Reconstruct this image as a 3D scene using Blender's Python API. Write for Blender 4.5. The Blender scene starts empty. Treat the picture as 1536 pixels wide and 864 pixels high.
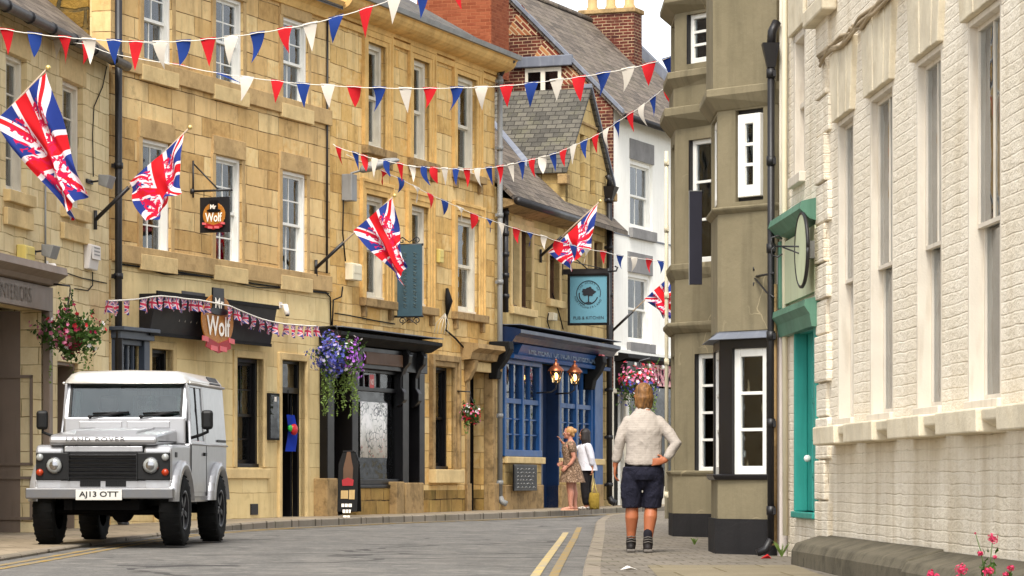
import bpy, bmesh, math, random
from mathutils import Vector, Matrix
R = math.radians
random.seed(7)
scene = bpy.context.scene
COL = scene.collection

# ------------------------------------------------------------------ colour / nodes
def C(r, g, b):
    def f(c):
        c /= 255.0
        return c/12.92 if c <= .04045 else ((c+.055)/1.055)**2.4
    return (f(r), f(g), f(b), 1.0)

class E:
    """tiny expression wrapper round node sockets"""
    def __init__(s, nt, k): s.nt, s.k = nt, k
    def m(s, op, *o, clamp=False):
        n = s.nt.nodes.new('ShaderNodeMath'); n.operation = op; n.use_clamp = clamp
        for i, v in enumerate((s,)+o):
            if isinstance(v, E): s.nt.links.new(v.k, n.inputs[i])
            else: n.inputs[i].default_value = v
        return E(s.nt, n.outputs[0])
    def __add__(s, o): return s.m('ADD', o)
    def __sub__(s, o): return s.m('SUBTRACT', o)
    def __mul__(s, o): return s.m('MULTIPLY', o)
    def __truediv__(s, o): return s.m('DIVIDE', o)
    def abs(s): return s.m('ABSOLUTE')
    def lt(s, o): return s.m('LESS_THAN', o)
    def gt(s, o): return s.m('GREATER_THAN', o)
    def min(s, o): return s.m('MINIMUM', o)
    def max(s, o): return s.m('MAXIMUM', o)
    def sin(s): return s.m('SINE')
    def sign(s): return s.m('SIGN')
    def sat(s): return s.m('ADD', 0.0, clamp=True)
    def ramp(s, a, b):
        n = s.nt.nodes.new('ShaderNodeMapRange'); n.clamp = True
        s.nt.links.new(s.k, n.inputs[0]); n.inputs[1].default_value = a; n.inputs[2].default_value = b
        return E(s.nt, n.outputs[0])

class M:
    def __init__(s, name, rough=.8, spec=.3, metal=0.0, color=None):
        s.mat = bpy.data.materials.new(name); s.mat.use_nodes = True
        s.nt = s.mat.node_tree
        s.b = s.nt.nodes['Principled BSDF']
        s.b.inputs['Roughness'].default_value = rough
        s.b.inputs['Specular IOR Level'].default_value = spec
        s.b.inputs['Metallic'].default_value = metal
        if color: s.b.inputs['Base Color'].default_value = color
    def add(s, t, ins=None, **kw):
        n = s.nt.nodes.new(t)
        for k, v in kw.items(): setattr(n, k, v)
        for k, v in (ins or {}).items():
            if isinstance(v, E): s.nt.links.new(v.k, n.inputs[k])
            else: n.inputs[k].default_value = v
        return n
    def e(s, k): return E(s.nt, k)
    def obj(s):
        n = s.add('ShaderNodeTexCoord'); q = s.add('ShaderNodeSeparateXYZ', {0: s.e(n.outputs['Object'])})
        return s.e(n.outputs['Object']), s.e(q.outputs[0]), s.e(q.outputs[1]), s.e(q.outputs[2])
    def uv(s):
        n = s.add('ShaderNodeTexCoord'); q = s.add('ShaderNodeSeparateXYZ', {0: s.e(n.outputs['UV'])})
        return s.e(q.outputs[0]), s.e(q.outputs[1])
    def vec(s, x, y=0.0, z=0.0):
        return s.e(s.add('ShaderNodeCombineXYZ', {0: x, 1: y, 2: z}).outputs[0])
    def noise(s, v, scale, detail=3, rough=.55, dist=0.0):
        n = s.add('ShaderNodeTexNoise', {'Vector': v, 'Scale': scale, 'Detail': detail, 'Roughness': rough, 'Distortion': dist})
        return s.e(n.outputs['Fac'])
    def voro(s, v, scale, feature='F1', out='Distance'):
        n = s.add('ShaderNodeTexVoronoi', {'Vector': v, 'Scale': scale}, feature=feature)
        return s.e(n.outputs[out])
    def mix(s, f, a, b, mode='MIX'):
        n = s.nt.nodes.new('ShaderNodeMix'); n.data_type = 'RGBA'; n.blend_type = mode; n.clamp_factor = True
        for i, v in ((0, f), (6, a), (7, b)):
            if isinstance(v, E): s.nt.links.new(v.k, n.inputs[i])
            else: n.inputs[i].default_value = v
        return s.e(n.outputs[2])
    def cramp(s, f, stops, interp='LINEAR'):
        n = s.add('ShaderNodeValToRGB', {0: f}); r = n.color_ramp; r.interpolation = interp
        while len(r.elements) < len(stops): r.elements.new(.5)
        for el, (p, c) in zip(r.elements, stops): el.position = p; el.color = c
        return s.e(n.outputs[0])
    def bump(s, h, strength=.5, dist=.02):
        n = s.add('ShaderNodeBump', {'Height': h, 'Strength': strength, 'Distance': dist})
        s.nt.links.new(n.outputs[0], s.b.inputs['Normal'])
    def col(s, e): s.nt.links.new(e.k, s.b.inputs['Base Color'])
    def set(s, name, e):
        if isinstance(e, E): s.nt.links.new(e.k, s.b.inputs[name])
        else: s.b.inputs[name].default_value = e

def g4(v): return (v, v, v, 1)

def paint(name, col, rough=.45, var=.12, spec=.4, dirt=None, bump=0.0, metal=0.0):
    """a painted / plain surface with faint uneven wear"""
    m = M(name, rough, spec, metal)
    o, x, y, z = m.obj()
    n = m.noise(o, 2.3, 4)
    dk = tuple(c*(1-var) for c in col[:3])+(1,); lt = tuple(min(1, c*(1+var)) for c in col[:3])+(1,)
    c = m.mix(n.ramp(.3, .7), dk, lt)
    if dirt:
        d = m.noise(m.vec(x*9+y*9, z*1.2), 1.0, 5).ramp(.52, .78)
        c = m.mix(d*dirt[1], c, dirt[0])
    m.col(c)
    m.set('Roughness', m.noise(o, 5.0, 3)*.25+(rough-.12))
    if bump: m.bump(m.noise(o, 60, 3), bump, .004)
    return m.mat

def stonetrim(name, col, dk, amt=.45):
    m = M(name, .88, .2); o, x, y, z = m.obj()
    c = m.mix(m.noise(o, 1.9, 4, .6).ramp(.3, .7), C(*[int(q*.86) for q in col]), C(*col))
    c = m.mix(m.noise(o, 4.5, 6, .7).ramp(.5, .74)*amt, c, C(*dk))
    c = m.mix(m.noise(m.vec(x*2.4+1.7, y*2.4, z*2.1+4.0), 1.0, 6, .72).ramp(.5, .72)*amt*.7, c, C(*[int(q*.8) for q in dk])); m.col(c)
    m.bump(m.noise(o, 40, 5, .65)+m.noise(o, 9, 3)*.8, .6, .008); return m.mat
def masonry(name, cols, bw, bh, mortar, msize=.012, bumpd=.012, stain=(70, 55, 35), staina=.5, wob=.02, squash=1.3, rough=.9, light=None, fine=.35, brick=False, msmooth=.3, moss=0.0, grime=0.0):
    m = M(name, rough, .2)
    o, x, y, z = m.obj()
    wn = m.noise(o, 2.2, 2); wn2 = m.noise(m.vec(y+3.1, z*1.0, x), 2.0, 2)
    u = x+y+(wn-.5)*wob*2; v = z+(wn2-.5)*wob*1.6
    bv = m.vec(u, v)
    bn = m.add('ShaderNodeTexBrick', {'Vector': bv, 'Color1': g4(0), 'Color2': g4(1), 'Mortar': g4(.5), 'Scale': 1.0, 'Mortar Size': msize, 'Mortar Smooth': msmooth, 'Bias': 0.0, 'Brick Width': bw, 'Row Height': bh},
               offset=.43, offset_frequency=2, squash=squash, squash_frequency=3)
    rnd = m.e(m.add('ShaderNodeSeparateColor', {0: m.e(bn.outputs['Color'])}).outputs[0]); mo = m.e(bn.outputs['Fac'])
    # each stone also drifts a little inside itself
    inn = m.noise(o, 7.0, 5, .62)
    t = (rnd*.8+(inn-.5)*.55+.1).sat()
    k = len(cols)
    c = m.cramp(t, [(i/(k-1), C(*cc)) for i, cc in enumerate(cols)])
    big = m.noise(o, .55, 4, .6)
    c = m.mix(big.ramp(.35, .7)*.35, c, C(*[int(q*.78) for q in cols[0]]))
    streak = m.noise(m.vec((x+y)*3.2, z*.45, y), 1.0, 6, .65)
    c = m.mix(streak.ramp(.5, .8)*staina, c, C(*stain))
    blot = m.noise(o, 3.1, 6, .7)
    c = m.mix(blot.ramp(.56, .75)*staina*.8, c, C(*stain))
    if moss:
        c = m.mix(m.noise(o, 1.7, 6, .7).ramp(.5, .72)*moss, c, C(110, 108, 50))
    if grime:   # soot and splash that lies on the stone in its own patches
        c = m.mix((m.noise(o, 1.1, 6, .68).ramp(.42, .7)*grime), c, C(58, 46, 30))
    c = m.mix(mo*(m.noise(o, 4, 3).ramp(.25, .6)), c, C(*mortar))
    m.col(c)
    f = m.noise(o, 38, 5, .65); f2 = m.noise(o, 9, 4, .6)
    h = (mo*-1.0+1.0)+f*fine+f2*fine*1.2+rnd*.25
    m.bump(h, .9, bumpd)
    return m.mat

# ------------------------------------------------------------------ mesh builder
class MB:
    def __init__(s): s.v, s.f, s.mi, s.uv, s.sm = [], [], [], {}, []
    def add(s, vs, fs, mi=0, uvs=None, T=None, smooth=False):
        b = len(s.v)
        for p in vs:
            p = Vector(p); s.v.append(T @ p if T is not None else p)
        for i, f in enumerate(fs):
            s.f.append([b+j for j in f]); s.mi.append(mi); s.sm.append(smooth)
            if uvs: s.uv[len(s.f)-1] = uvs[i]
        return s
    def box(s, x0, x1, y0, y1, z0, z1, mi=0, T=None):
        if x0 > x1: x0, x1 = x1, x0
        if y0 > y1: y0, y1 = y1, y0
        if z0 > z1: z0, z1 = z1, z0
        return s.add([(x0,y0,z0),(x1,y0,z0),(x1,y1,z0),(x0,y1,z0),(x0,y0,z1),(x1,y0,z1),(x1,y1,z1),(x0,y1,z1)],
              [(0,3,2,1),(4,5,6,7),(0,1,5,4),(1,2,6,5),(2,3,7,6),(3,0,4,7)], mi, None, T)
    def quad(s, a, b, c, d, mi=0, T=None): return s.add([a,b,c,d], [(0,1,2,3)], mi, [((0,0),(1,0),(1,1),(0,1))], T)
    def prism(s, poly, f, mi=0, T=None):
        """poly: list of 2-D points; f(p, t) -> 3-D for t = 0 and 1"""
        n = len(poly)
        vs = [f(p, 0) for p in poly]+[f(p, 1) for p in poly]
        fs = [tuple(range(n-1, -1, -1)), tuple(range(n, 2*n))]+[(i, (i+1) % n, n+(i+1) % n, n+i) for i in range(n)]
        return s.add(vs, fs, mi, None, T)
    def px(s, poly, x0, x1, mi=0, T=None): return s.prism(poly, lambda p, t: ((x0, x1)[t], p[0], p[1]), mi, T)   # poly in y,z
    def py(s, poly, y0, y1, mi=0, T=None): return s.prism(poly, lambda p, t: (p[0], (y0, y1)[t], p[1]), mi, T)   # poly in x,z
    def pz(s, poly, z0, z1, mi=0, T=None): return s.prism(poly, lambda p, t: (p[0], p[1], (z0, z1)[t]), mi, T)   # poly in x,y
    def rings(s, rs, mi=0, cap=True, T=None, smooth=True):
        n = len(rs[0]); vs = [p for r in rs for p in r]; fs = []
        for k in range(len(rs)-1):
            for i in range(n):
                j = (i+1) % n; fs.append((k*n+i, k*n+j, (k+1)*n+j, (k+1)*n+i))
        if cap: fs += [tuple(range(n-1, -1, -1)), tuple((len(rs)-1)*n+i for i in range(n))]
        return s.add(vs, fs, mi, None, T, smooth)
    def tube(s, pts, r, n=8, mi=0, T=None, cap=True):
        pts = [Vector(p) for p in pts]; rr = r if isinstance(r, (list, tuple)) else [r]*len(pts)
        rs = []; up = None
        for i, p in enumerate(pts):
            d = (pts[min(i+1, len(pts)-1)]-pts[max(i-1, 0)])
            d = d.normalized() if d.length > 1e-9 else Vector((0, 0, 1))
            if up is None:
                up = Vector((0, 0, 1)) if abs(d.z) < .9 else Vector((1, 0, 0))
            a = d.cross(up)
            if a.length < 1e-6: a = d.cross(Vector((0, 1, 0.01)))
            a.normalize(); b = a.cross(d).normalized(); up = b
            rs.append([p+(a*math.cos(t)+b*math.sin(t))*rr[i] for t in [2*math.pi*k/n for k in range(n)]])
        return s.rings(rs, mi, cap, T)
    def limb(s, pts, radii, n=10, mi=0, T=None):
        """tapered tube with round ends (for bodies)"""
        pts = [Vector(p) for p in pts]
        d0 = (pts[0]-pts[1]).normalized(); d1 = (pts[-1]-pts[-2]).normalized()
        P = [pts[0]+d0*radii[0]*.9, pts[0]+d0*radii[0]*.5]+pts+[pts[-1]+d1*radii[-1]*.5, pts[-1]+d1*radii[-1]*.9]
        Q = [radii[0]*.3, radii[0]*.85]+list(radii)+[radii[-1]*.85, radii[-1]*.3]
        return s.tube(P, Q, n, mi, T)
    def ell(s, c, r, n=12, mi=0, T=None, rot=None):
        rs = []
        for k in range(1, n):
            a = math.pi*k/n
            ring = []
            for i in range(n*2):
                t = math.pi*i/n
                p = Vector((r[0]*math.sin(a)*math.cos(t), r[1]*math.sin(a)*math.sin(t), -r[2]*math.cos(a)))
                if rot is not None: p = rot @ p
                ring.append(Vector(c)+p)
            rs.append(ring)
        return s.rings(rs, mi, True, T)
    def lathe(s, prof, n=16, mi=0, T=None, cap=False, smooth=True):
        rs = [[(r*math.cos(2*math.pi*i/n), r*math.sin(2*math.pi*i/n), z) for i in range(n)] for r, z in prof]
        return s.rings(rs, mi, cap, T, smooth)
    def build(s, name, mat, parent=None, bevel=0, loc=None, rot=None, solid=0, sub=0):
        me = bpy.data.meshes.new(name)
        me.from_pydata([tuple(p) for p in s.v], [], s.f)
        mats = mat if isinstance(mat, (list, tuple)) else [mat]
        for m in mats: me.materials.append(m)
        me.polygons.foreach_set('material_index', s.mi)
        me.polygons.foreach_set('use_smooth', s.sm)
        if s.uv:
            l = me.uv_layers.new(name='UVMap')
            for fi, uvs in s.uv.items():
                p = me.polygons[fi]
                for li, q in zip(p.loop_indices, uvs): l.data[li].uv = q
        me.update()
        o = bpy.data.objects.new(name, me); COL.objects.link(o)
        if parent is not None: o.parent = parent
        if loc is not None: o.location = loc
        if rot is not None: o.rotation_euler = rot
        if solid:
            q = o.modifiers.new('solid', 'SOLIDIFY'); q.thickness = solid; q.offset = 0
        if bevel:
            q = o.modifiers.new('bevel', 'BEVEL'); q.width = bevel; q.segments = 2; q.limit_method = 'ANGLE'; q.angle_limit = R(35)
        if sub:
            q = o.modifiers.new('sub', 'SUBSURF'); q.levels = sub; q.render_levels = sub
        return o

def tag(o, label=None, cat=None, group=None, kind=None):
    if label: o['label'] = label
    if cat: o['category'] = cat
    if group: o['group'] = group
    if kind: o['kind'] = kind
    return o
def empty(name, loc=(0,0,0), rz=0.0, label=None, cat=None, group=None):
    o = bpy.data.objects.new(name, None); COL.objects.link(o)
    o.location = loc; o.rotation_euler = (0, 0, rz); o.empty_display_size = .2
    return tag(o, label, cat, group)
def copy_tree(o, parent=None):
    c = o.copy(); COL.objects.link(c)
    if parent is not None: c.parent = parent
    for ch in list(o.children): copy_tree(ch, c)
    return c
def lettering(body, height, width=None, ext=.004, align='CENTER', spacing=1.0, bold=0.0):
    """flat raised letters as a mesh: x right, z up, front face at y = -ext"""
    cu = bpy.data.curves.new('t', 'FONT'); cu.body = body; cu.size = 1; cu.extrude = 0.0; cu.resolution_u = 3
    cu.space_character = spacing; cu.offset = bold
    ob = bpy.data.objects.new('t', cu); COL.objects.link(ob)
    dg = bpy.context.evaluated_depsgraph_get()
    me = bpy.data.meshes.new_from_object(ob.evaluated_get(dg))
    vs = [v.co.copy() for v in me.vertices]; fs = [tuple(p.vertices) for p in me.polygons]
    bpy.data.objects.remove(ob); bpy.data.curves.remove(cu); bpy.data.meshes.remove(me)
    x0 = min(v.x for v in vs); x1 = max(v.x for v in vs); y0 = min(v.y for v in vs); y1 = max(v.y for v in vs)
    sz = height/(y1-y0); sx = (width/(x1-x0)) if width else sz
    cx = (x0+x1)/2 if align == 'CENTER' else x0
    mb = MB(); mb.add([((v.x-cx)*sx, -ext, (v.y-y0)*sz-height/2) for v in vs], fs)
    mb.w = (x1-x0)*sx
    return mb

# ------------------------------------------------------------------ the camera the photograph was taken with
FPX, CX, HY, EYE = 4500.0, 768.0, 720.0, 1.05      # focal length, centre column, horizon row (1536 x 864 pixels), eye height
def P(px, py, D): return Vector(((px-CX)/FPX*D, D, EYE+(HY-py)/FPX*D))
def gz(Y): return .41*(1-math.exp(-max(Y, -10)/30.0))
def road_z(Y): return gz(Y)-.02
class Facade:
    """x runs along the wall, y into the building, z is the world's up"""
    def __init__(s, X, Y, tan, flip=False):
        d = Vector((tan, 1)).normalized()
        if flip: d = -d
        s.o, s.d, s.n = Vector((X, Y)), d, Vector((-d.y, d.x))
        s.ang = math.atan2(d.y, d.x)
    def u(s, px, v=0.0):
        k = (px-CX)/FPX
        # o + d*u + n*v ; X = k*Y
        ox, oy = s.o.x+s.n.x*v, s.o.y+s.n.y*v
        return (k*oy-ox)/(s.d.x-k*s.d.y)
    def Y(s, u, v=0.0): return s.o.y+s.d.y*u+s.n.y*v
    def z(s, px, py, v=0.0): return EYE+(HY-py)/FPX*s.Y(s.u(px, v), v)
    def uz(s, px, py, v=0.0): return s.u(px, v), s.z(px, py, v)
    def W(s, u, v, z): return Vector((s.o.x+s.d.x*u+s.n.x*v, s.o.y+s.d.y*u+s.n.y*v, z))
    def root(s, name, label, cat, u=0.0, v=0.0, z=0.0, group=None):
        return empty(name, s.W(u, v, z), s.ang, label, cat, group)
# ------------------------------------------------------------------ materials
GOLD = [(176, 138, 86), (208, 170, 110), (220, 184, 126), (228, 194, 138), (234, 206, 150), (218, 172, 104)]
m_ashlar = masonry('ashlar_stone', GOLD, .78, .31, (92, 66, 36), .008, .014, stain=(84, 60, 34), staina=.62)
m_smooth = masonry('smooth_ashlar', [(214, 186, 132), (226, 202, 148), (234, 212, 160), (222, 194, 138)], .95, .42, (160, 126, 78), .005, .008, stain=(120, 92, 54), staina=.4, fine=.22)
m_pale = masonry('pale_coursed_stone', [(206, 180, 132), (230, 208, 160), (238, 220, 176), (220, 194, 144)], .42, .24, (150, 126, 82), .007, .014, stain=(110, 88, 54), staina=.26, wob=.035)
m_gold = masonry('golden_stone', [(182, 140, 82), (216, 176, 108), (228, 192, 128), (236, 206, 148), (220, 174, 100), (232, 198, 142)], .5, .32, (146, 108, 60), .008, .015, stain=(88, 60, 26), staina=.6, wob=.035)
m_goldbase = masonry('weathered_base_stone', [(110, 86, 48), (170, 136, 76), (188, 152, 88), (160, 120, 60)], .6, .34, (60, 42, 24), .012, .03, stain=(50, 40, 22), staina=.7, moss=.45, grime=.3)
m_pubstone = masonry('grey_gold_stone', [(150, 126, 80), (196, 168, 112), (212, 186, 130), (198, 168, 110), (172, 142, 90)], .52, .3, (112, 90, 56), .009, .015, staina=.5, wob=.03)
m_rubble = masonry('yellow_rubble_stone', [(92, 72, 36), (132, 100, 40), (150, 116, 50), (84, 70, 44)], .62, .3, (70, 62, 42), .035, .06, staina=.55, wob=.1)
m_brick = masonry('red_brick', [(52, 30, 28), (92, 46, 36), (112, 56, 42), (72, 38, 34), (124, 72, 52)], .23, .078, (168, 142, 112), .011, .012, stain=(44, 26, 24), staina=.45, wob=.008, squash=1.0, fine=.3)
m_orange = masonry('orange_brick', [(112, 56, 34), (134, 70, 44), (146, 82, 54), (122, 60, 38)], .23, .078, (150, 92, 62), .008, .008, stain=(110, 46, 26), staina=.35, wob=.008, squash=1.0)
m_dress = stonetrim('dressed_sandstone', (224, 196, 142), (160, 128, 84), .4)
m_dressdark = stonetrim('sooty_sandstone', (172, 142, 98), (78, 60, 38), .85)
m_dressmid = stonetrim('weathered_sandstone', (200, 168, 118), (124, 96, 60), .55)
m_ochre = stonetrim('ochre_sandstone', (230, 188, 118), (158, 114, 62), .5)

def slate(name, cols, bw=.3, bh=.2, ang=0.8, moss=.25):
    m = M(name, .75, .35)
    o, x, y, z = m.obj()
    v = (y+z)*ang
    wn = m.noise(o, 3.0, 2)
    bn = m.add('ShaderNodeTexBrick', {'Vector': m.vec(x, v+(wn-.5)*.03), 'Color1': g4(0), 'Color2': g4(1), 'Mortar': g4(.0), 'Scale': 1.0, 'Mortar Size': .008, 'Mortar Smooth': .3, 'Brick Width': bw, 'Row Height': bh}, offset=.5)
    rnd = m.e(m.add('ShaderNodeSeparateColor', {0: m.e(bn.outputs['Color'])}).outputs[0]); mo = m.e(bn.outputs['Fac'])
    k = len(cols)
    c = m.cramp((rnd*.8+(m.noise(o, 6, 4)-.4)*.6).sat(), [(i/(k-1), C(*q)) for i, q in enumerate(cols)])
    c = m.mix(m.noise(o, 1.5, 5, .7).ramp(.5, .72)*moss, c, C(96, 92, 52))
    c = m.mix(m.noise(o, 11, 4, .7).ramp(.62, .75)*.5, c, C(170, 164, 146))
    c = m.mix(mo*.8, c, C(34, 30, 28))
    m.col(c)
    saw = (v/bh).m('FRACT')
    m.bump((saw*-1.0)*.9+(mo*-.6)+m.noise(o, 30, 3)*.35+rnd*.3, .9, .03)
    return m.mat
m_slate = slate('grey_slate', [(66, 63, 61), (86, 82, 78), (100, 94, 88), (76, 72, 68)])
m_slatebrown = slate('brown_stone_slate', [(70, 62, 55), (94, 84, 74), (110, 99, 88), (82, 72, 64)], .34, .2, .72, .2)
m_slategreen = slate('mossy_slate', [(86, 82, 66), (104, 100, 82), (118, 112, 92), (92, 86, 72)], .3, .19, .72, .45)
def gslate(name):   # slates on a slope that falls along x
    m = M(name, .75, .3)
    o, x, y, z = m.obj()
    bn = m.add('ShaderNodeTexBrick', {'Vector': m.vec(y, z*1.15+(m.noise(o, 3, 2)-.5)*.03), 'Color1': g4(0), 'Color2': g4(1), 'Mortar': g4(0), 'Scale': 1.0, 'Mortar Size': .009, 'Mortar Smooth': .3, 'Brick Width': .22, 'Row Height': .125}, offset=.5)
    rnd = m.e(m.add('ShaderNodeSeparateColor', {0: m.e(bn.outputs['Color'])}).outputs[0]); mo = m.e(bn.outputs['Fac'])
    c = m.cramp((rnd*.8+(m.noise(o, 6, 4)-.4)*.6).sat(), [(0, C(60, 57, 51)), (.4, C(80, 76, 68)), (.75, C(94, 89, 79)), (1, C(66, 63, 57))])
    c = m.mix(m.noise(o, 2.2, 5, .7).ramp(.52, .72)*.35, c, C(98, 96, 60))
    c = m.mix(mo*.85, c, C(36, 32, 26)); m.col(c)
    m.bump((z*9.2).m('FRACT')*-.8+mo*-.6+m.noise(o, 30, 3)*.4, .9, .03)
    return m.mat
m_slatecross = gslate('gable_slate')

m_white = paint('white_paint', C(232, 230, 222), .4, .05, .4, (C(176, 166, 142), .25))
m_oldwhite = paint('weathered_white_paint', C(214, 206, 188), .55, .1, .35, (C(150, 136, 108), .5), .3)
m_cream = paint('cream_paint', C(222, 210, 180), .5, .08, .35, (C(160, 142, 104), .4))
m_black = paint('black_gloss_paint', C(13, 12, 14), .35, .3, .3)
m_blackmatt = paint('black_matt_paint', C(16, 15, 15), .7, .3, .2)
m_blackmetal = paint('black_iron', C(26, 24, 26), .45, .35, .5)
m_greymetal = paint('grey_metal', C(130, 130, 128), .5, .12, .5, (C(84, 76, 66), .4))
m_lead = paint('lead_sheet', C(104, 108, 118), .55, .15, .4, (C(160, 160, 160), .4))
m_taupe = paint('taupe_paint', C(128, 112, 98), .5, .07, .35, (C(92, 76, 62), .35))
m_taupedk = paint('dark_taupe_paint', C(92, 80, 68), .5, .08, .35)
m_navy = paint('slate_blue_paint', C(64, 72, 84), .4, .12, .4)
m_blue = paint('pub_blue_paint', C(26, 74, 128), .38, .16, .35, (C(10, 34, 68), .45))
m_bluedk = paint('dark_blue_paint', C(12, 34, 66), .35, .16, .45)
m_teal = paint('teal_paint', C(44, 142, 130), .45, .1, .4, (C(20, 92, 84), .4))
m_green = paint('faded_green_paint', C(84, 124, 104), .55, .14, .35, (C(46, 84, 62), .5))
m_palegreen = paint('pale_green_panel', C(190, 196, 164), .6, .06, .3, (C(150, 150, 110), .35))
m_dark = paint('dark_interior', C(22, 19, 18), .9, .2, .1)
m_brownwood = paint('brown_wood', C(84, 58, 38), .55, .2, .3)
m_terra = paint('buff_terracotta', C(176, 150, 104), .85, .14, .2, (C(120, 90, 54), .5), .4)
m_boxcream = paint('cream_plastic', C(214, 204, 176), .5, .06, .4, (C(150, 134, 100), .3))
m_boxyellow = paint('yellow_plastic', C(206, 186, 104), .5, .06, .4, (C(140, 120, 60), .3))
m_boxwhite = paint('white_plastic', C(216, 210, 204), .45, .05, .4)
m_red = paint('red_plastic', C(180, 30, 34), .4, .1, .4)

def glassmat(name, tint=(.82, .86, .86, 1), refl=1.0):
    m = M(name); nt = m.nt; nt.nodes.remove(m.b)
    out = [n for n in nt.nodes if n.type == 'OUTPUT_MATERIAL'][0]
    o, x, y, z = m.obj()
    g = m.add('ShaderNodeBsdfGlossy', {'Roughness': .03, 'Color': (.95, .97, 1, 1)})
    b = m.add('ShaderNodeBump', {'Height': m.noise(o, 2.5, 2), 'Strength': .14, 'Distance': .05}); nt.links.new(b.outputs[0], g.inputs['Normal'])
    t = m.add('ShaderNodeBsdfTransparent', {'Color': tint})
    f = m.add('ShaderNodeFresnel', {'IOR': 1.5})
    k = (m.e(f.outputs[0])*refl+.03).sat()
    mx = m.add('ShaderNodeMixShader', {0: k})
    nt.links.new(t.outputs[0], mx.inputs[1]); nt.links.new(g.outputs[0], mx.inputs[2]); nt.links.new(mx.outputs[0], out.inputs[0])
    return m.mat
m_glass = glassmat('window_glass')
m_darkglass = glassmat('tinted_glass', (.35, .4, .42, 1))

def curtainmat(name, a, b):
    m = M(name, .9, .1); o, x, y, z = m.obj()
    m.col(m.mix(m.noise(m.vec(x*14, z*.6), 1.0, 3), C(*a), C(*b)))
    return m.mat
m_curtain = curtainmat('net_curtain', (176, 172, 164), (222, 220, 212))
m_curtain2 = curtainmat('grey_curtain', (120, 116, 112), (170, 166, 160))
m_curtain3 = curtainmat('red_curtain', (120, 30, 34), (90, 20, 26))
m_floral = curtainmat('patterned_curtain', (150, 110, 90), (216, 204, 186))

# ------------------------------------------------------------------ building kit
def op(F, x0, x1, y0, y1, pxm=None, v=0.0):
    xm = pxm if pxm is not None else (x0+x1)/2
    return (F.u(x0, v), F.u(x1, v), F.z(xm, y1, v), F.z(xm, y0, v))

def wall(parent, mat, u0, u1, z0, z1, ops, t=.3, dep=6.0, name='wall', sides=(1, 1), zs=None, y=0.0):
    """front wall pierced by real openings; side walls and back close the house.  zs: list of (z, material index) bands"""
    us = sorted({u0, u1, *[q for o in ops for q in o[:2]]}); zb = [b[0] for b in (zs or [])]
    zz = sorted({z0, z1, *zb, *[q for o in ops for q in o[2:4]]})
    us = [q for q in us if u0 <= q <= u1]; zz = [q for q in zz if z0 <= q <= z1]
    mb = MB()
    def solid(i, j):
        if i < 0 or j < 0 or i >= len(us)-1 or j >= len(zz)-1: return False
        a, b = (us[i]+us[i+1])/2, (zz[j]+zz[j+1])/2
        return not any(o[0] < a < o[1] and o[2] < b < o[3] for o in ops)
    def mid(b):
        k = 0
        for zq, mi in (zs or []):
            if b >= zq: k = mi
        return k
    for i in range(len(us)-1):
        for j in range(len(zz)-1):
            a, b, c, d = us[i], us[i+1], zz[j], zz[j+1]
            k = mid((c+d)/2)
            if solid(i, j):
                mb.add([(a, y, c), (b, y, c), (b, y, d), (a, y, d)], [(0, 1, 2, 3)], k)
                mb.add([(a, y+t, c), (b, y+t, c), (b, y+t, d), (a, y+t, d)], [(3, 2, 1, 0)], k)
            else:
                if solid(i-1, j): mb.add([(a, y, c), (a, y+t, c), (a, y+t, d), (a, y, d)], [(0, 1, 2, 3)], k)
                if solid(i+1, j): mb.add([(b, y, c), (b, y+t, c), (b, y+t, d), (b, y, d)], [(3, 2, 1, 0)], k)
                if solid(i, j-1): mb.add([(a, y, c), (b, y, c), (b, y+t, c), (a, y+t, c)], [(0, 1, 2, 3)], k)
                if solid(i, j+1): mb.add([(a, y, d), (b, y, d), (b, y+t, d), (a, y+t, d)], [(3, 2, 1, 0)], k)
    for i in (0, len(us)-1):
        pass
    mb.add([(u0, y, z0), (u0, y+t, z0), (u0, y+t, z1), (u0, y, z1)], [(3, 2, 1, 0)], mid((z0+z1)/2)); mb.add([(u1, y, z0), (u1, y+t, z0), (u1, y+t, z1), (u1, y, z1)], [(0, 1, 2, 3)], mid((z0+z1)/2))
    mb.add([(u0, y, z1), (u1, y, z1), (u1, y+t, z1), (u0, y+t, z1)], [(0, 1, 2, 3)])
    if sides[0]: mb.box(u0, u0+.25, y+t, dep, z0, z1)
    if sides[1]: mb.box(u1-.25, u1, y+t, dep, z0, z1)
    if dep: mb.box(u0+.25, u1-.25, dep-.25, dep, z0, z1)
    return mb.build(name, mat, parent)

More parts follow.
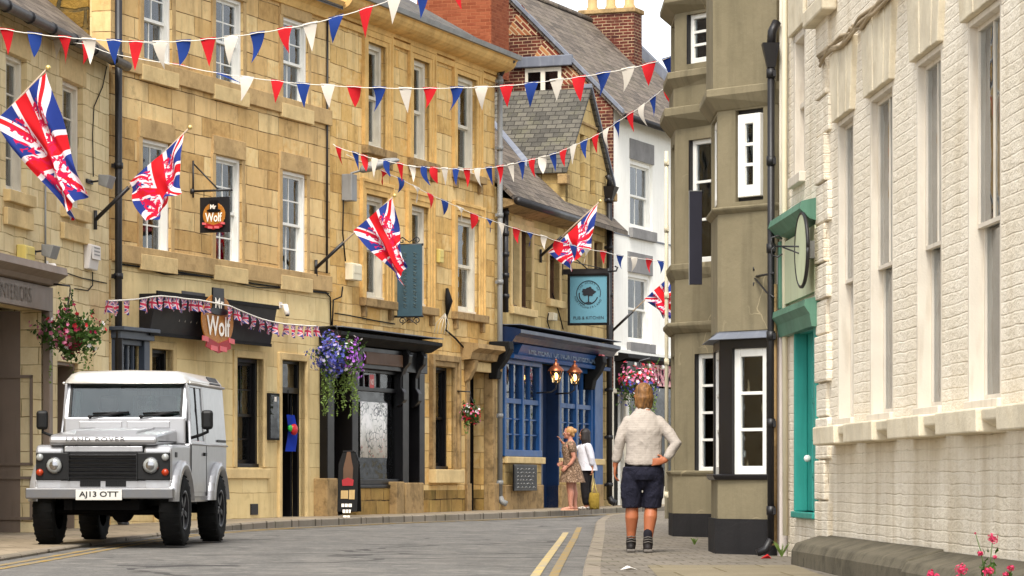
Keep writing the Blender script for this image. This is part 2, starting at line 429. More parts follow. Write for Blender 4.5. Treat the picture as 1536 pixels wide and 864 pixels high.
def sash(parent, x0, x1, z0, z1, y, m=None, cols=2, rows=(2, 2), fw=.06, curtain=None, name='window', bar=.022, split=.5, stile=.045, glass=None, opened=0.0, drop=1.0):
    """box frame > two sliding sashes with glazing bars, pane, curtain"""
    m = m or m_white
    f = MB()
    f.box(x0, x0+fw, y-.06, y+.1, z0, z1); f.box(x1-fw, x1, y-.06, y+.1, z0, z1)
    f.box(x0+fw, x1-fw, y-.06, y+.1, z1-fw, z1); f.box(x0-.0, x1+.0, y-.09, y+.1, z0-.002, z0+.06)
    w = f.build(name, m, parent, bevel=.006)
    a, b, c, d = x0+fw, x1-fw, z0+.06, z1-fw
    zm = c+(d-c)*split
    for k, (p, q, yy) in enumerate(((zm-.02, d, y), (c, zm+.02, y+.045))):
        s = MB(); n = rows[k]
        s.box(a, a+stile, yy, yy+.04, p, q); s.box(b-stile, b, yy, yy+.04, p, q)
        s.box(a+stile, b-stile, yy, yy+.04, q-stile, q); s.box(a+stile, b-stile, yy, yy+.04, p, p+stile*(1.5 if k else 1))
        for i in range(1, cols):
            xx = a+stile+(b-a-2*stile)*i/cols
            s.box(xx-bar/2, xx+bar/2, yy+.005, yy+.035, p+stile, q-stile)
        for i in range(1, n):
            zz = p+stile+(q-p-2*stile)*i/n
            s.box(a+stile, b-stile, yy+.008, yy+.032, zz-bar/2, zz+bar/2)
        s.build('sash', m, w)
        g = MB(); g.box(a+stile*.8, b-stile*.8, yy+.017, yy+.023, p+stile*.8, q-stile*.8)
        g.build('pane', glass or m_glass, w)
    if curtain:
        cm, l, r = curtain          # material, fractions of the width drawn from left and right
        for (p, q) in ((a, a+(b-a)*l), (b-(b-a)*r, b)):
            if q-p < .03: continue
            n = max(8, int((q-p)/.02)); mb = MB(); vs = []; zb = d-(d-c)*drop
            ph = random.random()*6
            for i in range(n+1):
                t = i/n; xx = p+(q-p)*t
                yy = y+.22+.022*math.sin(t*n*.75+ph)+.012*math.sin(t*n*.31+ph)
                vs += [(xx, yy, zb), (xx, yy, d)]
            mb.add(vs, [(2*i, 2*i+2, 2*i+3, 2*i+1) for i in range(n)], smooth=True)
            mb.build('curtain', cm, w)
    return w

def gable_roof(parent, mat, u0, u1, dep, ze, pitch, oh=.15, th=.1, name='roof', y0=0.0):
    t = math.tan(R(pitch)); h = y0+(dep-y0)/2
    mb = MB()
    mb.px([(y0-oh, ze-oh*t), (h, ze+(h-y0)*t), (dep+oh, ze-oh*t), (dep+oh, ze-oh*t+th), (h, ze+(h-y0)*t+th), (y0-oh, ze-oh*t+th)], u0, u1)
    o = mb.build(name, mat, parent)
    r = MB(); r.tube([(u0, h, ze+(h-y0)*t+th), (u1, h, ze+(h-y0)*t+th)], .1, 8); r.build('ridge_tile', m_lead, o)
    return o
def part(name, mat, parent, bevel=0, label=None, **k):
    """box list -> one part"""
    mb = MB()
    for b in k['boxes']: mb.box(*b)
    o = mb.build(name, mat, parent, bevel)
    if label: o['label'] = label
    return o
def downpipe(parent, x, y, z0, z1, r, mat, clips=4, name='downpipe', shoe=True):
    mb = MB(); mb.tube([(x, y, z0+.12), (x, y, z1)], r, 10)
    for i in range(clips):
        z = z0+.4+(z1-z0-.6)*i/max(1, clips-1)
        mb.tube([(x, y, z), (x, y, z+.09)], r*1.28, 10); mb.box(x-r*1.9, x+r*1.9, y+r*.4, y+r*1.2, z+.01, z+.07)
    if shoe: mb.tube([(x, y, z0+.16), (x, y-.05, z0+.06), (x, y-.14, z0+.02)], r*1.1, 10)
    return mb.build(name, mat, parent)
def cable(parent, pts, r=.008, mat=None, name='cable'):
    mb = MB(); mb.tube(pts, r, 5); return mb.build(name, mat or m_blackmatt, parent)
def mould(parent, mat, u0, u1, prof, name='cornice', bevel=0):
    """run a moulding profile (y,z) along the wall"""
    mb = MB(); mb.px(prof, u0, u1); return mb.build(name, mat, parent, bevel)
# ================================================================== ground, road, pavements
def resample(pts, n):
    pts = [Vector((*p, 0)) for p in pts]
    L = [0]
    for a, b in zip(pts, pts[1:]): L.append(L[-1]+(b-a).length)
    out = []
    for i in range(n):
        s = L[-1]*i/(n-1); k = 0
        while k < len(L)-2 and L[k+1] < s: k += 1
        t = (s-L[k])/(L[k+1]-L[k]); out.append(pts[k].lerp(pts[k+1], t))
    return out
def smooth(pts, it=6):
    for _ in range(it):
        pts = [pts[0]]+[(pts[i-1]+pts[i]*2+pts[i+1])/4 for i in range(1, len(pts)-1)]+[pts[-1]]
    return pts
LK = smooth(resample([(-5.7, -6), (-5.6, 10), (-5.3, 24), (-5.1, 30), (-4.98, 36.6), (-4.8, 41), (-4.3, 44.6), (-3.75, 46.6), (-2.26, 51.2), (-.35, 55.9), (1.0, 60.0), (2.15, 64.6), (4.1, 70), (7.2, 76.5), (14, 88)], 140), 5)
RK = smooth(resample([(-.2, -6), (.2, 10), (.45, 20), (.64, 26.9), (1.115, 40.8), (1.4, 50), (1.79, 57.3), (2.5, 61.3), (3.8, 64.6), (6, 68), (9, 71), (15, 77), (24, 84)], 140), 5)
def lk_h(Y): return .035+.075*min(1, max(0, (Y-41)/6))      # the left kerb is dropped by the parked vehicle
def strip(name, a, b, za, zb, mat, kind='structure', nx=1):
    mb = MB(); vs = []
    for p, q in zip(a, b):
        for i in range(nx+1):
            t = i/nx; x = p.lerp(q, t); vs.append((x.x, x.y, za(p)*(1-t)+zb(q)*t))
    fs = [(k*(nx+1)+i, k*(nx+1)+i+1, (k+1)*(nx+1)+i+1, (k+1)*(nx+1)+i) for k in range(len(a)-1) for i in range(nx)]
    mb.add(vs, fs, 0, None, None, True)
    return tag(mb.build(name, mat), kind=kind)
def asphalt():
    m = M('asphalt', .92, .2); o, x, y, z = m.obj()
    g = m.noise(o, 46, 4, .85)*.65+m.noise(o, 17, 3, .7)*.35; big = m.noise(o, .5, 4, .6); mid = m.noise(o, 3.0, 4, .7)
    c = m.mix(g.ramp(.3, .72), C(46, 45, 45), C(132, 129, 124))
    c = m.mix(m.noise(m.vec(x*1.3, y*.5, 5.0), 1.0, 5, .65).ramp(.5, .68)*.5, c, C(60, 58, 57))
    c = m.mix(big.ramp(.4, .66)*.5, c, C(92, 90, 87))
    c = m.mix(mid.ramp(.5, .7)*.55, c, C(140, 135, 128))
    # long cracks and joints that run across and along the carriageway
    w = m.noise(o, .35, 3)
    cr = m.voro(m.vec(x*.16+w*.8, y*.34+w*1.4), 1.0, 'DISTANCE_TO_EDGE')
    c = m.mix((cr*-1.0+.012).gt(0.0)*.75, c, C(52, 50, 50))
    seam = ((y*.27+w*1.2+x*.12).m('FRACT')-.5).abs()
    c = m.mix(seam.lt(.006)*m.noise(o, .8, 2).ramp(.45, .5)*.8, c, C(56, 54, 54))
    gr = m.noise(m.vec(x*2.2, y*.12), 1.0, 4).ramp(.45, .75)
    c = m.mix(gr*.3, c, C(118, 113, 107))
    m.col(c); m.bump(g, .8, .01)
    return m.mat
m_asphalt = asphalt()
def paver(name, bw, bh, cols, mort, ang=0.0, ms=.008):
    m = M(name, .9, .2); o, x, y, z = m.obj()
    ca, sa = math.cos(ang), math.sin(ang)
    u = x*ca+y*sa; v = y*ca-x*sa
    wn = m.noise(o, 1.6, 2)
    bn = m.add('ShaderNodeTexBrick', {'Vector': m.vec(u+(wn-.5)*.03, v+(wn-.5)*.03), 'Color1': g4(0), 'Color2': g4(1), 'Mortar': g4(.5), 'Scale': 1.0, 'Mortar Size': ms, 'Mortar Smooth': .2, 'Brick Width': bw, 'Row Height': bh}, offset=.5)
    rnd = m.e(m.add('ShaderNodeSeparateColor', {0: m.e(bn.outputs['Color'])}).outputs[0]); mo = m.e(bn.outputs['Fac'])
    k = len(cols)
    c = m.cramp((rnd*.8+(m.noise(o, 9, 4)-.4)*.5).sat(), [(i/(k-1), C(*q)) for i, q in enumerate(cols)])
    c = m.mix(m.noise(o, 1.1, 5, .65).ramp(.45, .72)*.45, c, C(84, 76, 60))
    c = m.mix(m.noise(o, 40, 3, .8).ramp(.6, .7)*.35, c, C(60, 56, 50))
    c = m.mix(m.noise(o, .9, 4, .6).ramp(.55, .7)*.25, c, C(96, 98, 60))
    c = m.mix(mo*.85, c, C(*mort)); m.col(c)
    m.bump(mo*-1.0+m.noise(o, 30, 4)*.4+rnd*.3, .8, .01)
    return m.mat
m_flags = paver('pavement_flags', .75, .5, [(124, 112, 96), (142, 128, 108), (150, 136, 116), (132, 116, 98)], (72, 62, 48), R(20))
m_setts = paver('pavement_setts', .26, .34, [(98, 92, 84), (112, 105, 96), (120, 112, 102), (104, 97, 88)], (70, 64, 50), R(3))
m_slab = paver('buff_slabs', .9, 1.1, [(114, 105, 86), (124, 114, 94), (106, 97, 78)], (92, 82, 58), R(2), .012)
m_kerb = paver('kerb_stone', .9, .9, [(118, 110, 98), (134, 124, 110), (124, 114, 102)], (66, 58, 46), R(8), .014)
m_soil = paint('earth', C(110, 104, 88), .95, .15, .1)

g = MB(); ys = [-30+i*3 for i in range(80)]+[400, 900]
vs = []; xs = [-600, -60, -20, 0, 20, 60, 600]
for yy in ys:
    for xx in xs: vs.append((xx, yy, gz(yy)-.16))
n = len(xs)
g.add(vs, [(k*n+i, k*n+i+1, (k+1)*n+i+1, (k+1)*n+i) for k in range(len(ys)-1) for i in range(n-1)])
tag(g.build('ground', m_soil), kind='structure')
off = lambda pts, dx, dy=0: [Vector((p.x+dx, p.y+dy, 0)) for p in pts]
def normals(pts):
    out = []
    for i, p in enumerate(pts):
        d = pts[min(i+1, len(pts)-1)]-pts[max(0, i-1)]; d.normalize(); out.append(Vector((d.y, -d.x, 0)))    # to the right of travel
    return out
LN, RN = normals(LK), normals(RK)
def offset(pts, N, d): return [p+q*d for p, q in zip(pts, N)]
zr = lambda p: road_z(p.y)
crown = strip('road', LK, RK, zr, lambda p: road_z(p.y)-.035, m_asphalt, nx=10)
zl = lambda p: road_z(p.y)+lk_h(p.y)
zrk = lambda p: gz(p.y)+.035
strip('pavement', offset(LK, LN, -4.2), offset(LK, LN, -.15), zl, zl, m_flags, nx=4)
strip('pavement', offset(RK, RN, .15), offset(RK, RN, 6.0), zrk, zrk, m_setts, nx=4)
def kerb(pts, N, s, ztop, zlow):
    a, b = pts, offset(pts, N, s*.15)
    mb = MB(); vs = []
    for p, q in zip(a, b):
        c = p.lerp(q, .12)
        vs += [(p.x, p.y, zlow(p)-.1), (p.x, p.y, ztop(p)-.012), (c.x, c.y, ztop(p)+.003), (q.x, q.y, ztop(q)+.003), (q.x, q.y, zlow(q)-.1)]
    fs = [(k*5+i, (k+1)*5+i, (k+1)*5+i+1, k*5+i+1) for k in range(len(a)-1) for i in range(4)]
    mb.add(vs, fs); return tag(mb.build('kerb', m_kerb), kind='structure')
kerb(LK, LN, -1, zl, zr)
kerb(RK, RN, 1, zrk, lambda p: road_z(p.y)-.035)
# buff slabs let into the right pavement near the corner
def sheet(name, poly, dz, mat, kind='structure', zf=zrk):
    mb = MB(); mb.add([(x, y, zf(Vector((x, y, 0)))+dz) for x, y in poly], [tuple(range(len(poly)))]); return tag(mb.build(name, mat), kind=kind)
sheet('paving_slabs', [(1.13, 20), (2.55, 20), (2.55, 27.1), (1.22, 27.1)], .004, m_slab)
# double yellow lines, worn
def yellow():
    m = M('yellow_road_paint', .8, .3); o, x, y, z = m.obj()
    c = m.mix(m.noise(o, 9, 5, .7), C(140, 108, 34), C(158, 128, 54))
    c = m.mix(m.noise(o, 5, 5, .75).ramp(.40, .58), c, C(116, 110, 98)); m.col(c); return m.mat
m_yellow = yellow()
def ypaint(worn):
    m = M('worn_yellow_paint', .85, .2); o, x, y, z = m.obj()
    c = m.mix(m.noise(o, 4, 5, .75).ramp(.42, .56), C(186, 160, 90), C(140, 134, 124)); m.col(c); return m.mat
m_yworn = ypaint(1)
def line(pts, N, d0, d1, i0, i1, mat, dz=.004):
    a, b = offset(pts, N, d0)[i0:i1], offset(pts, N, d1)[i0:i1]
    def z(p, q, t): return 0
    # height: interpolate the crossfall of the road
    def zz(p):
        k = min(range(len(LK)), key=lambda i: abs(LK[i].y-p.y)); w = RK[min(range(len(RK)), key=lambda i: abs(RK[i].y-p.y))].x-LK[k].x
        t = min(1, max(0, (p.x-LK[k].x)/max(w, .1))); return road_z(p.y)-.035*t+dz
    strip('yellow_line', a, b, zz, zz, mat)
rk_end = max(i for i, p in enumerate(RK) if p.y < 50)
line(RK, RN, -.31, -.225, 0, rk_end, m_yellow, .006)
line(RK, RN, -.475, -.39, 0, rk_end-6, m_yworn, .006)
line(LK, LN, .2, .29, 0, 110, m_yellow); line(LK, LN, .38, .47, 0, 110, m_yellow)

# ================================================================== A : pale stone shop at the left edge
FA = Facade(-6.0, 44.77, .147)
rA = FA.root('stone_shop', 'pale coursed stone shop with taupe shopfront at the left edge', 'building')
uA0 = FA.u(0)-11
wA = [op(FA, 8.6, 40.5, 83, 290, 24), op(FA, 93.7, 124.5, 123, 314, 108)]
zfa = FA.z(31, 460); gA = .3
doorA = (FA.u(-40), FA.u(62), -.2, FA.z(31, 460)); backdoor = (FA.u(86), FA.u(118), -.2, FA.z(102, 543))
extraA = [(uA0+1.0, uA0+1.95, wA[0][2], wA[0][3]), (uA0+3.2, uA0+4.1, wA[0][2], wA[0][3])]
wall(rA, m_pale, uA0, -.05, -.4, 7.3, wA+extraA+[doorA, backdoor], t=.3)
for i, (a, b, c, d) in enumerate(wA+extraA):
    sash(rA, a, b, c, d, .14, m_oldwhite, cols=2, rows=(2, 2), curtain=(m_curtain, .55, .3))
    part('window_sill', m_dress, rA, .01, boxes=[(a-.1, b+.12, -.1, .1, c-.15, c+.01), ])
    part('sill_apron', m_dress, rA, .01, boxes=[(a-.12, b+.1, -.07, -.003, c-.46, c-.23)])
    part('lintel', m_dress, rA, .006, boxes=[(a-.14, b+.14, -.012, .1, d+.002, d+.36)])
gable_roof(rA, m_slatebrown, uA0, -.1, 6.0, 7.34, 40, .22)
zg = 7.2
mb = MB(); mb.tube([(uA0, -.3, zg), (-.12, -.3, zg)], .075, 10)
for i in range(16): mb.tube([(uA0+i*1.0+.3, -.3, zg-.0), (uA0+i*1.0+.36, -.3, zg)], .09, 10)
mb.build('gutter', m_blackmetal, rA)
# shopfront: projecting cornice, fascia with letters, porch with a panelled return
zc = FA.z(50, 397); zfb = FA.z(31, 461); ur = FA.u(64)
u100 = FA.u(100, -.32)
mould(rA, m_taupe, uA0+2, u100, [(0, zc+.02), (-.32, zc-.02), (-.34, zc-.12), (-.22, zc-.2), (-.18, zc-.26), (0, zc-.28)], 'shop_cornice')
fas = part('shop_fascia', m_taupe, rA, .006, boxes=[(uA0+2, ur+.16, -.1, -.002, zfb, zc-.28)])
mb = lettering('AT INTERIORS', .2, None, .008); w = mb.w
mb.build('lettering', paint('bronze_letters', C(88, 70, 44), .5), fas, loc=(FA.u(47, -.1)-w/2, -.104, (zfb+zc-.28)/2))
part('pilaster', m_taupe, rA, .01, boxes=[(ur, ur+.16, -.1, -.002, -.2, zfb)])
pr = MB(); pr.box(ur-.002, ur-.06, .0, 1.6, -.2, zfb)
for zz0, zz1 in ((.5, 1.1), (1.25, 2.5)):
    for yy in (.12, .85):
        for q in ((yy, yy+.04, zz0, zz1), (yy+.56, yy+.6, zz0, zz1), (yy, yy+.6, zz0, zz0+.04), (yy, yy+.6, zz1-.04, zz1)): pr.box(ur-.06, ur-.085, *q)
pr.build('porch_panel', m_taupe, rA)
part('shop_door', m_taupedk, rA, .01, boxes=[(ur-1.6, ur-.06, 1.6, 1.68, -.2, zfb)])
ul = doorA[0]
sw = MB(); sw.box(ul-.02, ul+.08, -.05, .1, .75, zfb); sw.box(ul-.1, ul+.12, -.1, .1, .35, .8); sw.build('shop_mullion', m_oldwhite, rA)
part('shop_stallriser', m_dressdark, rA, .01, boxes=[(ul-3.5, ul+.1, -.05, -.003, -.2, .78)])
# second doorway half hidden behind the parked vehicle
a, b, c, d = backdoor
part('side_door', m_taupedk, rA, .006, boxes=[(a, b, .32, .38, c, d)])
mb = MB(); mb.box(b-.05, b, .06, .3, c, d-.05); mb.box(a, a+.05, .06, .3, c, d-.05); mb.box(a, b, .06, .3, d-.05, d); mb.build('door_frame', m_taupe, rA, .005)
cable(rA, [FA_p for FA_p in [(FA.u(66), -.02, FA.z(66, 278)), (FA.u(66), -.02, FA.z(66, 398))]], .014, m_greymetal)
cable(rA, [(FA.u(158), -.02, FA.z(158, 100)), (FA.u(152), -.02, FA.z(152, 130)), (FA.u(139), -.02, FA.z(139, 160)), (FA.u(137), -.02, FA.z(137, 200)), (FA.u(138), -.02, FA.z(138, 265))], .009)
cable(rA, [(FA.u(75), -.02, FA.z(75, 402)), (FA.u(120), -.02, FA.z(120, 417)), (FA.u(158), -.02, FA.z(158, 425))], .009)
cable(rA, [(FA.u(110), -.02, FA.z(110, 433)), (FA.u(130), -.02, FA.z(130, 436)), (FA.u(137), -.02, FA.z(137, 428)), (FA.u(137), -.02, FA.z(137, 408))], .009)

# ================================================================== B : big ashlar house with the wolf bar
FB = Facade(-6.0, 44.77, .378)
rB = FB.root('ashlar_house', 'tall golden ashlar house with white sash windows above the black bar fascia', 'building')
uB1 = FB.u(495); uB0 = FB.u(166)
w2 = [op(FB, 214, 258, -39, 104, 236), op(FB, 322, 364.5, -4, 131, 343), op(FB, 423, 462, 27, 160, 442)]
w1 = [op(FB, 212, 256, 212, 385, 234), op(FB, 322, 362.5, 234, 400, 342), op(FB, 422, 460, 259, 415, 441)]
zt1, zt2 = sum(q[2] for q in w1)/3, sum(q[2] for q in w2)/3
h1, h2 = sum(q[3]-q[2] for q in w1)/3, sum(q[3]-q[2] for q in w2)/3
w1 = [(q[0], q[1], zt1, zt1+h1) for q in w1]; w2 = [(q[0], q[1], zt2, zt2+h2) for q in w2]
zB1 = FB.z(330, 404); 
gw = [op(FB, 226, 258, 524, 712, 242), op(FB, 354, 394, 537, 701, 370)]
gd = op(FB, 420, 457, 541, 775, 438); gd = (gd[0], gd[1], -.3, gd[3])
gx = (FB.u(176), FB.u(208), FB.z(192, 690), FB.z(192, 512))
zs1 = FB.z(332, 415); zs2 = FB.z(333, 146)
wall(rB, [m_smooth, m_ashlar], uB0, uB1, -.4, 9.3, w1+w2+gw+[gd, gx], t=.32, zs=[(-1, 0), (zs1, 1)])
for k, q in enumerate(w2+w1):
    sash(rB, *q, .1, m_white, cols=2, rows=(2, 2), curtain=(m_curtain2 if k < 3 else m_curtain, [.3, .45, .4, .35, .5, .45][k], [.3, .2, .3, .3, .25, .35][k]))
    part('lintel', m_dressmid, rB, .008, boxes=[(q[0]-.1, q[1]+.1, -.035, .1, q[3]+.002, q[3]+.3)])
    part('jamb_stone', m_dressmid, rB, .006, boxes=[(q[0]-.13, q[0]-.003, -.03, .09, q[2], q[3])]); part('jamb_stone', m_dressmid, rB, .006, boxes=[(q[1]+.003, q[1]+.12, -.01, .09, q[2], q[3])])
    part('window_sill', m_dress, rB, .008, boxes=[(q[0]-.12, q[1]+.12, -.068, .1, q[2]-.245, q[2]-.004)])
for zs, nm in ((zs1, 'sill_band'), (zs2, 'sill_band')):
    part(nm, m_dressmid, rB, .01, boxes=[(uB0+.02, uB1-.02, -.06, -.003, zs, zs+.27)])
mould(rB, m_ochre, uB0, uB1, [(0, 9.05), (-.06, 9.05), (-.1, 9.16), (-.26, 9.3), (-.3, 9.36), (0, 9.36)], 'eaves_cornice')
gable_roof(rB, m_slate, uB0, uB1, 6.0, 9.42, 38, .25)
# rubble gable above the lower roof next door
part('gable_wall', m_rubble, rB, boxes=[(uB0-.06, uB0-.003, .35, 6.0, 5.5, 9.3)], label='yellow rubble end wall above the lower slate roof')
mb = MB(); mb.px([(0.0, 9.3), (6.0, 9.3), (3.0, 11.7)], uB0, uB0+.2); mb.build('gable_peak', m_rubble, rB)
mb = MB(); mb.px([(0.0, 9.3), (6.0, 9.3), (3.0, 11.7)], uB1-.2, uB1); mb.build('gable_peak', m_rubble, rB)
downpipe(rB, uB0+.06, -.1, .35, 9.2, .055, m_blackmetal, 6)
# ground floor
part('plinth_sill', m_dress, rB, .012, boxes=[(FB.u(330), FB.u(399), -.09, -.003, FB.z(370, 718), FB.z(370, 703))])
part('plinth', m_smooth, rB, .01, boxes=[(FB.u(230), FB.u(399), -.055, -.003, -.3, FB.z(370, 718))])
part('window_surround', m_dress, rB, .01, boxes=[(gw[1][0]-.12, gw[1][0], -.03, .09, gw[1][2], gw[1][3]+.12), (gw[1][1], gw[1][1]+.12, -.03, .09, gw[1][2], gw[1][3]+.12), (gw[1][0], gw[1][1], -.03, .09, gw[1][3], gw[1][3]+.12)])
part('window_surround', m_dress, rB, .01, boxes=[(gw[0][0]-.1, gw[0][0], -.03, .09, gw[0][2], gw[0][3]+.12), (gw[0][1], gw[0][1]+.12, -.03, .09, gw[0][2], gw[0][3]+.12), (gw[0][0], gw[0][1], -.03, .09, gw[0][3], gw[0][3]+.12)])
o = sash(rB, *gw[1], .16, m_black, cols=2, rows=(2, 2), fw=.07, curtain=(m_floral, .5, .42), split=.48); o['label'] = 'black sash window with patterned curtains'
o = sash(rB, *gw[0], .16, m_black, cols=2, rows=(1, 1), fw=.06, curtain=(m_brownwood, .12, .1)); o['label'] = 'black window with a warm lamp inside'
part('door_surround', m_dress, rB, .01, boxes=[(gd[0]-.1, gd[0], -.05, .09, gd[2], gd[3]+.12), (gd[1], gd[1]+.1, -.05, .09, gd[2], gd[3]+.12), (gd[0], gd[1], -.05, .09, gd[3], gd[3]+.12)])
a, b, c, d = gd
mb = MB(); mb.box(a, a+.06, .1, .2, c, d); mb.box(b-.06, b, .1, .2, c, d); mb.box(a, b, .1, .2, d-.05, d); mb.box(a, b, .1, .2, d-.55, d-.45); mb.build('door_frame', m_black, rB, .005)
part('fanlight', m_darkglass, rB, boxes=[(a+.06, b-.06, .14, .15, d-.45, d-.05)])
dd = MB(); dd.box(b-.12, b-.07, .2, 1.05, c, d-.55)
dd.build('open_door', m_black, rB, .008)
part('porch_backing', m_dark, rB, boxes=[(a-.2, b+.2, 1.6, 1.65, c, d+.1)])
# slate-blue window hood behind the vehicle
a, b, c, d = gx
mb = MB(); mb.box(a-.18, a, -.1, .1, c-.5, d+.02); mb.box(b, b+.18, -.1, .1, c-.5, d+.02); mb.box(a, b, -.06, .1, c-.5, c); mb.box(a, b, -.06, .1, d-.06, d+.02)
w_ = mb.build('shop_window', m_navy, rB, .008)
mb = MB(); mb.box(a-.24, b+.26, -.24, .02, d+.14, d+.2); mb.box(a-.2, b+.22, -.16, .02, d+.022, d+.14); mb.build('hood', m_navy, w_, .01)
mb = MB()
for i in range(1, 4): x = a+(b-a)*i/4; mb.box(x-.02, x+.02, .0, .05, c, d-.06)
mb.build('glazing_bar', m_navy, w_)
part('pane', m_glass, w_, boxes=[(a, b, .03, .035, c, d-.06)])
part('curtain', m_curtain2, w_, boxes=[(a, b, .2, .21, c, d-.06)])
v = MB(); x, z = FB.uz(376, 764); v.box(x-.14, x+.14, -.07, -.058, z-.09, z+.09)
for i in range(5): v.box(x-.12, x+.12, -.08, -.07, z-.07+i*.032, z-.055+i*.032)
v.build('air_vent', m_blackmetal, rB)
pts = [(FB.u(px), -.03, FB.z(px, py)) for px, py in ((174, 396), (215, 401), (240, 405), (270, 409), (310, 415), (350, 420), (380, 426), (420, 431), (487, 439), (493, 446), (494, 488))]
cable(rB, pts, .014); cable(rB, [(p[0]+.1, -.035, p[2]-.03-.03*math.sin(i*1.7)) for i, p in enumerate(pts[1:9])], .01)
for (px, y0, y1) in ((217.5, 448, 500),): cable(rB, [(FB.u(px), -.02, FB.z(px, y0)), (FB.u(px), -.02, FB.z(px, y1))], .012)
cable(rB, [(FB.u(489), -.03, FB.z(489, 10)), (FB.u(488), -.03, FB.z(488, 410))], .02, m_blackmetal, 'downpipe')
# ================================================================== N : golden three-bay house with the black shopfront
FN = Facade(-3.17, 52.25, .354)
rN = FN.root('golden_house', 'golden stone house with moulded window surrounds above the black shopfront', 'building')
uN1 = FN.u(742); uN0 = .02
def avg(ws):
    z0 = sum(q[2] for q in ws)/len(ws); z1 = sum(q[3] for q in ws)/len(ws); return [(q[0], q[1], z0, z1) for q in ws]
n2 = avg([op(FN, 551, 578, 68, 224, 564), op(FN, 619, 643.5, 90, 243, 631), op(FN, 685, 714.6, 116, 258, 700)])
n1 = avg([op(FN, 548, 580, 292, 447, 564), op(FN, 616, 642, 309, 460, 629), op(FN, 685, 718, 328, 472, 700)])
zcor = FN.z(577, 507); 
nw = op(FN, 650, 680, 550, 704, 664)
ndoor = op(FN, 703, 733, 558, 775, 718); ndoor = (ndoor[0], ndoor[1], -.3, ndoor[3])
shop = (FN.u(500), FN.u(634), -.3, zcor-.45)
wall(rN, [m_goldbase, m_gold], uN0, uN1, -.4, 9.22, n2+n1+[nw, ndoor, shop], t=.32, zs=[(-1, 0), (FN.z(664, 735), 1)])
for k, q in enumerate(n2+n1):
    a, b, c, d = q
    sash(rN, a, b, c, d, .14, m_oldwhite, cols=1, rows=(1, 1), fw=.09, stile=.06, curtain=(m_curtain2, [.25, .6, .5, .5, .6, .4][k], [.2, .3, .4, .3, .3, .4][k]))
    for w_, y0 in ((.3, -.03), (.2, -.05), (.08, -.07)):
        pass
    mb = MB()
    for (o0, o1, y0) in ((.0, .09, -.03), (.09, .2, -.045), (.2, .26, -.065)):
        mb.box(a-o1, a-o0, y0, .05, c, d+o1); mb.box(b+o0, b+o1, y0, .05, c, d+o1); mb.box(a-o0, b+o0, y0, .05, d+o0, d+o1)
    mb.build('architrave', m_ochre, rN, .008)
    mb = MB(); mb.box(a-.28, b+.28, -.13, .1, c-.15, c-.004)
    for x in (a-.2, b+.06): mb.box(x, x+.12, -.08, -.003, c-.34, c-.15)
    mb.build('window_sill', m_dressdark, rN, .012)
mould(rN, m_ochre, uN0, uN1+.1, [(0, 9.02), (-.05, 9.02), (-.06, 9.12), (0, 9.12)], 'frieze_band')
cove = [(0, 9.16), (-.06, 9.16), (-.08, 9.22)]+[(-.08-.34*math.sin(t*math.pi/2), 9.22+.22*(1-math.cos(t*math.pi/2))) for t in (.2, .4, .6, .8, 1)]+[(-.46, 9.46), (0, 9.46)]
mould(rN, m_ochre, uN0, uN1+.14, cove, 'cove_cornice')
mb = MB(); mb.px([(-.5, 9.47), (-.44, 9.47), (-.42, 9.56), (-.52, 9.56)], uN0, uN1+.2); mb.build('gutter', m_greymetal, rN)
gable_roof(rN, m_slate, uN0, uN1+.12, 6.0, 9.62, 30, .4)
mb = MB(); mb.px([(0.0, 9.22), (6.0, 9.22), (3.0, 11.3)], uN1-.25, uN1); mb.build('gable_peak', m_gold, rN)
ch = MB(); cx = FN.u(685, 3.6); ch.box(cx-.45, cx+.75, 2.6, 4.4, 10.2, 13.2); ch.build('chimney', m_orange, rN, .01)
downpipe(rN, uN1-.02, -.12, .55, 9.2, .055, m_greymetal, 7)
mb = MB(); mb.tube([(uN1-.02, -.12, 9.15), (uN1-.02, -.2, 9.3), (uN1-.02, -.42, 9.46)], .055, 8); mb.build('swan_neck', m_blackmetal, rN)
# quoins at the left end, irregular
# --- black shopfront
zb = FN.z(560, 727); z0 = .42
S = lambda px, v=-.12: FN.u(px, v)
mould(rN, m_blackmatt, S(488), S(655, -.3), [(0, zcor+.05), (-.3, zcor), (-.42, zcor-.02), (-.42, zcor-.08), (-.3, zcor-.14), (-.2, zcor-.2), (0, zcor-.22)], 'shop_cornice')
part('cornice_lead', m_lead, rN, boxes=[(S(488), S(655, -.3)+.02, -.43, .0, zcor+.052, zcor+.068)])
part('shop_fascia', m_black, rN, .01, boxes=[(S(490), S(640), -.14, -.004, zcor-.6, zcor-.22)])
part('name_panel', m_brownwood, rN, .01, boxes=[(S(545), S(600), -.18, -.14, zcor-.52, zcor-.3)])
# pilasters, window, recessed door
fr = MB()
for (p, q) in ((490, 500), (527, 536), (603, 612), (628, 636)): fr.box(S(p), S(q), -.14, .2, zb if p != 490 else z0, zcor-.6)
fr.box(S(536), S(603), -.08, .2, zb, zb+.1); fr.box(S(536), S(603), -.12, .16, zb-.06, zb)
zt = FN.z(570, 586); fr.box(S(536), S(603), -.03, .1, zt-.03, zt+.05); fr.box(S(536), S(603), -.03, .1, zcor-.66, zcor-.6)
for px in (553, 578): fr.box(S(px)-.02, S(px)+.02, -.02, .08, zt+.05, zcor-.66)
fr.build('shopfront_frame', m_black, rN, .01)
part('shop_pane', m_glass, rN, boxes=[(S(536), S(603), .02, .03, zb+.1, zt-.03), (S(536), S(603), .02, .03, zt+.05, zcor-.66)])
part('shop_interior', m_dark, rN, boxes=[(S(490), S(640), 1.4, 1.45, -.2, zcor), (S(536), S(603), .05, 1.4, zb-.02, zb)])
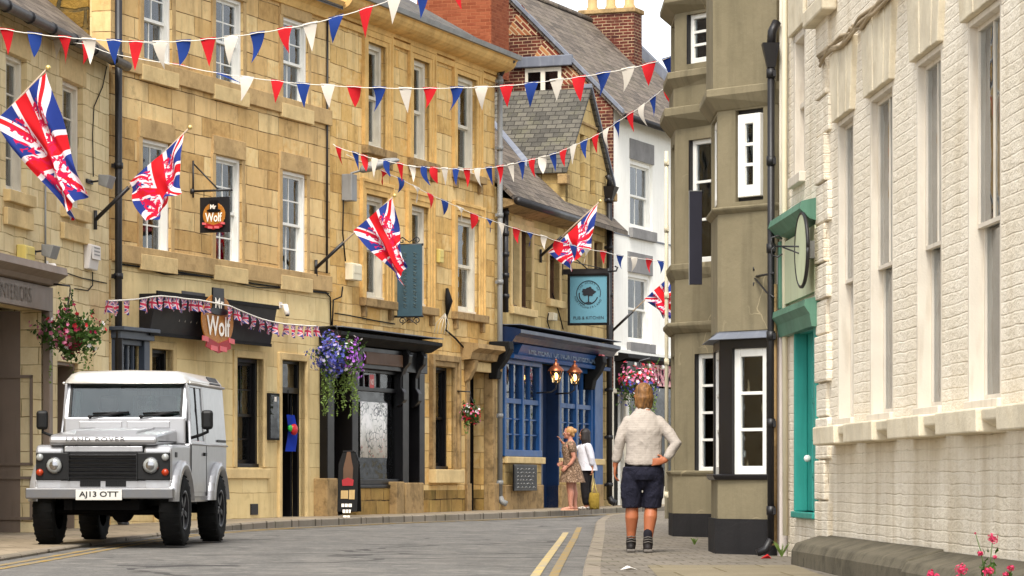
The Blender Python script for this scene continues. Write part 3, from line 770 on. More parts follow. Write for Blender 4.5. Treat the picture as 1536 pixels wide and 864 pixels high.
dpan = MB(); dpan.box(S(500), S(527), .3, .36, z0, zcor-.6)
for zz in (.7, 1.7): dpan.box(S(503), S(524), .27, .3, zz, zz+.8)
dpan.build('shop_door', m_black, rN, .01)
dp2 = MB(); dp2.box(S(612), S(628), .12, .18, z0, zcor-.6)
for zz in (.7, 1.7): dp2.box(S(614.5), S(626), .09, .12, zz, zz+.75)
dp2.build('shop_door', m_black, rN, .01)
part('window_shelf', m_oldwhite, rN, .01, boxes=[(S(540), S(600), .04, .28, zb+.1, zb+.16)])
for px in (497, 531, 610, 632):       # scroll consoles
    c = MB(); u = S(px, -.2); w_ = .085 if px > 600 else .06; top = zcor-.2
    prof = [(0, top), (-.2, top), (-.27, top-.1), (-.25, top-.24), (-.16, top-.34), (-.1, top-.5), (-.1, top-.68), (-.16, top-.78), (-.16, top-.92), (-.08, top-1.02), (0, top-1.05)]
    c.px([(y-.02, z) for y, z in prof], u-w_, u+w_); c.build('scroll_console', m_black, rN, .012)
part('stall_riser', m_goldbase, rN, .02, boxes=[(S(538), S(594), -.1, .2, -.3, zb-.06)])
for p, q, h in ((488, 504, 1.08), (592, 604, 1.02), (606, 633, 1.0)):
    part('stone_pedestal', m_dressdark, rN, .02, boxes=[(S(p, -.2), S(q, -.2), -.24, .1, -.3, h)])
# --- plain window and hooded door
a, b, c, d = nw
sash(rN, a, b, c, d, .2, m_black, cols=1, rows=(1, 1), fw=.06, curtain=(m_curtain2, .3, .0))
mb = MB()
for (o0, o1, y0) in ((.0, .1, -.05), (.1, .22, -.09)):
    mb.box(a-o1, a-o0, y0, .05, c, d+o1); mb.box(b+o0, b+o1, y0, .05, c, d+o1); mb.box(a-o0, b+o0, y0, .05, d+o0, d+o1)
mb.build('architrave', m_dressdark, rN, .01)
part('window_sill', m_dress, rN, .012, boxes=[(a-.25, b+.22, -.16, .1, c-.26, c-.004)])
a, b, c, d = ndoor
part('door_pilaster', m_dressdark, rN, .015, boxes=[(a-.2, a, -.035, .1, -.3, d), (a-.24, a+.0, -.07, -.036, -.3, .98)])
part('door_pilaster', m_dressdark, rN, .015, boxes=[(b-.02, b+.2, -.1, .1, -.3, d), (b-.05, b+.24, -.14, .0, -.3, .98)])
part('front_door', m_taupedk, rN, .01, boxes=[(a, b, 1.2, 1.26, c, d)])
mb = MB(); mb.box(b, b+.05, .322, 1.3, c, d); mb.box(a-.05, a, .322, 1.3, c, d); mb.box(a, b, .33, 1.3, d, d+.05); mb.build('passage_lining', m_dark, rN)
zh = FN.z(714, 512, -.3)
mould(rN, m_dressdark, a-.45, b+.4, [(0, zh), (-.36, zh-.04), (-.38, zh-.13), (-.24, zh-.21), (-.2, zh-.34), (0, zh-.36)], 'door_hood')
for x in (a-.26, b+.06):
    c_ = MB(); c_.px([(0, zh-.36), (-.24, zh-.36), (-.21, zh-.52), (-.1, zh-.72), (0, zh-.8)], x, x+.18); c_.build('hood_bracket', m_dressdark, rN, .015)
part('door_lintel', m_dress, rN, .01, boxes=[(a-.2, b+.2, -.08, .1, d, zh-.37)])
pts = [(FN.u(px), -.03, FN.z(px, py)) for px, py in ((500, 470), (520, 473), (560, 481), (590, 486))]
cable(rN, pts, .012)
cable(rN, [(FN.u(512), -.04, FN.z(512, 300)), (FN.u(511), -.04, FN.z(511, 350)), (FN.u(515), -.04, FN.z(515, 392))], .014)
cable(rN, [(FN.u(511), -.04, FN.z(511, 430)), (FN.u(509), -.04, FN.z(509, 445)), (FN.u(497), -.04, FN.z(497, 450)), (FN.u(495), -.04, FN.z(495, 490))], .014)
cable(rN, [(FN.u(668), -.05, FN.z(668, 436)), (FN.u(667), -.05, FN.z(667, 470)), (FN.u(665), -.05, FN.z(665, 495)), (FN.u(680), -.05, FN.z(680, 508)), (FN.u(694), -.05, FN.z(694, 524))], .02)
mb = MB(); u, z = FN.uz(666, 452); mb.tube([(u, -.06, z-.25), (u, -.1, z), (u, -.06, z+.25)], [.03, .08, .03], 8); mb.build('cable_shroud', m_blackmatt, rN)
mb = MB()
for k in range(5):
    p0 = FN.u(648+k*5), FN.u(652+k*5)
    mb.tube([(FN.u(664), -.05, FN.z(664, 470)), (p0[0], -.08, FN.z(655, 486)), (p0[0]-.05, -.06, FN.z(650, 500))], .006, 4)
mb.build('loose_wires', m_oldwhite, rN)

# ================================================================== P : the blue pub
FP = Facade(-.35, 60.2, .296)
rP = FP.root('stone_pub', 'old stone pub with deep blue shopfront, slate roof and a small gable', 'building')
uP0, uP1 = .12, FP.u(918)
zpe = 6.95
q1 = op(FP, 768, 797, 340, 462, 782); q2 = op(FP, 823, 839, 385, 450, 831); q3 = op(FP, 880, 903, 345, 412, 891)
zfT = FP.z(828, 503, -.2)        # cornice top
shopP = (FP.u(757), FP.u(903), .42, zfT-.55)
wall(rP, m_pubstone, uP0, uP1, -.4, zpe, [q1, q2, q3, shopP], t=.35, dep=6.2)
for q, n in ((q1, 2), (q2, 1), (q3, 2)):
    a, b, c, d = q
    w_ = sash(rP, a, b, c, d, .18, m_brownwood, cols=n, rows=(1, 1), fw=.05, stile=.03, curtain=(m_curtain2, .2, .1), glass=m_glass)
    part('window_surround', m_dress, rP, .012, boxes=[(a-.14, a, -.03, .16, c, d+.16), (b, b+.14, -.03, .16, c, d+.16), (a, b, -.03, .16, d, d+.16), (a-.18, b+.18, -.1, .16, c-.16, c-.003)])
    if n == 2:
        x = (a+b)/2; part('mullion', m_dress, rP, .012, boxes=[(x-.07, x+.07, .02, .16, c, d)])
# roof: long slope + cross gable
t45 = 1.0
gc = FP.u(879); ga, gb = FP.u(846), FP.u(912); hw = (gb-ga)/2; gc = (ga+gb)/2
zgE = 7.85; zgA = FP.z(879, 139)
rf = MB(); th = .1
rf.px([(-.38, zpe-.28), (3.1, zpe+3.1*.97), (6.5, zpe-.2), (6.5, zpe-.1), (3.1, zpe+3.1*.97+th), (-.38, zpe-.28+th)], uP0-.05, uP1)
roofP = rf.build('roof', m_slatebrown, rP)
gr = MB(); sl = (zgA-zgE)/hw
for s in (-1, 1):
    a = (gc, zgA+.1); b = (gc+s*(hw+.14), zgE-.14*sl+.1)
    vs = [(a[0], -.1, a[1]), (b[0], -.1, b[1]), (b[0], 4.0, b[1]), (a[0], 4.0, a[1])]
    vv = vs+[(x, y, z-.1) for x, y, z in vs]
    gr.add(vv, [(0, 1, 2, 3), (7, 6, 5, 4), (0, 4, 5, 1), (1, 5, 6, 2), (2, 6, 7, 3), (3, 7, 4, 0)])
gr.build('gable_roof', m_slatecross, rP)
mb = MB()
zval = [(ga-.14, zgE), ]
# stepped lead valley where the two slopes meet
def onmain(y): return zpe+y*.97+th+.02
v0 = (gc-hw-.14, (zgE-.14*sl+.1-zpe-th)/.97); v1 = (gc, (zgA-zpe-th)/.97)
mb.add([(v0[0]-.12, v0[1]-.02, onmain(v0[1])+.01), (v0[0]+.16, v0[1]+.05, onmain(v0[1])+.22), (v1[0]+.1, v1[1]+.05, onmain(v1[1])+.14), (v1[0]-.2, v1[1]-.02, onmain(v1[1])+.01)], [(0, 1, 2, 3)])
mb.build('lead_valley', m_lead, rP, solid=.02)
def gable_slits(name, mat, cx, hw, zb, zE, zA, slits, y0, y1):
    """gable wall with narrow openings: slits = (x0, x1, z0, z1) relative to the centre"""
    sl = (zA-zE)/hw; top = lambda x: zA-abs(x)*sl
    xs = sorted({-hw, 0.0, hw, *[q for s_ in slits for q in s_[:2]]}); mb = MB()
    for a, b in zip(xs, xs[1:]):
        m_ = (a+b)/2; s_ = [s for s in slits if s[0] < m_ < s[1]]
        def pol(za0, top0, top1): mb.py([(cx+a, za0), (cx+b, za0), (cx+b, top1), (cx+a, top0)], y0, y1)
        if s_:
            pol(zb, s_[0][2], s_[0][2]); pol(s_[0][3], top(a), top(b))
        else: pol(zb, top(a), top(b))
    return mb.build(name, mat, rP)
sA, sB = FP.u(868)-gc, FP.u(875)-gc; sC, sD = FP.u(883)-gc, FP.u(890.5)-gc
zl0, zl1 = FP.z(880, 290), FP.z(880, 205)
gable_slits('gable_wall', m_pubstone, gc, hw, zpe-.5, zgE, zgA, [(sA, sB, zl0, zl1), (sC, sD, zl0, zl1)], -.03, .3)
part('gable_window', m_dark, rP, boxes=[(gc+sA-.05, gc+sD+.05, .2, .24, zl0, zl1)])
mb = MB(); mb.py([(gc-.05, zgA+.11), (gc+hw+.2, zgE-.2*sl+.11), (gc+hw+.2, zgE-.2*sl+.2), (gc-.05, zgA+.2)], -.14, .06); mb.build('gable_verge', m_lead, rP, .01)
part('kneeler_stone', m_dressdark, rP, .02, boxes=[(gc+hw-.1, gc+hw+.26, -.16, .1, zgE-.4, zgE-.2)])
part('kneeler_stone', m_dressdark, rP, .02, boxes=[(gc-hw-.2, gc-hw+.06, -.12, .1, zgE-.38, zgE-.16)])
zmould = FP.z(880, 215)
part('gable_string', m_dressdark, rP, .01, boxes=[(gc-.72, gc+.72, -.07, -.032, zl1+.22, zl1+.28)])
part('gable_cheek', m_pubstone, rP, boxes=[(gc-hw+.001, gc-hw+.25, .301, 1.6, zpe-.3, zgE-.02)])
mb = MB(); mb.px([(-.03, zpe-.4), (1.5, zpe-.1), (1.5, zgE+.0), (-.03, zgE+.0)], gc-hw-.01, gc-hw+.2); mb.build('gable_cheek', m_pubstone, rP)
mb = MB(); gz0 = zpe-.3; mb.tube([(uP0-.05, -.46, gz0), (ga+.6, -.46, gz0)], .08, 10); mb.build('gutter', m_blackmetal, rP)
mb = MB(); mb.px([(0, zpe-.45), (-.4, zpe-.36), (-.4, zpe-.28), (0, zpe-.2)], uP0, ga+.55); mb.build('eaves_soffit', m_dressdark, rP)
part('eaves_band', m_dress, rP, .01, boxes=[(uP0+.4, ga+.2, -.06, -.003, zpe-.75, zpe-.62)])
downpipe(rP, FP.u(750), -.12, zfT+.2, gz0-.05, .06, m_blackmetal, 5, shoe=False)
mb = MB(); u = FP.u(750); mb.tube([(u, -.12, gz0-.1), (u+.1, -.3, gz0+.1), (u+.3, -.46, gz0)], .06, 8); mb.build('swan_neck', m_blackmetal, rP)
u9 = FP.u(914, -.12)
downpipe(rP, u9, -.12, .5, FP.z(914, 290, -.12), .07, m_blackmetal, 7)
mb = MB(); zz = FP.z(914, 300, -.12); mb.add([(u9-.2, -.3, zz+.3), (u9+.2, -.3, zz+.3), (u9+.2, .0, zz+.3), (u9-.2, .0, zz+.3), (u9-.07, -.19, zz), (u9+.07, -.19, zz), (u9+.07, -.05, zz), (u9-.07, -.05, zz)], [(0, 1, 2, 3), (7, 6, 5, 4), (0, 4, 5, 1), (1, 5, 6, 2), (2, 6, 7, 3), (3, 7, 4, 0)]); mb.build('rainwater_head', m_blackmetal, rP)
mb = MB(); mb.tube([(u9-.05, -.12, zz+.3), (u9-.05, -.14, zz+.45), (u9-.12, -.1, zz+.55)], .06, 8); mb.build('outlet', m_blackmetal, rP)
# --- blue shopfront
V = -.05
T = lambda px, v=V: FP.u(px, v)
mould(rP, m_bluedk, T(752), T(905), [(0, zfT+.06), (-.34, zfT), (-.46, zfT-.03), (-.46, zfT-.1), (-.36, zfT-.16), (-.28, zfT-.27), (-.2, zfT-.3), (0, zfT-.3)], 'shop_cornice')
part('cornice_lead', m_lead, rP, boxes=[(T(752)-.02, T(905)+.02, -.47, 0, zfT+.062, zfT+.078)])
zF0 = FP.z(830, 540, V)
fasP = MB(); fasP.add([(T(768), -.17, zF0), (T(897), -.17, zF0), (T(897), -.27, zfT-.3), (T(768), -.27, zfT-.3), (T(768), 0, zF0), (T(897), 0, zF0), (T(897), 0, zfT-.3), (T(768), 0, zfT-.3)], [(0, 1, 2, 3), (4, 7, 6, 5), (0, 4, 5, 1), (3, 2, 6, 7), (0, 3, 7, 4), (1, 5, 6, 2)])
fo = fasP.build('shop_fascia', m_blue, rP)
mb = lettering('THE HEART OF NORTHUMBERLAND', .17, T(888)-T(779), .006)
mb.build('lettering', paint('dull_gilt_letters', C(92, 108, 122), .5), fo, loc=((T(779)+T(888))/2, -.228, (zF0+zfT-.3)/2), rot=(R(-11), 0, 0))
mould(rP, m_blue, T(757), T(903), [(0, zF0-.1), (-.24, zF0-.1), (-.26, zF0-.03), (-.18, zF0-.004), (0, zF0-.004)], 'shop_architrave')
for px in (758, 899):
    c = MB(); u = T(px, -.3); top = zfT-.3
    c.px([(0, top), (-.42, top), (-.44, top-.15), (-.34, top-.36), (-.2, top-.55), (-.16, top-.75), (0, top-.75)], u-.16, u+.16); c.build('scroll_console', m_blackmatt, rP, .02)
zS = FP.z(783, 685, V-.1)          # bottom of the blue windows
zD = FP.z(825, 545, V)
def shopbay(x0, x1, cols, rows, zs, name='bay_window'):
    mb = MB(); zt_ = zF0-.1; v = V
    mb.box(x0, x0+.14, v, .2, zs, zt_); mb.box(x1-.14, x1, v, .2, zs, zt_); mb.box(x0, x1, v-.02, .2, zs, zs+.14); mb.box(x0, x1, v-.02, .2, zt_-.1, zt_)
    w_ = mb.build(name, m_blue, rP, .012)
    g = MB(); n = cols
    zmid = FP.z((x0+x1)/2, 580, v) if False else zt_-.85
    g.box(x0+.14, x1-.14, v+.02, .12, zmid-.05, zmid+.05)
    for i in range(1, n):
        x = x0+.14+(x1-x0-.28)*i/n; w2_ = .11 if i == n//2 else .018
        g.box(x-w2_/2, x+w2_/2, v+.03 if w2_ < .05 else v+.0, .12, zs+.14, zt_-.1)
    for i in range(1, rows):
        z = zs+.14+(zmid-.05-zs-.14)*i/rows; g.box(x0+.14, x1-.14, v+.05, .09, z-.014, z+.014)
    g.build('glazing_bar', m_blue, w_)
    p = MB(); p.box(x0+.14, x1-.14, v+.08, v+.09, zs+.14, zt_-.1); p.build('pane', m_glass, w_)
    c = MB(); zz_ = (zs+zmid)/2
    for i, fr_ in enumerate((.18, .62, .86)): x = x0+.14+(x1-x0-.28)*fr_; c.box(x-.06, x+.06, v+.14, v+.145, zz_-.1+.1*i, zz_+.45)
    c.build('menu_card', m_white, w_)
    return w_
shopbay(T(757), T(812), 4, 3, zS)
shopbay(T(840), T(890), 4, 3, zS)
part('blue_pilaster', m_blue, rP, .015, boxes=[(T(890)+.003, T(902), V-.04, .15, .9, zF0-.1)])
part('blue_pilaster', m_blue, rP, .015, boxes=[(T(757)-.12, T(757)-.003, V-.04, .1, zS, zF0-.1)])
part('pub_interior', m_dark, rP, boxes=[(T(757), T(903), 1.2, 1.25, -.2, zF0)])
dm = MB(); dm.box(T(814), T(838), .22, .28, .42, zF0-.1)
for i in range(2):
    for j in range(3): dm.box(T(816)+i*.42, T(816)+.34+i*.42, .2, .22, .6+j*.68, 1.15+j*.68)
dm.build('pub_door', m_bluedk, rP, .01)
part('door_jamb', m_bluedk, rP, .01, boxes=[(T(812)+.004, T(812)+.1, V, .4, .42, zF0-.1), (T(840)-.1, T(840)-.004, V, .4, .42, zF0-.1)])
for (p, q) in ((757, 812), (840, 902)):
    part('stone_sill', m_dress, rP, .015, boxes=[(T(p)-.08, T(q)+.03, V-.09, .1, zS-.14, zS-.004)])
    part('stall_riser', m_pubstone, rP, .015, boxes=[(T(p)-.05, T(q)-.02, V-.01, .3, .95, zS-.141)])
    part('stone_plinth', m_dressdark, rP, .02, boxes=[(T(p)-.1, T(q)+.0, V-.06, .3, -.3, .95)])
lamp_bracket = [(T(835), V-.1, 0)]
cable(rP, [(FP.u(820), -.04, FP.z(820, 470)), (FP.u(818), -.04, FP.z(818, 482)), (FP.u(822), -.04, FP.z(822, 494))], .014)
cable(rP, [(FP.u(826), -.04, FP.z(826, 440)), (FP.u(836), -.04, FP.z(836, 470)), (FP.u(842), -.04, FP.z(842, 494))], .014)

# ================================================================== W : white rendered house with brick gable, far end of the street
FW = Facade(2.34, 69.3, .40)
rW = FW.root('white_house', 'white rendered house with red brick gable at the far end of the street', 'building')
uW1 = FW.u(916, 2.96)+.45; zWe = FW.z(955, 172)
m_render = paint('white_render', C(242, 240, 232), .8, .03, .2, (C(190, 184, 164), .25), .3)
m_greystone = stonetrim('grey_painted_stone', (146, 144, 142), (112, 110, 108), .4)
a2 = op(FW, 945, 979, 243, 345, 962); a1 = op(FW, 942, 977, 411, 515, 960)
shopW = (FW.u(945), uW1-.6, .4, FW.z(960, 545)); doorW = (FW.u(918), FW.u(936), -.2, FW.z(927, 590))
wall(rW, m_render, .02, uW1, -.4, zWe, [a2, a1, shopW, doorW], t=.3, dep=5.92, sides=(0, 1))
part('brick_side_wall', m_brick, rW, boxes=[(-.04, .018, -.003, 5.92, -.4, zWe), (.018, .25, .3, 5.9, -.4, zWe)], label='red brick gable end of the white house')
mb = MB(); mb.px([(-.003, zWe), (5.92, zWe), (2.96, zWe+2.96)], -.04, .2); mb.build('brick_gable', m_brick, rW)
mb = MB(); mb.px([(0, zWe), (5.92, zWe), (2.96, zWe+2.96)], uW1-.25, uW1); mb.build('end_gable', m_render, rW)
# tumbled-in brickwork: triangles of brick laid square to the verge
def rotbrick():
    m = M('tumbled_brick', .9, .2); o, x, y, z = m.obj()
    u = (y-z)*.7071; v = (y+z)*.7071
    bn = m.add('ShaderNodeTexBrick', {'Vector': m.vec(v, u), 'Color1': g4(0), 'Color2': g4(1), 'Mortar': g4(.5), 'Scale': 1.0, 'Mortar Size': .014, 'Brick Width': .3, 'Row Height': .09}, offset=.5)
    rnd = m.e(m.add('ShaderNodeSeparateColor', {0: m.e(bn.outputs['Color'])}).outputs[0])
    c = m.cramp(rnd, [(0, C(84, 40, 34)), (.5, C(136, 68, 48)), (.8, C(170, 120, 76)), (1, C(108, 52, 42))])
    c = m.mix(m.e(bn.outputs['Fac']), c, C(178, 154, 120)); m.col(c); m.bump(m.e(bn.outputs['Fac'])*-1.0, .8, .012); return m.mat
m_tumble = rotbrick()
def gp(px, py):     # a pixel on the gable plane u = 0 -> y, z
    lo, hi = -1.0, 8.0
    for _ in range(40):
        mid = (lo+hi)/2; w_ = FW.W(-.04, mid, 0)
        if CX+w_.x/w_.y*FPX > px: lo = mid
        else: hi = mid
    w_ = FW.W(-.04, lo, 0); return lo, EYE+(HY-py)/FPX*w_.y
mb = MB()
for tri in (((758, 53), (822, 53), (783, 7)), ((797, 92), (856, 92), (817, 59)), ((836, 127), (884, 127), (851, 97))):
    mb.px([gp(*q) for q in tri], -.052, -.043)
mb.build('tumbled_brickwork', m_tumble, rW)
(ya_, za_), (yb_, zb_) = gp(788, 124), gp(842, 100)
wy0, wy1 = min(ya_, yb_), max(ya_, yb_)
mb = MB(); mb.box(-.06, -.041, wy0, wy1, za_-.5, zb_); gw_ = mb.build('gable_window', m_oldwhite, rW)
mb = MB(); L_ = wy1-wy0
for i in range(2): mb.box(-.07, -.061, wy0+.08+i*(L_/2-.02), wy0+L_/2-.06+i*(L_/2-.02), za_-.42, zb_-.1)
mb.build('pane', m_darkglass, gw_)
part('window_hood', m_lead, rW, .02, boxes=[(-.16, -.041, wy0-.3, wy1+.3, zb_+.01, zb_+.26)])
t_ = MB()
oh = .28; roofh = zWe+2.96+.1
t_.px([(-oh, zWe-oh), (2.96, zWe+2.96), (6.2, zWe-.28), (6.2, zWe-.16), (2.96, zWe+2.96+.13), (-oh, zWe-oh+.13)], -.1, uW1-.2)
roofW = t_.build('roof', m_slatebrown, rW)
mb = MB(); mb.tube([(-.1, 2.96, zWe+3.06), (uW1-.2, 2.96, zWe+3.06)], .11, 8); mb.build('ridge_tile', m_slatebrown, roofW)
mb = MB(); mb.px([(-oh, zWe-oh+.1), (2.96, zWe+2.96+.1), (2.96, zWe+2.96+.2), (-oh, zWe-oh+.2)], -.14, -.02); mb.build('verge_flashing', m_lead, rW)
mb = MB(); mb.px([(-oh-.05, zWe-oh+.1), (2.96, zWe+2.96+.1), (2.96, zWe+2.96+.4), (-oh-.05, zWe-oh+.4)], uW1-.22, uW1+.06); mb.build('party_coping', m_lead, rW)
mb = MB(); mb.tube([(-.05, -oh-.07, zWe-oh+.04), (uW1, -oh-.07, zWe-oh+.04)], .075, 10); mb.build('gutter', m_blackmetal, rW)
uc = FW.u(963, 1.75)-.62
cm = MB(); cm.box(uc, uc+.62, 1.75, 3.2, zWe+.8, FW.z(915, 20, 2.4)); chim = cm.build('chimney', m_brick, rW, .01)
zt = FW.z(915, 20, 2.4); cm = MB(); cm.box(uc-.05, uc+.67, 1.7, 3.25, zt, zt+.12); cm.build('chimney_cap', m_dressdark, chim, .02)
for i in range(3):
    c_ = MB(); y = 1.98+i*.5; T_ = Matrix.Translation((uc+.31, y, zt+.12)); c_.lathe([(.15, 0), (.15, .08), (.12, .12), (.115, .6), (.14, .64), (.14, .72), (.1, .72)], 14, 0, T_); c_.build('chimney_pot', m_terra, chim)
for q in (a2, a1):
    a, b, c, d = q
    sash(rW, a, b, c, d, .12, m_white, cols=2, rows=(1, 1), fw=.1, stile=.05, curtain=(m_curtain2, .3, .3))
    part('lintel', m_greystone, rW, .01, boxes=[(a-.04, b+.04, -.03, .1, d+.002, d+.48)])
    part('window_sill', m_greystone, rW, .01, boxes=[(a-.08, b+.06, -.1, .1, c-.24, c-.003)])
part('string_course', m_lead, rW, boxes=[(.03, uW1, -.02, -.003, FW.z(920, 350), FW.z(920, 347.5))])
part('string_course', m_render, rW, .01, boxes=[(.03, uW1, -.1, -.003, FW.z(925, 530)-.06, FW.z(925, 530)+.1)])
zwc = FW.z(930, 536)
mould(rW, m_blackmatt, .05, uW1-.2, [(0, zwc+.12), (-.34, zwc+.06), (-.36, zwc-.02), (-.12, zwc-.1), (0, zwc-.1)], 'shop_cornice')
part('shop_awning_box', m_black, rW, .01, boxes=[(.1, FW.u(944), -.3, -.003, FW.z(927, 588), zwc-.1)])
part('door_frame', m_oldwhite, rW, .01, boxes=[(doorW[0]-.1, doorW[0], -.05, .1, -.2, doorW[3]+.1), (doorW[1], doorW[1]+.12, -.05, .1, -.2, doorW[3]+.1), (doorW[0], doorW[1], -.05, .1, doorW[3], doorW[3]+.1)])
part('front_door', m_blackmatt, rW, .01, boxes=[(*doorW[:2], .15, .2, -.2, doorW[3])])
part('shop_window', m_darkglass, rW, boxes=[(shopW[0], shopW[1], .1, .11, .9, shopW[3])])
part('stall_riser', m_oldwhite, rW, .01, boxes=[(shopW[0], shopW[1], -.02, .3, -.2, .9)])
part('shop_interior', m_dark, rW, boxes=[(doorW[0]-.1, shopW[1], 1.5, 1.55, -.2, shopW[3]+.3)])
def banner():
    m = M('blossom_banner', .8, .2); o, x, y, z = m.obj()
    n = m.noise(o, 6.5, 4, .6, .6)
    c = m.cramp(n, [(0, C(24, 16, 22)), (.44, C(40, 24, 32)), (.5, C(216, 120, 140)), (.58, C(240, 214, 206)), (.7, C(196, 60, 88)), (1, C(236, 200, 200))], 'LINEAR'); m.col(c); return m.mat
o = part('patterned_fascia', banner(), rW, boxes=[(FW.u(945, -.14), uW1-.3, -.15, -.1, FW.z(965, 578), zwc-.1)])
for i in range(5):
    b_ = MB(); b_.ell((FW.u(952, -.3)+i*1.0, -.3, zwc-.16), (.05, .05, .06), 6); b_.build('fairy_bulb', m_white, rW)
# ================================================================== BB : olive rendered house with two canted bays
def rendered(name, col, dk):
    m = M(name, .85, .2); o, x, y, z = m.obj()
    c = m.mix(m.noise(o, 1.1, 5, .6).ramp(.3, .72), C(*dk), C(*col))
    c = m.mix(m.noise(m.vec((x+y)*5, z*.5), 1.0, 5, .6).ramp(.48, .75)*.55, c, C(*[int(q*.72) for q in dk]))
    w = m.noise(o, 1.4, 3)
    cr = m.voro(m.vec((x+y)*.55+w*.9, z*.5+w*.8), 1.0, 'DISTANCE_TO_EDGE')
    hair = (cr*-1.0+.006).gt(0.0)*m.noise(o, .9, 2).ramp(.55, .6)
    c = m.mix(hair*.6, c, C(*[int(q*1.25) for q in col])); m.col(c)
    m.bump(m.noise(o, 14, 5, .6)*.7+m.noise(o, 2.6, 3)*1.2+hair*-.6, .6, .012); return m.mat
m_olive = rendered('olive_render', (138, 127, 102), (116, 107, 84))
m_tarred = rendered('black_plinth_render', (42, 40, 40), (30, 29, 30))
FO = Facade(2.74, 30.0, 0.0, True)
rO = FO.root('olive_house', 'olive rendered house with two canted bay windows on the right', 'building')
Zo = lambda py, D=29.8: EYE+(HY-py)/FPX*D
L0 = -11.2
wall(rO, m_olive, L0, .0, -.4, 8.5, [], t=.3, dep=5)
def olive_bay(u0, D, levels, windows, depth=.64, front=1.0, cant=.62):
    """one canted bay: near canted face, face parallel to the street, far canted face.  u0: its near end"""
    base = [(u0, .05), (u0, -.08), (u0-cant, -depth), (u0-cant-front, -depth), (u0-2*cant-front, -.08), (u0-2*cant-front, .05)]
    def grow(d):
        out = []
        k = depth
        return [(u0+d*.6, .05), (u0+d*.6, -.08-d*.3), (u0-cant+d*.5, -depth-d), (u0-cant-front-d*.5, -depth-d), (u0-2*cant-front-d*.6, -.08-d*.3), (u0-2*cant-front-d*.6, .05)]
    return base, grow
near_base, near_grow = olive_bay(-.02, 29.8, None, None)
def facewall(P0, P1, z0, z1, holes, mat, parent, name, t=.12):
    """a flat wall panel from P0 to P1 (plan points, outside to the right-hand side when walking back) with real openings"""
    d = Vector((P1[0]-P0[0], P1[1]-P0[1])); L = d.length; ang = math.atan2(d.y, d.x)
    o = wall(parent, mat, 0, L, z0, z1, holes, t=t, dep=0, sides=(0, 0), name=name)
    o.location = (P0[0], P0[1], 0); o.rotation_euler = (0, 0, ang); return o, L, ang
def put(o, P0, ang): o.location = (P0[0], P0[1], 0); o.rotation_euler = (0, 0, ang); return o
def build_bay(base, grow, D, zg, floors, ledges, prefix):
    z = lambda py: EYE+(HY-py)/FPX*D
    c0, c1, f1, e1 = base[1], base[2], base[3], base[4]
    for (ya, yb, mat, dd, hole, fhole, nm) in floors:      # pixel rows bottom, top
        pts = grow(dd); A, B, Cc, Dd = pts[1], pts[2], pts[3], pts[4]
        z0, z1 = z(ya), z(yb)
        L = (Vector(B)-Vector(A)).length
        hs = []
        if hole: hs = [(hole[0]*L, hole[1]*L, z(hole[2]), z(hole[3]))]
        o, L, ang = facewall(B, A, z0, z1, hs, mat, rO, nm)
        Lf = (Vector(B)-Vector(Cc)).length
        hf = [(fhole[0]*Lf, fhole[1]*Lf, z(fhole[2]), z(fhole[3]))] if fhole else []
        o2, _, ang2 = facewall(Cc, B, z0, z1, hf, mat, rO, nm)
        facewall(Dd, Cc, z0, z1, [], mat, rO, nm)
        yield hs, hf, B, ang, Cc, ang2, z0, z1
    for (ya, yb, d0, d1, mat, nm) in ledges:
        a = grow(d0); b = grow(d1); mb = MB(); n = len(a)
        vs = [(x, y, z(ya)) for x, y in a]+[(x, y, (z(ya)*.35+z(yb)*.65)) for x, y in b]+[(x, y, z(yb)) for x, y in b]
        mb.add(vs, [tuple(range(n-1, -1, -1)), tuple(range(2*n, 3*n))]+[(i, (i+1) % n, n+(i+1) % n, n+i) for i in range(n)]+[(n+i, n+(i+1) % n, 2*n+(i+1) % n, 2*n+i) for i in range(n)])
        mb.build(nm, mat, rO, .012)
m_blackt = paint('black_timber', C(20, 18, 20), .35, .3, .45)
def baywin(hole, P0, ang, y, m=m_white, rows=(3, 1), curtain=None, frame=.085, label=None, name='window'):
    """casement: white frame with glazing bars, one pane"""
    a, b, c, d = hole; f = MB()
    f.box(a, a+frame, y, y+.07, c, d); f.box(b-frame, b, y, y+.07, c, d); f.box(a+frame, b-frame, y, y+.07, d-frame, d); f.box(a+frame, b-frame, y, y+.07, c, c+frame*1.2)
    w_ = put(f.build(name, m, rO, .008), P0, ang)
    g_ = MB(); n = rows[0]
    for i in range(1, n):
        zz = c+frame*1.2+(d-c-frame*2.2)*i/n; g_.box(a+frame, b-frame, y+.01, y+.05, zz-.016, zz+.016)
    g_.build('glazing_bar', m, w_)
    p = MB(); p.box(a+frame, b-frame, y+.03, y+.036, c+frame, d-frame); p.build('pane', m_glass, w_)
    if curtain:
        q = MB(); q.box(a+frame, a+frame+(b-a)*curtain[1], y+.16, y+.17, c+(d-c)*curtain[2], d-frame); q.build('curtain', curtain[0], w_)
    return w_
near_floors = [
    (850, 780, m_tarred, .03, None, None, 'bay_plinth'),
    (780, 716, m_olive, .0, None, None, 'bay_wall'),
    (716, 503, m_blackt, -.02, (.22, .80, 714, 517), (.12, .88, 714, 517), 'bay_shopfront'),
    (494, 300, m_olive, .0, None, None, 'bay_wall'),
    (300, 146, m_olive, .0, (.30, .76, 291, 150), (.12, .88, 291, 152), 'bay_wall'),
    (118, -60, m_olive, .05, None, None, 'bay_wall')]
near_ledges = [(503, 488, .10, .0, m_lead, 'lead_roof'), (720, 711, .03, .05, m_blackt, 'shopfront_sill'), (309, 298, .0, .055, m_olive, 'bay_sill'), (148, 115, .01, .12, m_olive, 'bay_cornice')]
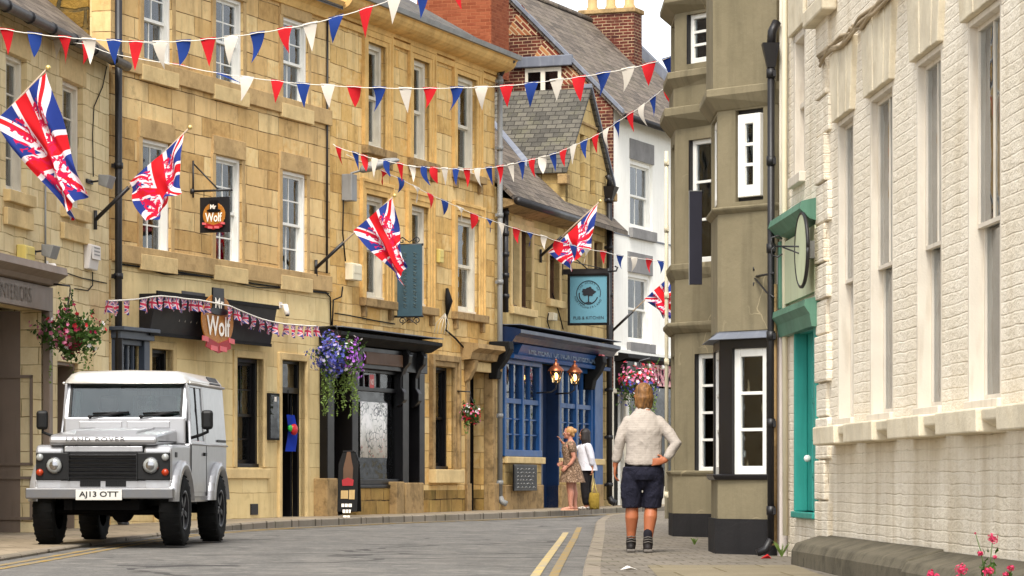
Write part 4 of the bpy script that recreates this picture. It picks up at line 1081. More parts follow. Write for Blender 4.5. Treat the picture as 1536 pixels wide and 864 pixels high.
for k, (hs, hf, B, ang, Cc, ang2, z0, z1) in enumerate(build_bay(near_base, near_grow, 29.6, 0, near_floors, near_ledges, '')):
    if k == 2:
        baywin(hs[0], B, ang, .03, rows=(3, 1)); baywin(hf[0], Cc, ang2, .02, rows=(3, 1))
    if k == 4:
        a, b, c, d = hs[0]
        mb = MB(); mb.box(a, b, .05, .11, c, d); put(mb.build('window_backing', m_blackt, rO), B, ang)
        o = baywin((a+.045, b-.03, c+.04, d-.05), B, ang, -.015, rows=(3, 1), curtain=(m_curtain3, .7, .75), frame=.1)
        baywin(hf[0], Cc, ang2, .03, rows=(3, 1))
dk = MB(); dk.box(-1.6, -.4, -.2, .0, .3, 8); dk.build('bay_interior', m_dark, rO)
far_base, far_grow = olive_bay(-7.55, 38, None, None, .66, 1.0, .75)
far_floors = [
    (830, 770, m_tarred, .03, None, None, 'bay_plinth'),
    (770, 712, m_olive, .03, None, None, 'bay_wall'),
    (712, 498, m_olive, .0, (.40, .86, 709, 532), (.15, .85, 709, 532), 'bay_wall'),
    (486, 412, m_olive, .0, None, None, 'bay_wall'),
    (412, 190, m_olive, .0, (.28, .8, 396, 212), (.15, .85, 396, 212), 'bay_wall'),
    (164, 130, m_olive, .02, None, None, 'bay_wall'),
    (132, 15, m_olive, .0, (.24, .78, 98, 24), (.15, .85, 98, 24), 'bay_wall')]
far_ledges = [(716, 706, .02, .06, m_olive, 'bay_sill'), (500, 484, .02, .1, m_olive, 'bay_cornice'), (420, 396, .0, .06, m_olive, 'bay_sill'), (194, 162, .0, .14, m_olive, 'bay_cornice'), (136, 108, .0, .1, m_olive, 'bay_sill'), (20, -4, .0, .14, m_olive, 'bay_cornice')]
for k, (hs, hf, B, ang, Cc, ang2, z0, z1) in enumerate(build_bay(far_base, far_grow, 38.2, 0, far_floors, far_ledges, '')):
    if k in (2, 4, 6):
        a, b, c, d = hs[0]
        o = baywin((a+.02, b, c, d), B, ang, .05, rows=(4 if k == 2 else 3, 1), frame=.06)
        baywin(hf[0], Cc, ang2, .04, rows=(3, 1), frame=.06)
        if k < 7:
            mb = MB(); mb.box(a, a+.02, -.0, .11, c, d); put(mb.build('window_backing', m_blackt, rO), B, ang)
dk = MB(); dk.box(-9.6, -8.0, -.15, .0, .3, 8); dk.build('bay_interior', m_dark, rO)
mb = MB(); mb.px([(-.35, 8.5), (2.5, 10.5), (5.2, 8.4), (5.2, 8.5), (2.5, 10.62), (-.35, 8.62)], L0-.1, .0); mb.build('roof', m_slate, rO)
# ornamental rainwater outlet, weeds in the gutter, at the far corner
u_ = L0+.1
mb = MB(); mb.tube([(u_, -.2, Zo(5, 41)), (u_-.1, -.55, Zo(8, 41))], .07, 8); mb.tube([(u_, -.35, Zo(20, 41)), (u_, -.42, Zo(60, 41)), (u_, -.3, Zo(62, 41))], .08, 8); mb.build('gutter_end', m_blackmetal, rO)
downpipe(rO, .12, -.16, .3, Zo(85), .036, m_blackmetal, 6)
mb = MB(); zz = Zo(100)
mb.add([(.03, -.25, zz+.24), (.21, -.25, zz+.24), (.21, -.08, zz+.24), (.03, -.08, zz+.24), (.08, -.2, zz), (.16, -.2, zz), (.16, -.12, zz), (.08, -.12, zz)], [(0, 1, 2, 3), (7, 6, 5, 4), (0, 4, 5, 1), (1, 5, 6, 2), (2, 6, 7, 3), (3, 7, 4, 0)])
mb.tube([(.12, -.16, zz+.2), (.13, -.15, zz+.36), (.11, -.1, zz+.46)], .045, 8); mb.build('rainwater_head', m_blackmetal, rO)
downpipe(rO, L0+.05, -.62, .4, Zo(225, 41), .026, m_boxcream, 6, shoe=False)
mb = MB(); mb.tube([(.1, -.14, .4), (.1, -.14, 3.0)], .045, 8); mb.build('service_pipe', m_dressdark, rO)
mb = MB(); u, zz = .12, Zo(410); mb.tube([(u-.45, -.3, zz+.0), (u+.1, -.14, zz)], .012, 5); mb.tube([(u-.42, -.3, zz), (u-.05, -.2, zz-.18), (u+.1, -.14, zz-.24)], .01, 5)
for s in (1, -1): mb.tube([(u-.45, -.3, zz+s*(.0)), (u-.5, -.31, zz+s*.05), (u-.47, -.31, zz+s*.11), (u-.4, -.3, zz+s*.11), (u-.38, -.3, zz+s*.06)], .01, 5)
mb.build('iron_bracket', m_blackmetal, rO)

# ================================================================== R : cream painted brick building, right edge
FR = Facade(2.87, 27.0, -.0462, True)
rR = FR.root('cream_building', 'cream painted rough brick building with tall sash windows at the right edge', 'building')
def paintedbrick():
    m = M('cream_painted_brick', .8, .25); o, x, y, z = m.obj()
    w = m.noise(o, 2.2, 3)
    bn = m.add('ShaderNodeTexBrick', {'Vector': m.vec(x+y+(w-.5)*.05, z+(w-.5)*.035), 'Color1': g4(0), 'Color2': g4(1), 'Mortar': g4(.5), 'Scale': 1.0, 'Mortar Size': .01, 'Mortar Smooth': 1.0, 'Brick Width': .235, 'Row Height': .085}, offset=.5)
    rnd = m.e(m.add('ShaderNodeSeparateColor', {0: m.e(bn.outputs['Color'])}).outputs[0]); mo = m.e(bn.outputs['Fac'])
    c = m.mix(m.noise(o, 1.3, 4).ramp(.3, .7), C(224, 212, 190), C(238, 228, 210))
    n2 = m.noise(m.vec((x+y)*9, z*26, 1.3), 1.0, 4, .6)
    chip = m.noise(o, 13, 4, .75).ramp(.66, .72)*m.noise(o, 1.2, 3).ramp(.4, .6)
    c = m.mix(chip*.8, c, C(128, 110, 86))
    c = m.mix(m.noise(m.vec((x+y)*3.5, z*.35, 4.1), 1.0, 5, .65).ramp(.5, .78)*.5, c, C(178, 156, 120))
    c = m.mix(mo*n2.ramp(.58, .7)*.4, c, C(136, 114, 86))
    big = m.noise(m.vec((x+y)*8.0, z*17.0, 2.2), 1.0, 5, .66)*.8+m.noise(m.vec((x+y)*15.0, z*24.0, 7.2), 1.0, 3, .6)*.4
    low_streak = m.noise(m.vec((x+y)*5.5, z*.5, 9.0), 1.0, 5, .6).ramp(.42, .66)*z.lt(1.36)*(z*-1.0+1.36).ramp(-1.0, .7).m('MULTIPLY', 1.0)  # uneven vertical streaks below sill height, stronger towards the pavement
    c = m.mix(low_streak*.4, c, C(184, 166, 134))
    m.col(c)
    m.bump(mo*-.36+big*1.6+m.noise(o, 46, 5, .65)*.6+rnd*.35, .85, .02); return m.mat
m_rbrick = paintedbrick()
m_creamstone = stonetrim('cream_painted_stone', (228, 216, 190), (176, 156, 118), .4)
m_creamwood = paint('peeling_cream_paint', C(212, 202, 186), .6, .08, .3, (C(158, 142, 118), .6), .3)
m_plinth = stonetrim('stone_plinth', (104, 97, 82), (54, 52, 40), .8)
uR0 = FR.u(1176); uR1 = 14.5
rw = []
for (l, r_, yt, mid, ys_) in ((1257, 1281, 178, 1270, 637), (1305, 1340, 123, 1325, 631), (1375, 1413, 70, 1395, 624), (1452, 1502, 8, 1480, 617)):
    rw.append((FR.u(l), FR.u(r_), 1.53, 4.22))
pitch = (rw[3][0]-rw[1][0])/2
rw = rw+[(rw[3][0]+pitch*(i+1), rw[3][1]+pitch*(i+1), 1.53, 4.22) for i in range(2)]
tealw = op(FR, 1195, 1228, 487, 768, 1211)
blind = op(FR, 1190, 1208, 45, 262, 1200)
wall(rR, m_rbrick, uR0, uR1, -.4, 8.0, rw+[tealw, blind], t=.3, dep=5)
mb = MB(); mb.px([(-.3, 8.0), (2.5, 9.8), (5.3, 7.9), (5.3, 8.0), (2.5, 9.92), (-.3, 8.12)], uR0, uR1); mb.build('roof', m_slate, rR)
for k, q in enumerate(rw):
    a, b, c, d = q
    part('blind', m_oldwhite, rR, boxes=[(a+.1, a+(b-a)*.66, .2, .21, c+.06, c+(d-c)*.47)])
    sash(rR, a, b, c, d, .058, m_creamwood, cols=2, rows=(1, 1), fw=.045, stile=.03, split=.47, curtain=(m_curtain, .5, .5) if k % 2 == 0 else (m_floral, .5, .49))  # full-width pale curtains stand in for the reflection on the glass
    # flat arch of tapered stones
    mb = MB(); n = 5; w_ = b-a
    for i in range(n):
        t0, t1 = i/n, (i+1)/n
        lo = lambda t: a-.06+(w_+.12)*t; hi = lambda t: a-.2+(w_+.4)*t
        mb.py([(lo(t0)+.004, d), (lo(t1)-.004, d), (hi(t1)-.004, d+.62), (hi(t0)+.004, d+.62)], -.05-.006*(i % 2), .05)
    mb.build('flat_arch', m_creamstone, rR, .008)
    mb = MB(); mb.px([(.03, c-.17), (-.2, c-.17), (-.205, c-.012), (.03, c+.005)], a-.16, b+.16); mb.build('window_sill', m_creamstone, rR, .012)
    mb = MB(); mb.px([(-.002, c-.13), (-.09, c-.13), (-.165, c-.09), (-.17, c-.016), (-.002, c-.004)], b+.163, b+.163+pitch-(b-a)-.31); mb.build('sill_band', m_creamstone, rR, .012)
# rusticated quoins between the shop and the big wall
uq0, uq1 = FR.u(1229), FR.u(1246)
random.seed(11)
z = .5; k = 0
while z < 8:
    h = .3+random.random()*.14
    mb = MB(); ext = .0 if k % 2 else .16
    mb.box(uq0-.02+random.random()*.05, uq1-.12+ext+random.random()*.06, -.03-random.random()*.035, .02, z+.008, z+h-.008)
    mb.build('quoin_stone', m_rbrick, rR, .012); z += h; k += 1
# corner shop strip: green cornices, pale panel, teal window
zc1 = FR.z(1202, 305, -.2); zc2 = FR.z(1205, 457, -.2)
ua, ub = FR.u(1180), FR.u(1230)
mould(rR, m_green, ua-.05, ub+.02, [(0, zc1+.08), (-.17, zc1+.04), (-.19, zc1-.03), (-.1, zc1-.12), (0, zc1-.15)], 'shop_cornice')
mould(rR, m_green, ua, ub+.02, [(0, zc2+.1), (-.14, zc2+.07), (-.15, zc2+.01), (-.1, zc2-.06), (-.08, zc2-.18), (0, zc2-.18)], 'window_hood')
part('sign_panel', m_palegreen, rR, boxes=[(ua+.08, ub, -.05, -.003, zc2+.14, zc1-.18)])
part('green_pilaster', m_green, rR, .01, boxes=[(ua-.02, ua+.08, -.09, -.003, zc2+.1, zc1-.16)])
a, b, c, d = tealw
f = MB(); f.box(a, a+.34, .1, .17, c, d); f.box(b-.14, b, -.03, .17, c, d); f.box(a, b, .02, .17, d-.06, d); f.box(a, b, -.06, .17, c-.06, c); f.box(a, a+.05, -.03, .1, c, d)
tw = f.build('teal_window', m_teal, rR, .01, ); tw['label'] = 'tall narrow teal framed window'
g_ = MB()
for i in range(1, 5): zz = c+(d-c)*i/5; g_.box(a+.34, b-.14, .1, .15, zz-.02, zz+.02)
g_.box(a+.58, a+.61, .1, .15, c, d); g_.build('glazing_bar', m_teal, tw)
p = MB(); p.box(a+.34, b-.14, .13, .136, c, d); p.build('pane', m_glass, tw)
kn = MB(); kn.ell((a+.24, .07, FR.z(1213, 687)), (.035, .035, .035), 8); kn.build('glint_ball', m_white, tw)  # small white ball put in for a light reflection on the teal window
a, b, c, d = blind
part('blind_window', m_creamwood, rR, .01, boxes=[(a, a+.1, .0, .1, c, d), (b-.08, b, 0, .1, c, d), (a, b, .12, .16, c, d), (a, b, .05, .12, (c+d)/2-.03, (c+d)/2+.03), (a, b, 0, .1, d-.08, d), (a, b, -.06, .1, c-.1, c)])
part('flat_arch', m_creamstone, rR, .01, boxes=[(a-.1, b+.1, -.04, .0, d+.003, d+.5)])
for px, m_, r_ in ((1179, m_oldwhite, .025), (1184, m_boxcream, .03)):
    cable(rR, [(FR.u(px), -.04, .5 if r_ > .026 else 2.5), (FR.u(px), -.05, 4.2), (FR.u(px), -.04, 7.8)], r_, m_, 'conduit')
pl_ = part('corner_pilaster', paint('lilac_white_paint', C(196, 186, 178), .6, .06, .3, (C(150, 138, 120), .5)), rR, .01, boxes=[(uR0-.02, uR0+.26, -.08, -.003, .1, 3.3)])
# sagging cable bundle and cornice stump
random.seed(3)
mb = MB()
for k in range(6):
    pts = []
    for i, (px, py) in enumerate(((1228, 92), (1245, 78), (1262, 62), (1276, 44), (1290, 34), (1312, 12), (1335, -14), (1380, -60))):
        u, zz = FR.uz(px, py, -.08); pts.append((u, -.06-.03*random.random(), zz+random.uniform(-.05, .05)))
    mb.tube(pts, .016, 6)
mb.build('cable_bundle', paint('painted_cables', C(168, 150, 122), .7, .3, .2), rR)
part('stone_corbel', m_creamstone, rR, .02, boxes=[(FR.u(1226), FR.u(1256), -.14, 0, FR.z(1235, 18, -.1), FR.z(1235, -8, -.1))])
# stone plinth along the foot of the wall
pz_ = .53
mb = MB(); up0 = FR.u(1240)-.15
random.seed(17); x = up0
while x < uR1:
    l = random.uniform(2.4, 3.6); h = random.uniform(-.012, .012); d_ = random.uniform(-.008, .008)
    mb = MB(); mb.px([(-.002, -.3), (-.33+d_, -.3), (-.31+d_, pz_-.13+h), (-.27+d_, pz_-.06+h), (-.002, pz_+.02+h)], x, min(uR1, x+l-.012)); mb.build('stone_plinth', m_plinth, rR, .014); x += l
# ================================================================== flags
def unionjack(name, scrawl=False, pale=False):
    m = M(name, .75, .2); U, V = m.uv()
    x = (U-.5)*1.667; y = V-.5; k = .6; n = math.sqrt(1+k*k)
    d1 = (y-x*k)/n; d2 = (y+x*k)/n
    sx = x.sign()
    wh = d1.abs().min(d2.abs()).lt(.1)
    t1 = d1*sx; t2 = d2*sx
    r1 = t1.lt(.0)*t1.gt(-.066); r2 = t2.lt(.066)*t2.gt(0.0)
    rd = r1.max(r2)
    wc = x.abs().lt(.167).max(y.abs().lt(.167)); rc = x.abs().lt(.1).max(y.abs().lt(.1))
    B, W_, R_ = (C(38, 58, 134), C(232, 222, 228), C(206, 26, 36)) if not pale else (C(74, 76, 140), C(226, 208, 214), C(206, 62, 92))
    c = m.mix(wh, B, W_); c = m.mix(rd, c, R_); c = m.mix(wc, c, W_); c = m.mix(rc, c, R_)
    if scrawl:      # the crimson script printed over the flag, too creased to read
        v = m.vec(U*1.0, V*1.0, 0.0)
        nz = m.noise(m.vec(U*13, V*7.5), 1.0, 2, .5, 1.8)
        band = ((V-.24).abs().lt(.13)).max((V-.70).abs().lt(.12))*(U.gt(.1))*(U.lt(.92))
        c = m.mix(nz.ramp(.5, .53)*band, c, C(204, 24, 72))
    m.col(c)
    m.set('Subsurface Weight', 0.0)
    # thin cloth lets light through
    nt = m.nt; tr = m.add('ShaderNodeBsdfTranslucent'); nt.links.new(c.k, tr.inputs[0])
    mx = m.add('ShaderNodeMixShader', {0: .35}); out = [q for q in nt.nodes if q.type == 'OUTPUT_MATERIAL'][0]
    nt.links.new(m.b.outputs[0], mx.inputs[1]); nt.links.new(tr.outputs[0], mx.inputs[2]); nt.links.new(mx.outputs[0], out.inputs[0])
    return m.mat
def cloth(name, col):
    m = M(name, .8, .2); o, x, y, z = m.obj()
    c = m.mix(m.noise(o, 7, 3), C(*[int(q*.88) for q in col]), C(*col)); m.col(c)
    nt = m.nt; tr = m.add('ShaderNodeBsdfTranslucent'); nt.links.new(c.k, tr.inputs[0])
    mx = m.add('ShaderNodeMixShader', {0: .3}); out = [q for q in nt.nodes if q.type == 'OUTPUT_MATERIAL'][0]
    nt.links.new(m.b.outputs[0], mx.inputs[1]); nt.links.new(tr.outputs[0], mx.inputs[2]); nt.links.new(mx.outputs[0], out.inputs[0])
    return m.mat
m_jack = unionjack('union_flag_cloth', True); m_jacksmall = unionjack('small_union_flag_cloth', False, True)
m_pole = paint('varnished_pole', C(170, 150, 128), .45, .1, .4)
m_gilt = paint('gilt_finial', C(214, 190, 120), .35, .1, .5, metal=.5)

def flag(label, base, tip, corners, D, seed, sock=.36):
    """pole slanting from a wall socket, cloth hung from its upper part.  corners (pixel): hoist top, hoist foot, fly foot, fly top"""
    random.seed(seed)
    root = empty('wall_flag', base, 0, label, 'flag', 'union flags on slanting wall poles')
    L = lambda p: p-base
    d = (tip-base).normalized()
    mb = MB(); mb.tube([(0, 0, 0), L(tip)], [.016, .013], 8); mb.build('pole', m_pole, root)
    mb = MB(); mb.tube([(0, 0, 0), d*(tip-base).length*sock], .03, 10); mb.tube([(0, 0, -.14), (0, 0, .14)], .028, 8); mb.build('socket', m_blackmetal, root)
    mb = MB(); mb.ell(L(tip)+d*.03, (.035, .035, .035), 8); mb.build('finial', m_gilt, root)
    nu, nv = 60, 32; P4 = [L(P(px, py, D+dd)) for px, py, dd in corners]
    hoist_t, hoist_f, fly_f, fly_t = P4
    nrm = (fly_f-hoist_t).cross(fly_t-hoist_f).normalized()
    ph = random.random()*6; a1, a2 = random.uniform(.035, .07), random.uniform(.02, .045); f1, f2 = random.uniform(7, 11), random.uniform(13, 20)
    vs = []; uv = []
    for j in range(nv+1):
        v = j/nv
        for i in range(nu+1):
            u = i/nu
            p = hoist_f.lerp(hoist_t, v).lerp(fly_f.lerp(fly_t, v), u)
            sag = Vector((0, 0, -1))*(.10*math.sin(math.pi*u)*(v-.2)) 
            f = min(1, u*3+.08)
            w = a1*math.sin(v*f1+u*3.2+ph)*f+a2*math.sin(v*f2-u*5+ph*2)*f+.05*math.sin(u*6+v*2+ph)*u
            q = p+sag+nrm*w*1.5
            # gather: the fly hem ripples in its own plane too
            q += (fly_t-fly_f).normalized()*.03*math.sin(u*8+v*6+ph)*u
            vs.append(q); uv.append((u, v))
    fs = []; uvs = []
    for j in range(nv):
        for i in range(nu):
            q = (j*(nu+1)+i, j*(nu+1)+i+1, (j+1)*(nu+1)+i+1, (j+1)*(nu+1)+i)
            fs.append(q); uvs.append([uv[k] for k in q])
    mb = MB(); mb.add(vs, fs, 0, uvs, None, True); mb.build('flag_cloth', m_jack, root)
    return root
def fbase(F, px, py): u, z = F.uz(px, py, -.04); return F.W(u, -.04, z)
b = FA.W(FA.u(-62), -.04, FA.z(-62, 238)); flag('largest union flag with crimson script, nearest the left edge above the taupe shop', b, P(70, 104, b.y-.6), [(69, 109, -.6), (-8, 182, -.4), (104, 332, -.9), (128, 292, -1.0)], b.y, 1)
b = fbase(FA, 143, 330); flag('crumpled union flag between the black downpipe and the wolf hanging sign', b, P(283, 193, b.y-.5), [(276, 201, -.5), (194, 273, -.3), (216, 333, -.8), (272, 292, -.8)], b.y, 2)
b = fbase(FB, 474, 402); flag('union flag drooping in front of the golden house beside the vertical dark sign', b, P(590, 295, b.y-.5), [(588, 297, -.5), (530, 346, -.3), (604, 429, -.8), (609, 392, -.9)], b.y, 3)
b = fbase(FP, 811, 384); flag('union flag hanging over the blue pub sign', b, P(899, 303, b.y-.6), [(896, 307, -.6), (822, 379, -.35), (856, 407, -.8), (884, 372, -.9)], b.y, 4)
b = fbase(FW, 918, 497); flag('furthest union flag, half behind the olive house by the white house', b, P(1006, 413, b.y-.6), [(1004, 415, -.6), (966, 449, -.4), (1002, 482, -.7), (1022, 455, -.8)], b.y, 5)

# ================================================================== pennant bunting
m_pr, m_pw, m_pb = cloth('red_pennant_cloth', (204, 32, 40)), cloth('white_pennant_cloth', (226, 216, 202)), cloth('blue_pennant_cloth', (34, 62, 134))
m_string = paint('white_cord', C(220, 214, 204), .8, .05, .2)
PC = {'r': m_pr, 'w': m_pw, 'b': m_pb}
def bunting(label, pts, D0, D1, w, h, lean=0.0, seed=0, drop=None):
    """pts: (px, py, colour or '', optional twist). depth runs evenly from D0 to D1 along the string"""
    random.seed(seed)
    n = len(pts); x0, x1 = pts[0][0], pts[-1][0]
    Q = []
    for p in pts:
        t = (p[0]-x0)/(x1-x0); Q.append(P(p[0], p[1], D0+(D1-D0)*t))
    root = empty('bunting', Q[0], 0, label, 'bunting')
    mb = MB()
    S = []
    for i in range(n-1):
        for k in range(3): S.append(Q[i].lerp(Q[i+1], k/3)-Q[0]+Vector((0, 0, -.012*math.sin(math.pi*k/3))))
    S.append(Q[-1]-Q[0]); mb.tube(S, .0055, 5); mb.build('string', m_string, root)
    for i, p in enumerate(pts):
        if not p[2]: continue
        a = Q[i]-Q[0]; tg = (Q[min(n-1, i+1)]-Q[max(0, i-1)]).normalized()
        ht = Vector((tg.x, tg.y, 0)).normalized(); nr = Vector((ht.y, -ht.x, 0))
        # cloth turns a little about its string
        yaw = random.uniform(-.15, .15)+(random.choice((-1, 1))*random.uniform(.5, 1.1) if random.random() < .22 else 0)+(p[3] if len(p) > 3 else 0)
        ww = w*random.uniform(.92, 1.06); hh = h*random.uniform(.9, 1.1)
        e0, e1 = a-tg*ww/2, a+tg*ww/2
        swing = random.uniform(-.22, .22)+lean; blow = random.uniform(-.2, .2)
        flip = p[4] if len(p) > 4 else 0
        vs = []; nr_ = 8; cur = random.uniform(.005, .03)*random.choice((-1, 1))
        for k in range(nr_+1):
            t = k/nr_
            dn = Vector((0, 0, -1)) if not flip else Vector((flip, 0, -.25)).normalized()
            off = dn*hh*t+ht*swing*hh*t*t+nr*(blow*hh*t*t+cur*math.sin(t*3.1))
            l, r = e0.lerp(e0.lerp(e1, .5), t)+off, e1.lerp(e0.lerp(e1, .5), t)+off
            tw = yaw*t*ww*(1-t)
            mid_ = (l+r)/2+nr*cur*.35*(1-t)
            vs += [l+nr*tw, mid_, r-nr*tw]
        fs = []
        for k in range(nr_):
            for j in range(2): fs.append((k*3+j, k*3+j+1, (k+1)*3+j+1, (k+1)*3+j))
        # narrow hem over the string
        b_ = len(vs); vs += [e0+Vector((0, 0, .012)), e1+Vector((0, 0, .012))]; fs.append((0, 2, b_+1, b_))
        mb = MB(); mb.add(vs, fs, 0, None, None, True); mb.build('pennant', PC[p[2]], root)
    return root
bunting('top bunting string of large pennants sagging across the upper left and out of frame', [(-40, 38, ''), (10, 44, 'r'), (52, 50, 'b'), (97, 55, 'r'), (133, 58, 'w'), (171, 60, 'b'), (204, 62, 'r'), (240, 62, 'w'), (275, 61, 'b'), (312, 58, 'r'), (347, 54, 'w'), (386, 49, 'b'), (427, 42, 'r'), (465, 35, 'w'), (504, 25, 'b'), (549, 12, 'r'), (592, -3, 'w'), (634, -16, 'b'), (681, -32, 'r'), (730, -50, 'w'), (850, -100, '')], 34.5, 31.5, .19, .31, .05, 1)
bunting('long bunting string running level from the left eaves to the olive house, second from top', [(20, 46, ''), (52, 50, 'b'), (88, 60, 'w'), (132, 66, 'r'), (165, 80, ''), (268, 97, 'r', 0, 1.0), (330, 110, 'b', .4, .5), (370, 115, 'w'), (416, 121, 'r'), (455, 125, 'b'), (492, 127, 'w'), (531, 130, 'r'), (569, 131, 'b'), (608, 132, 'w'), (645, 132, 'r'), (685, 131, 'b'), (722, 130, 'w'), (760, 128, 'r'), (797, 124, 'b'), (835, 119, 'w'), (868, 115, 'r'), (905, 109, 'b'), (942, 102, 'w'), (973, 95, 'r'), (1004, 86, 'b')], 42, 39.5, .2, .31, -.06, 2)
bunting('bunting string dipping across the golden house and rising to the olive bay', [(500, 216, ''), (508, 221, 'r'), (533, 229, 'b'), (546, 233, 'r'), (562, 238, 'w'), (580, 241, 'b'), (600, 245, 'r'), (618, 249, 'w'), (636, 250, 'b'), (651, 251, 'r'), (667, 252, 'w'), (684, 253, 'b'), (700, 254, 'r'), (716, 253, 'w'), (733, 251, 'b'), (750, 249, 'r'), (766, 246, 'w'), (782, 242, 'b'), (798, 239, 'r'), (813, 235, 'w'), (829, 231, 'b'), (845, 225, 'r'), (860, 218, 'w'), (876, 211, 'b'), (893, 203, 'r'), (909, 194, 'w'), (925, 183, 'b'), (945, 170, 'r'), (962, 159, 'w'), (979, 146, 'b'), (1000, 128, 'r')], 49, 44.5, .15, .29, .1, 3)
bunting('lowest bunting string crossing from the street lamp to the white house', [(520, 232, ''), (576, 257, 'r'), (601, 268, 'b'), (624, 280, 'w'), (645, 291, 'r'), (667, 301, 'b'), (690, 311, 'w'), (711, 321, 'r'), (734, 329, 'b'), (752, 335, 'w'), (775, 343, 'r'), (795, 349, 'b'), (816, 354, 'w'), (838, 362, 'r'), (860, 368, 'b'), (880, 373, 'w'), (905, 377, 'r'), (930, 383, 'b'), (951, 386, 'w'), (974, 389, 'r'), (991, 392, 'b'), (1003, 394, '')], 52, 62, .27, .28, -.06, 4)

# string of small union flags along the bar fascia
random.seed(9)
upts = [(163, 451), (172, 451), (190, 450), (203, 449), (217, 447), (229, 445), (241, 444), (253, 445), (265, 446), (276, 448), (287, 449), (298, 450), (309, 452), (345, 459), (356, 464), (368, 469), (380, 474), (391, 478), (402, 481), (415, 484), (428, 486), (440, 487), (452, 488), (463, 489), (474, 489)]
vv = -.42; b0 = FB.W(FB.u(163, vv), vv, FB.z(163, 451, vv))
rU = empty('bunting', b0, FB.ang, 'string of small union flags draped along the black bar fascia', 'bunting')
loc = [Vector((FB.u(px, vv)-FB.u(163, vv), 0, FB.z(px, py, vv)-b0.z)) for px, py in upts]
mb = MB(); mb.tube(loc+[loc[-1]+Vector((.35, .3, .02))], .012, 5); mb.build('string', m_string, rU)
for i, a in enumerate(loc):
    if i in (3,): continue
    wv, hv = .2, .2; nu, nv = 8, 8; vs = []; fs = []; uvs = []; ph = random.random()*6; sk = random.uniform(-.08, .12)
    for j in range(nv+1):
        for k in range(nu+1):
            u, v = k/nu, j/nv
            vs.append(a+Vector((-wv/2+wv*u+sk*v*.6, -.05*math.sin(u*5+ph)*v-.02*v*math.sin(v*3+ph), -hv*v-.03*math.sin(u*3.1+ph)*v)))
    for j in range(nv):
        for k in range(nu):
            q = (j*(nu+1)+k, (j+1)*(nu+1)+k, (j+1)*(nu+1)+k+1, j*(nu+1)+k+1); fs.append(q)
            uvs.append([((t % (nu+1))/nu, 1-(t//(nu+1))/nv) for t in q])
    mb = MB(); mb.add(vs, fs, 0, uvs, None, True); mb.build('small_flag', m_jacksmall, rU)

# ================================================================== signs
m_board = paint('charcoal_sign_board', C(26, 25, 28), .45, .15, .3)
def amber():
    m = M('amber_disc', .45, .35); o, x, y, z = m.obj()
    c = m.mix(m.noise(o, 9, 4, .7), C(136, 76, 24), C(186, 124, 42)); c = m.mix(m.noise(o, 26, 2).ramp(.62, .66), c, C(200, 156, 80)); m.col(c); return m.mat
m_amber = amber()
m_ribbon = paint('red_ribbon_paint', C(150, 30, 36), .45, .15, .3)
m_pink = paint('pink_ribbon_paint', C(206, 96, 100), .45, .1, .3)
m_ltr = paint('white_letters', C(236, 228, 216), .5, .04, .3)
def wolf_logo(parent, cx, cz, r, y, sx=1.0):
    """amber roundel, top hat, two words, ribbon; facing -y"""
    n = 36
    mb = MB(); mb.py([(cx+sx*r*math.cos(2*math.pi*i/n), cz+r*math.sin(2*math.pi*i/n)) for i in range(n)], y-.02, y); d = mb.build('roundel', m_amber, parent, .004)
    h = MB(); h.py([(cx-.38*r*sx, cz+.42*r), (cx+.38*r*sx, cz+.42*r), (cx+.34*r*sx, cz+1.22*r), (cx-.34*r*sx, cz+1.22*r)], y-.035, y-.004)
    h.py([(cx+sx*.62*r*math.cos(2*math.pi*i/20), cz+.36*r+.14*r*math.sin(2*math.pi*i/20)) for i in range(20)], y-.04, y-.006); h.build('top_hat', m_black, parent, .004)
    rb = MB()
    for (x0, x1, zz) in ((-1.0, -.66, -.66), (-.5, -.08, -.98), (.08, .5, -.98), (.66, 1.0, -.66)):
        rb.py([(cx+x0*r*sx, cz+(zz-.1)*r), (cx+x1*r*sx, cz+(zz-.14)*r), (cx+x1*r*sx, cz+(zz+.04)*r), (cx+x0*r*sx, cz+(zz+.08)*r)], y-.042, y-.022)
    rb.build('ribbon', m_pink, parent)
    rb = MB(); rb.py([(cx-.72*r*sx, cz-.62*r), (cx, cz-.82*r), (cx+.72*r*sx, cz-.62*r), (cx+.8*r*sx, cz-.98*r), (cx, cz-1.18*r), (cx-.8*r*sx, cz-.98*r)], y-.036, y-.02); rb.build('ribbon_band', m_ribbon, parent)
    t = lettering('Mr', .38*r, .54*r*sx, .004, bold=.02); t.build('lettering', m_ltr, parent, loc=(cx, y-.042, cz+.66*r))
    t = lettering('Wolf', .74*r, 1.5*r*sx, .004, bold=.02); t.build('lettering', m_ltr, parent, loc=(cx, y-.03, cz-.18*r))
# black fascia board on the ashlar house
zf0, zf1 = FB.z(315, 512, -.18), FB.z(315, 455, -.18)
uf0, uf1 = FB.u(224, -.18), FB.u(406, -.18); zf0 = EYE+(HY-510)/FPX*FB.Y(FB.u(310)); zf1 = EYE+(HY-453)/FPX*FB.Y(FB.u(310))
rS = FB.root('fascia_sign', 'long black fascia board with amber wolf roundel above the bar windows', 'sign', uf0, 0, zf0)
wf, hf_ = uf1-uf0, zf1-zf0
mb = MB(); mb.px([(-.002, 0), (-.18, 0), (-.3, hf_), (-.002, hf_)], 0, wf); bd = mb.build('board', m_board, rS, .01)
mb = MB(); mb.px([(-.17, -.03), (-.2, -.03), (-.2, .02), (-.17, .02)], 0, wf); mb.px([(-.3, hf_-.02), (-.33, hf_-.02), (-.33, hf_+.04), (-.3, hf_+.04)], -.01, wf+.01); mb.build('trim', m_blackmatt, rS)
wolf_logo(rS, FB.u(326, -.34)-uf0, hf_*.46, .43, -.33, 1.3)
random.seed(4)
mb = MB()
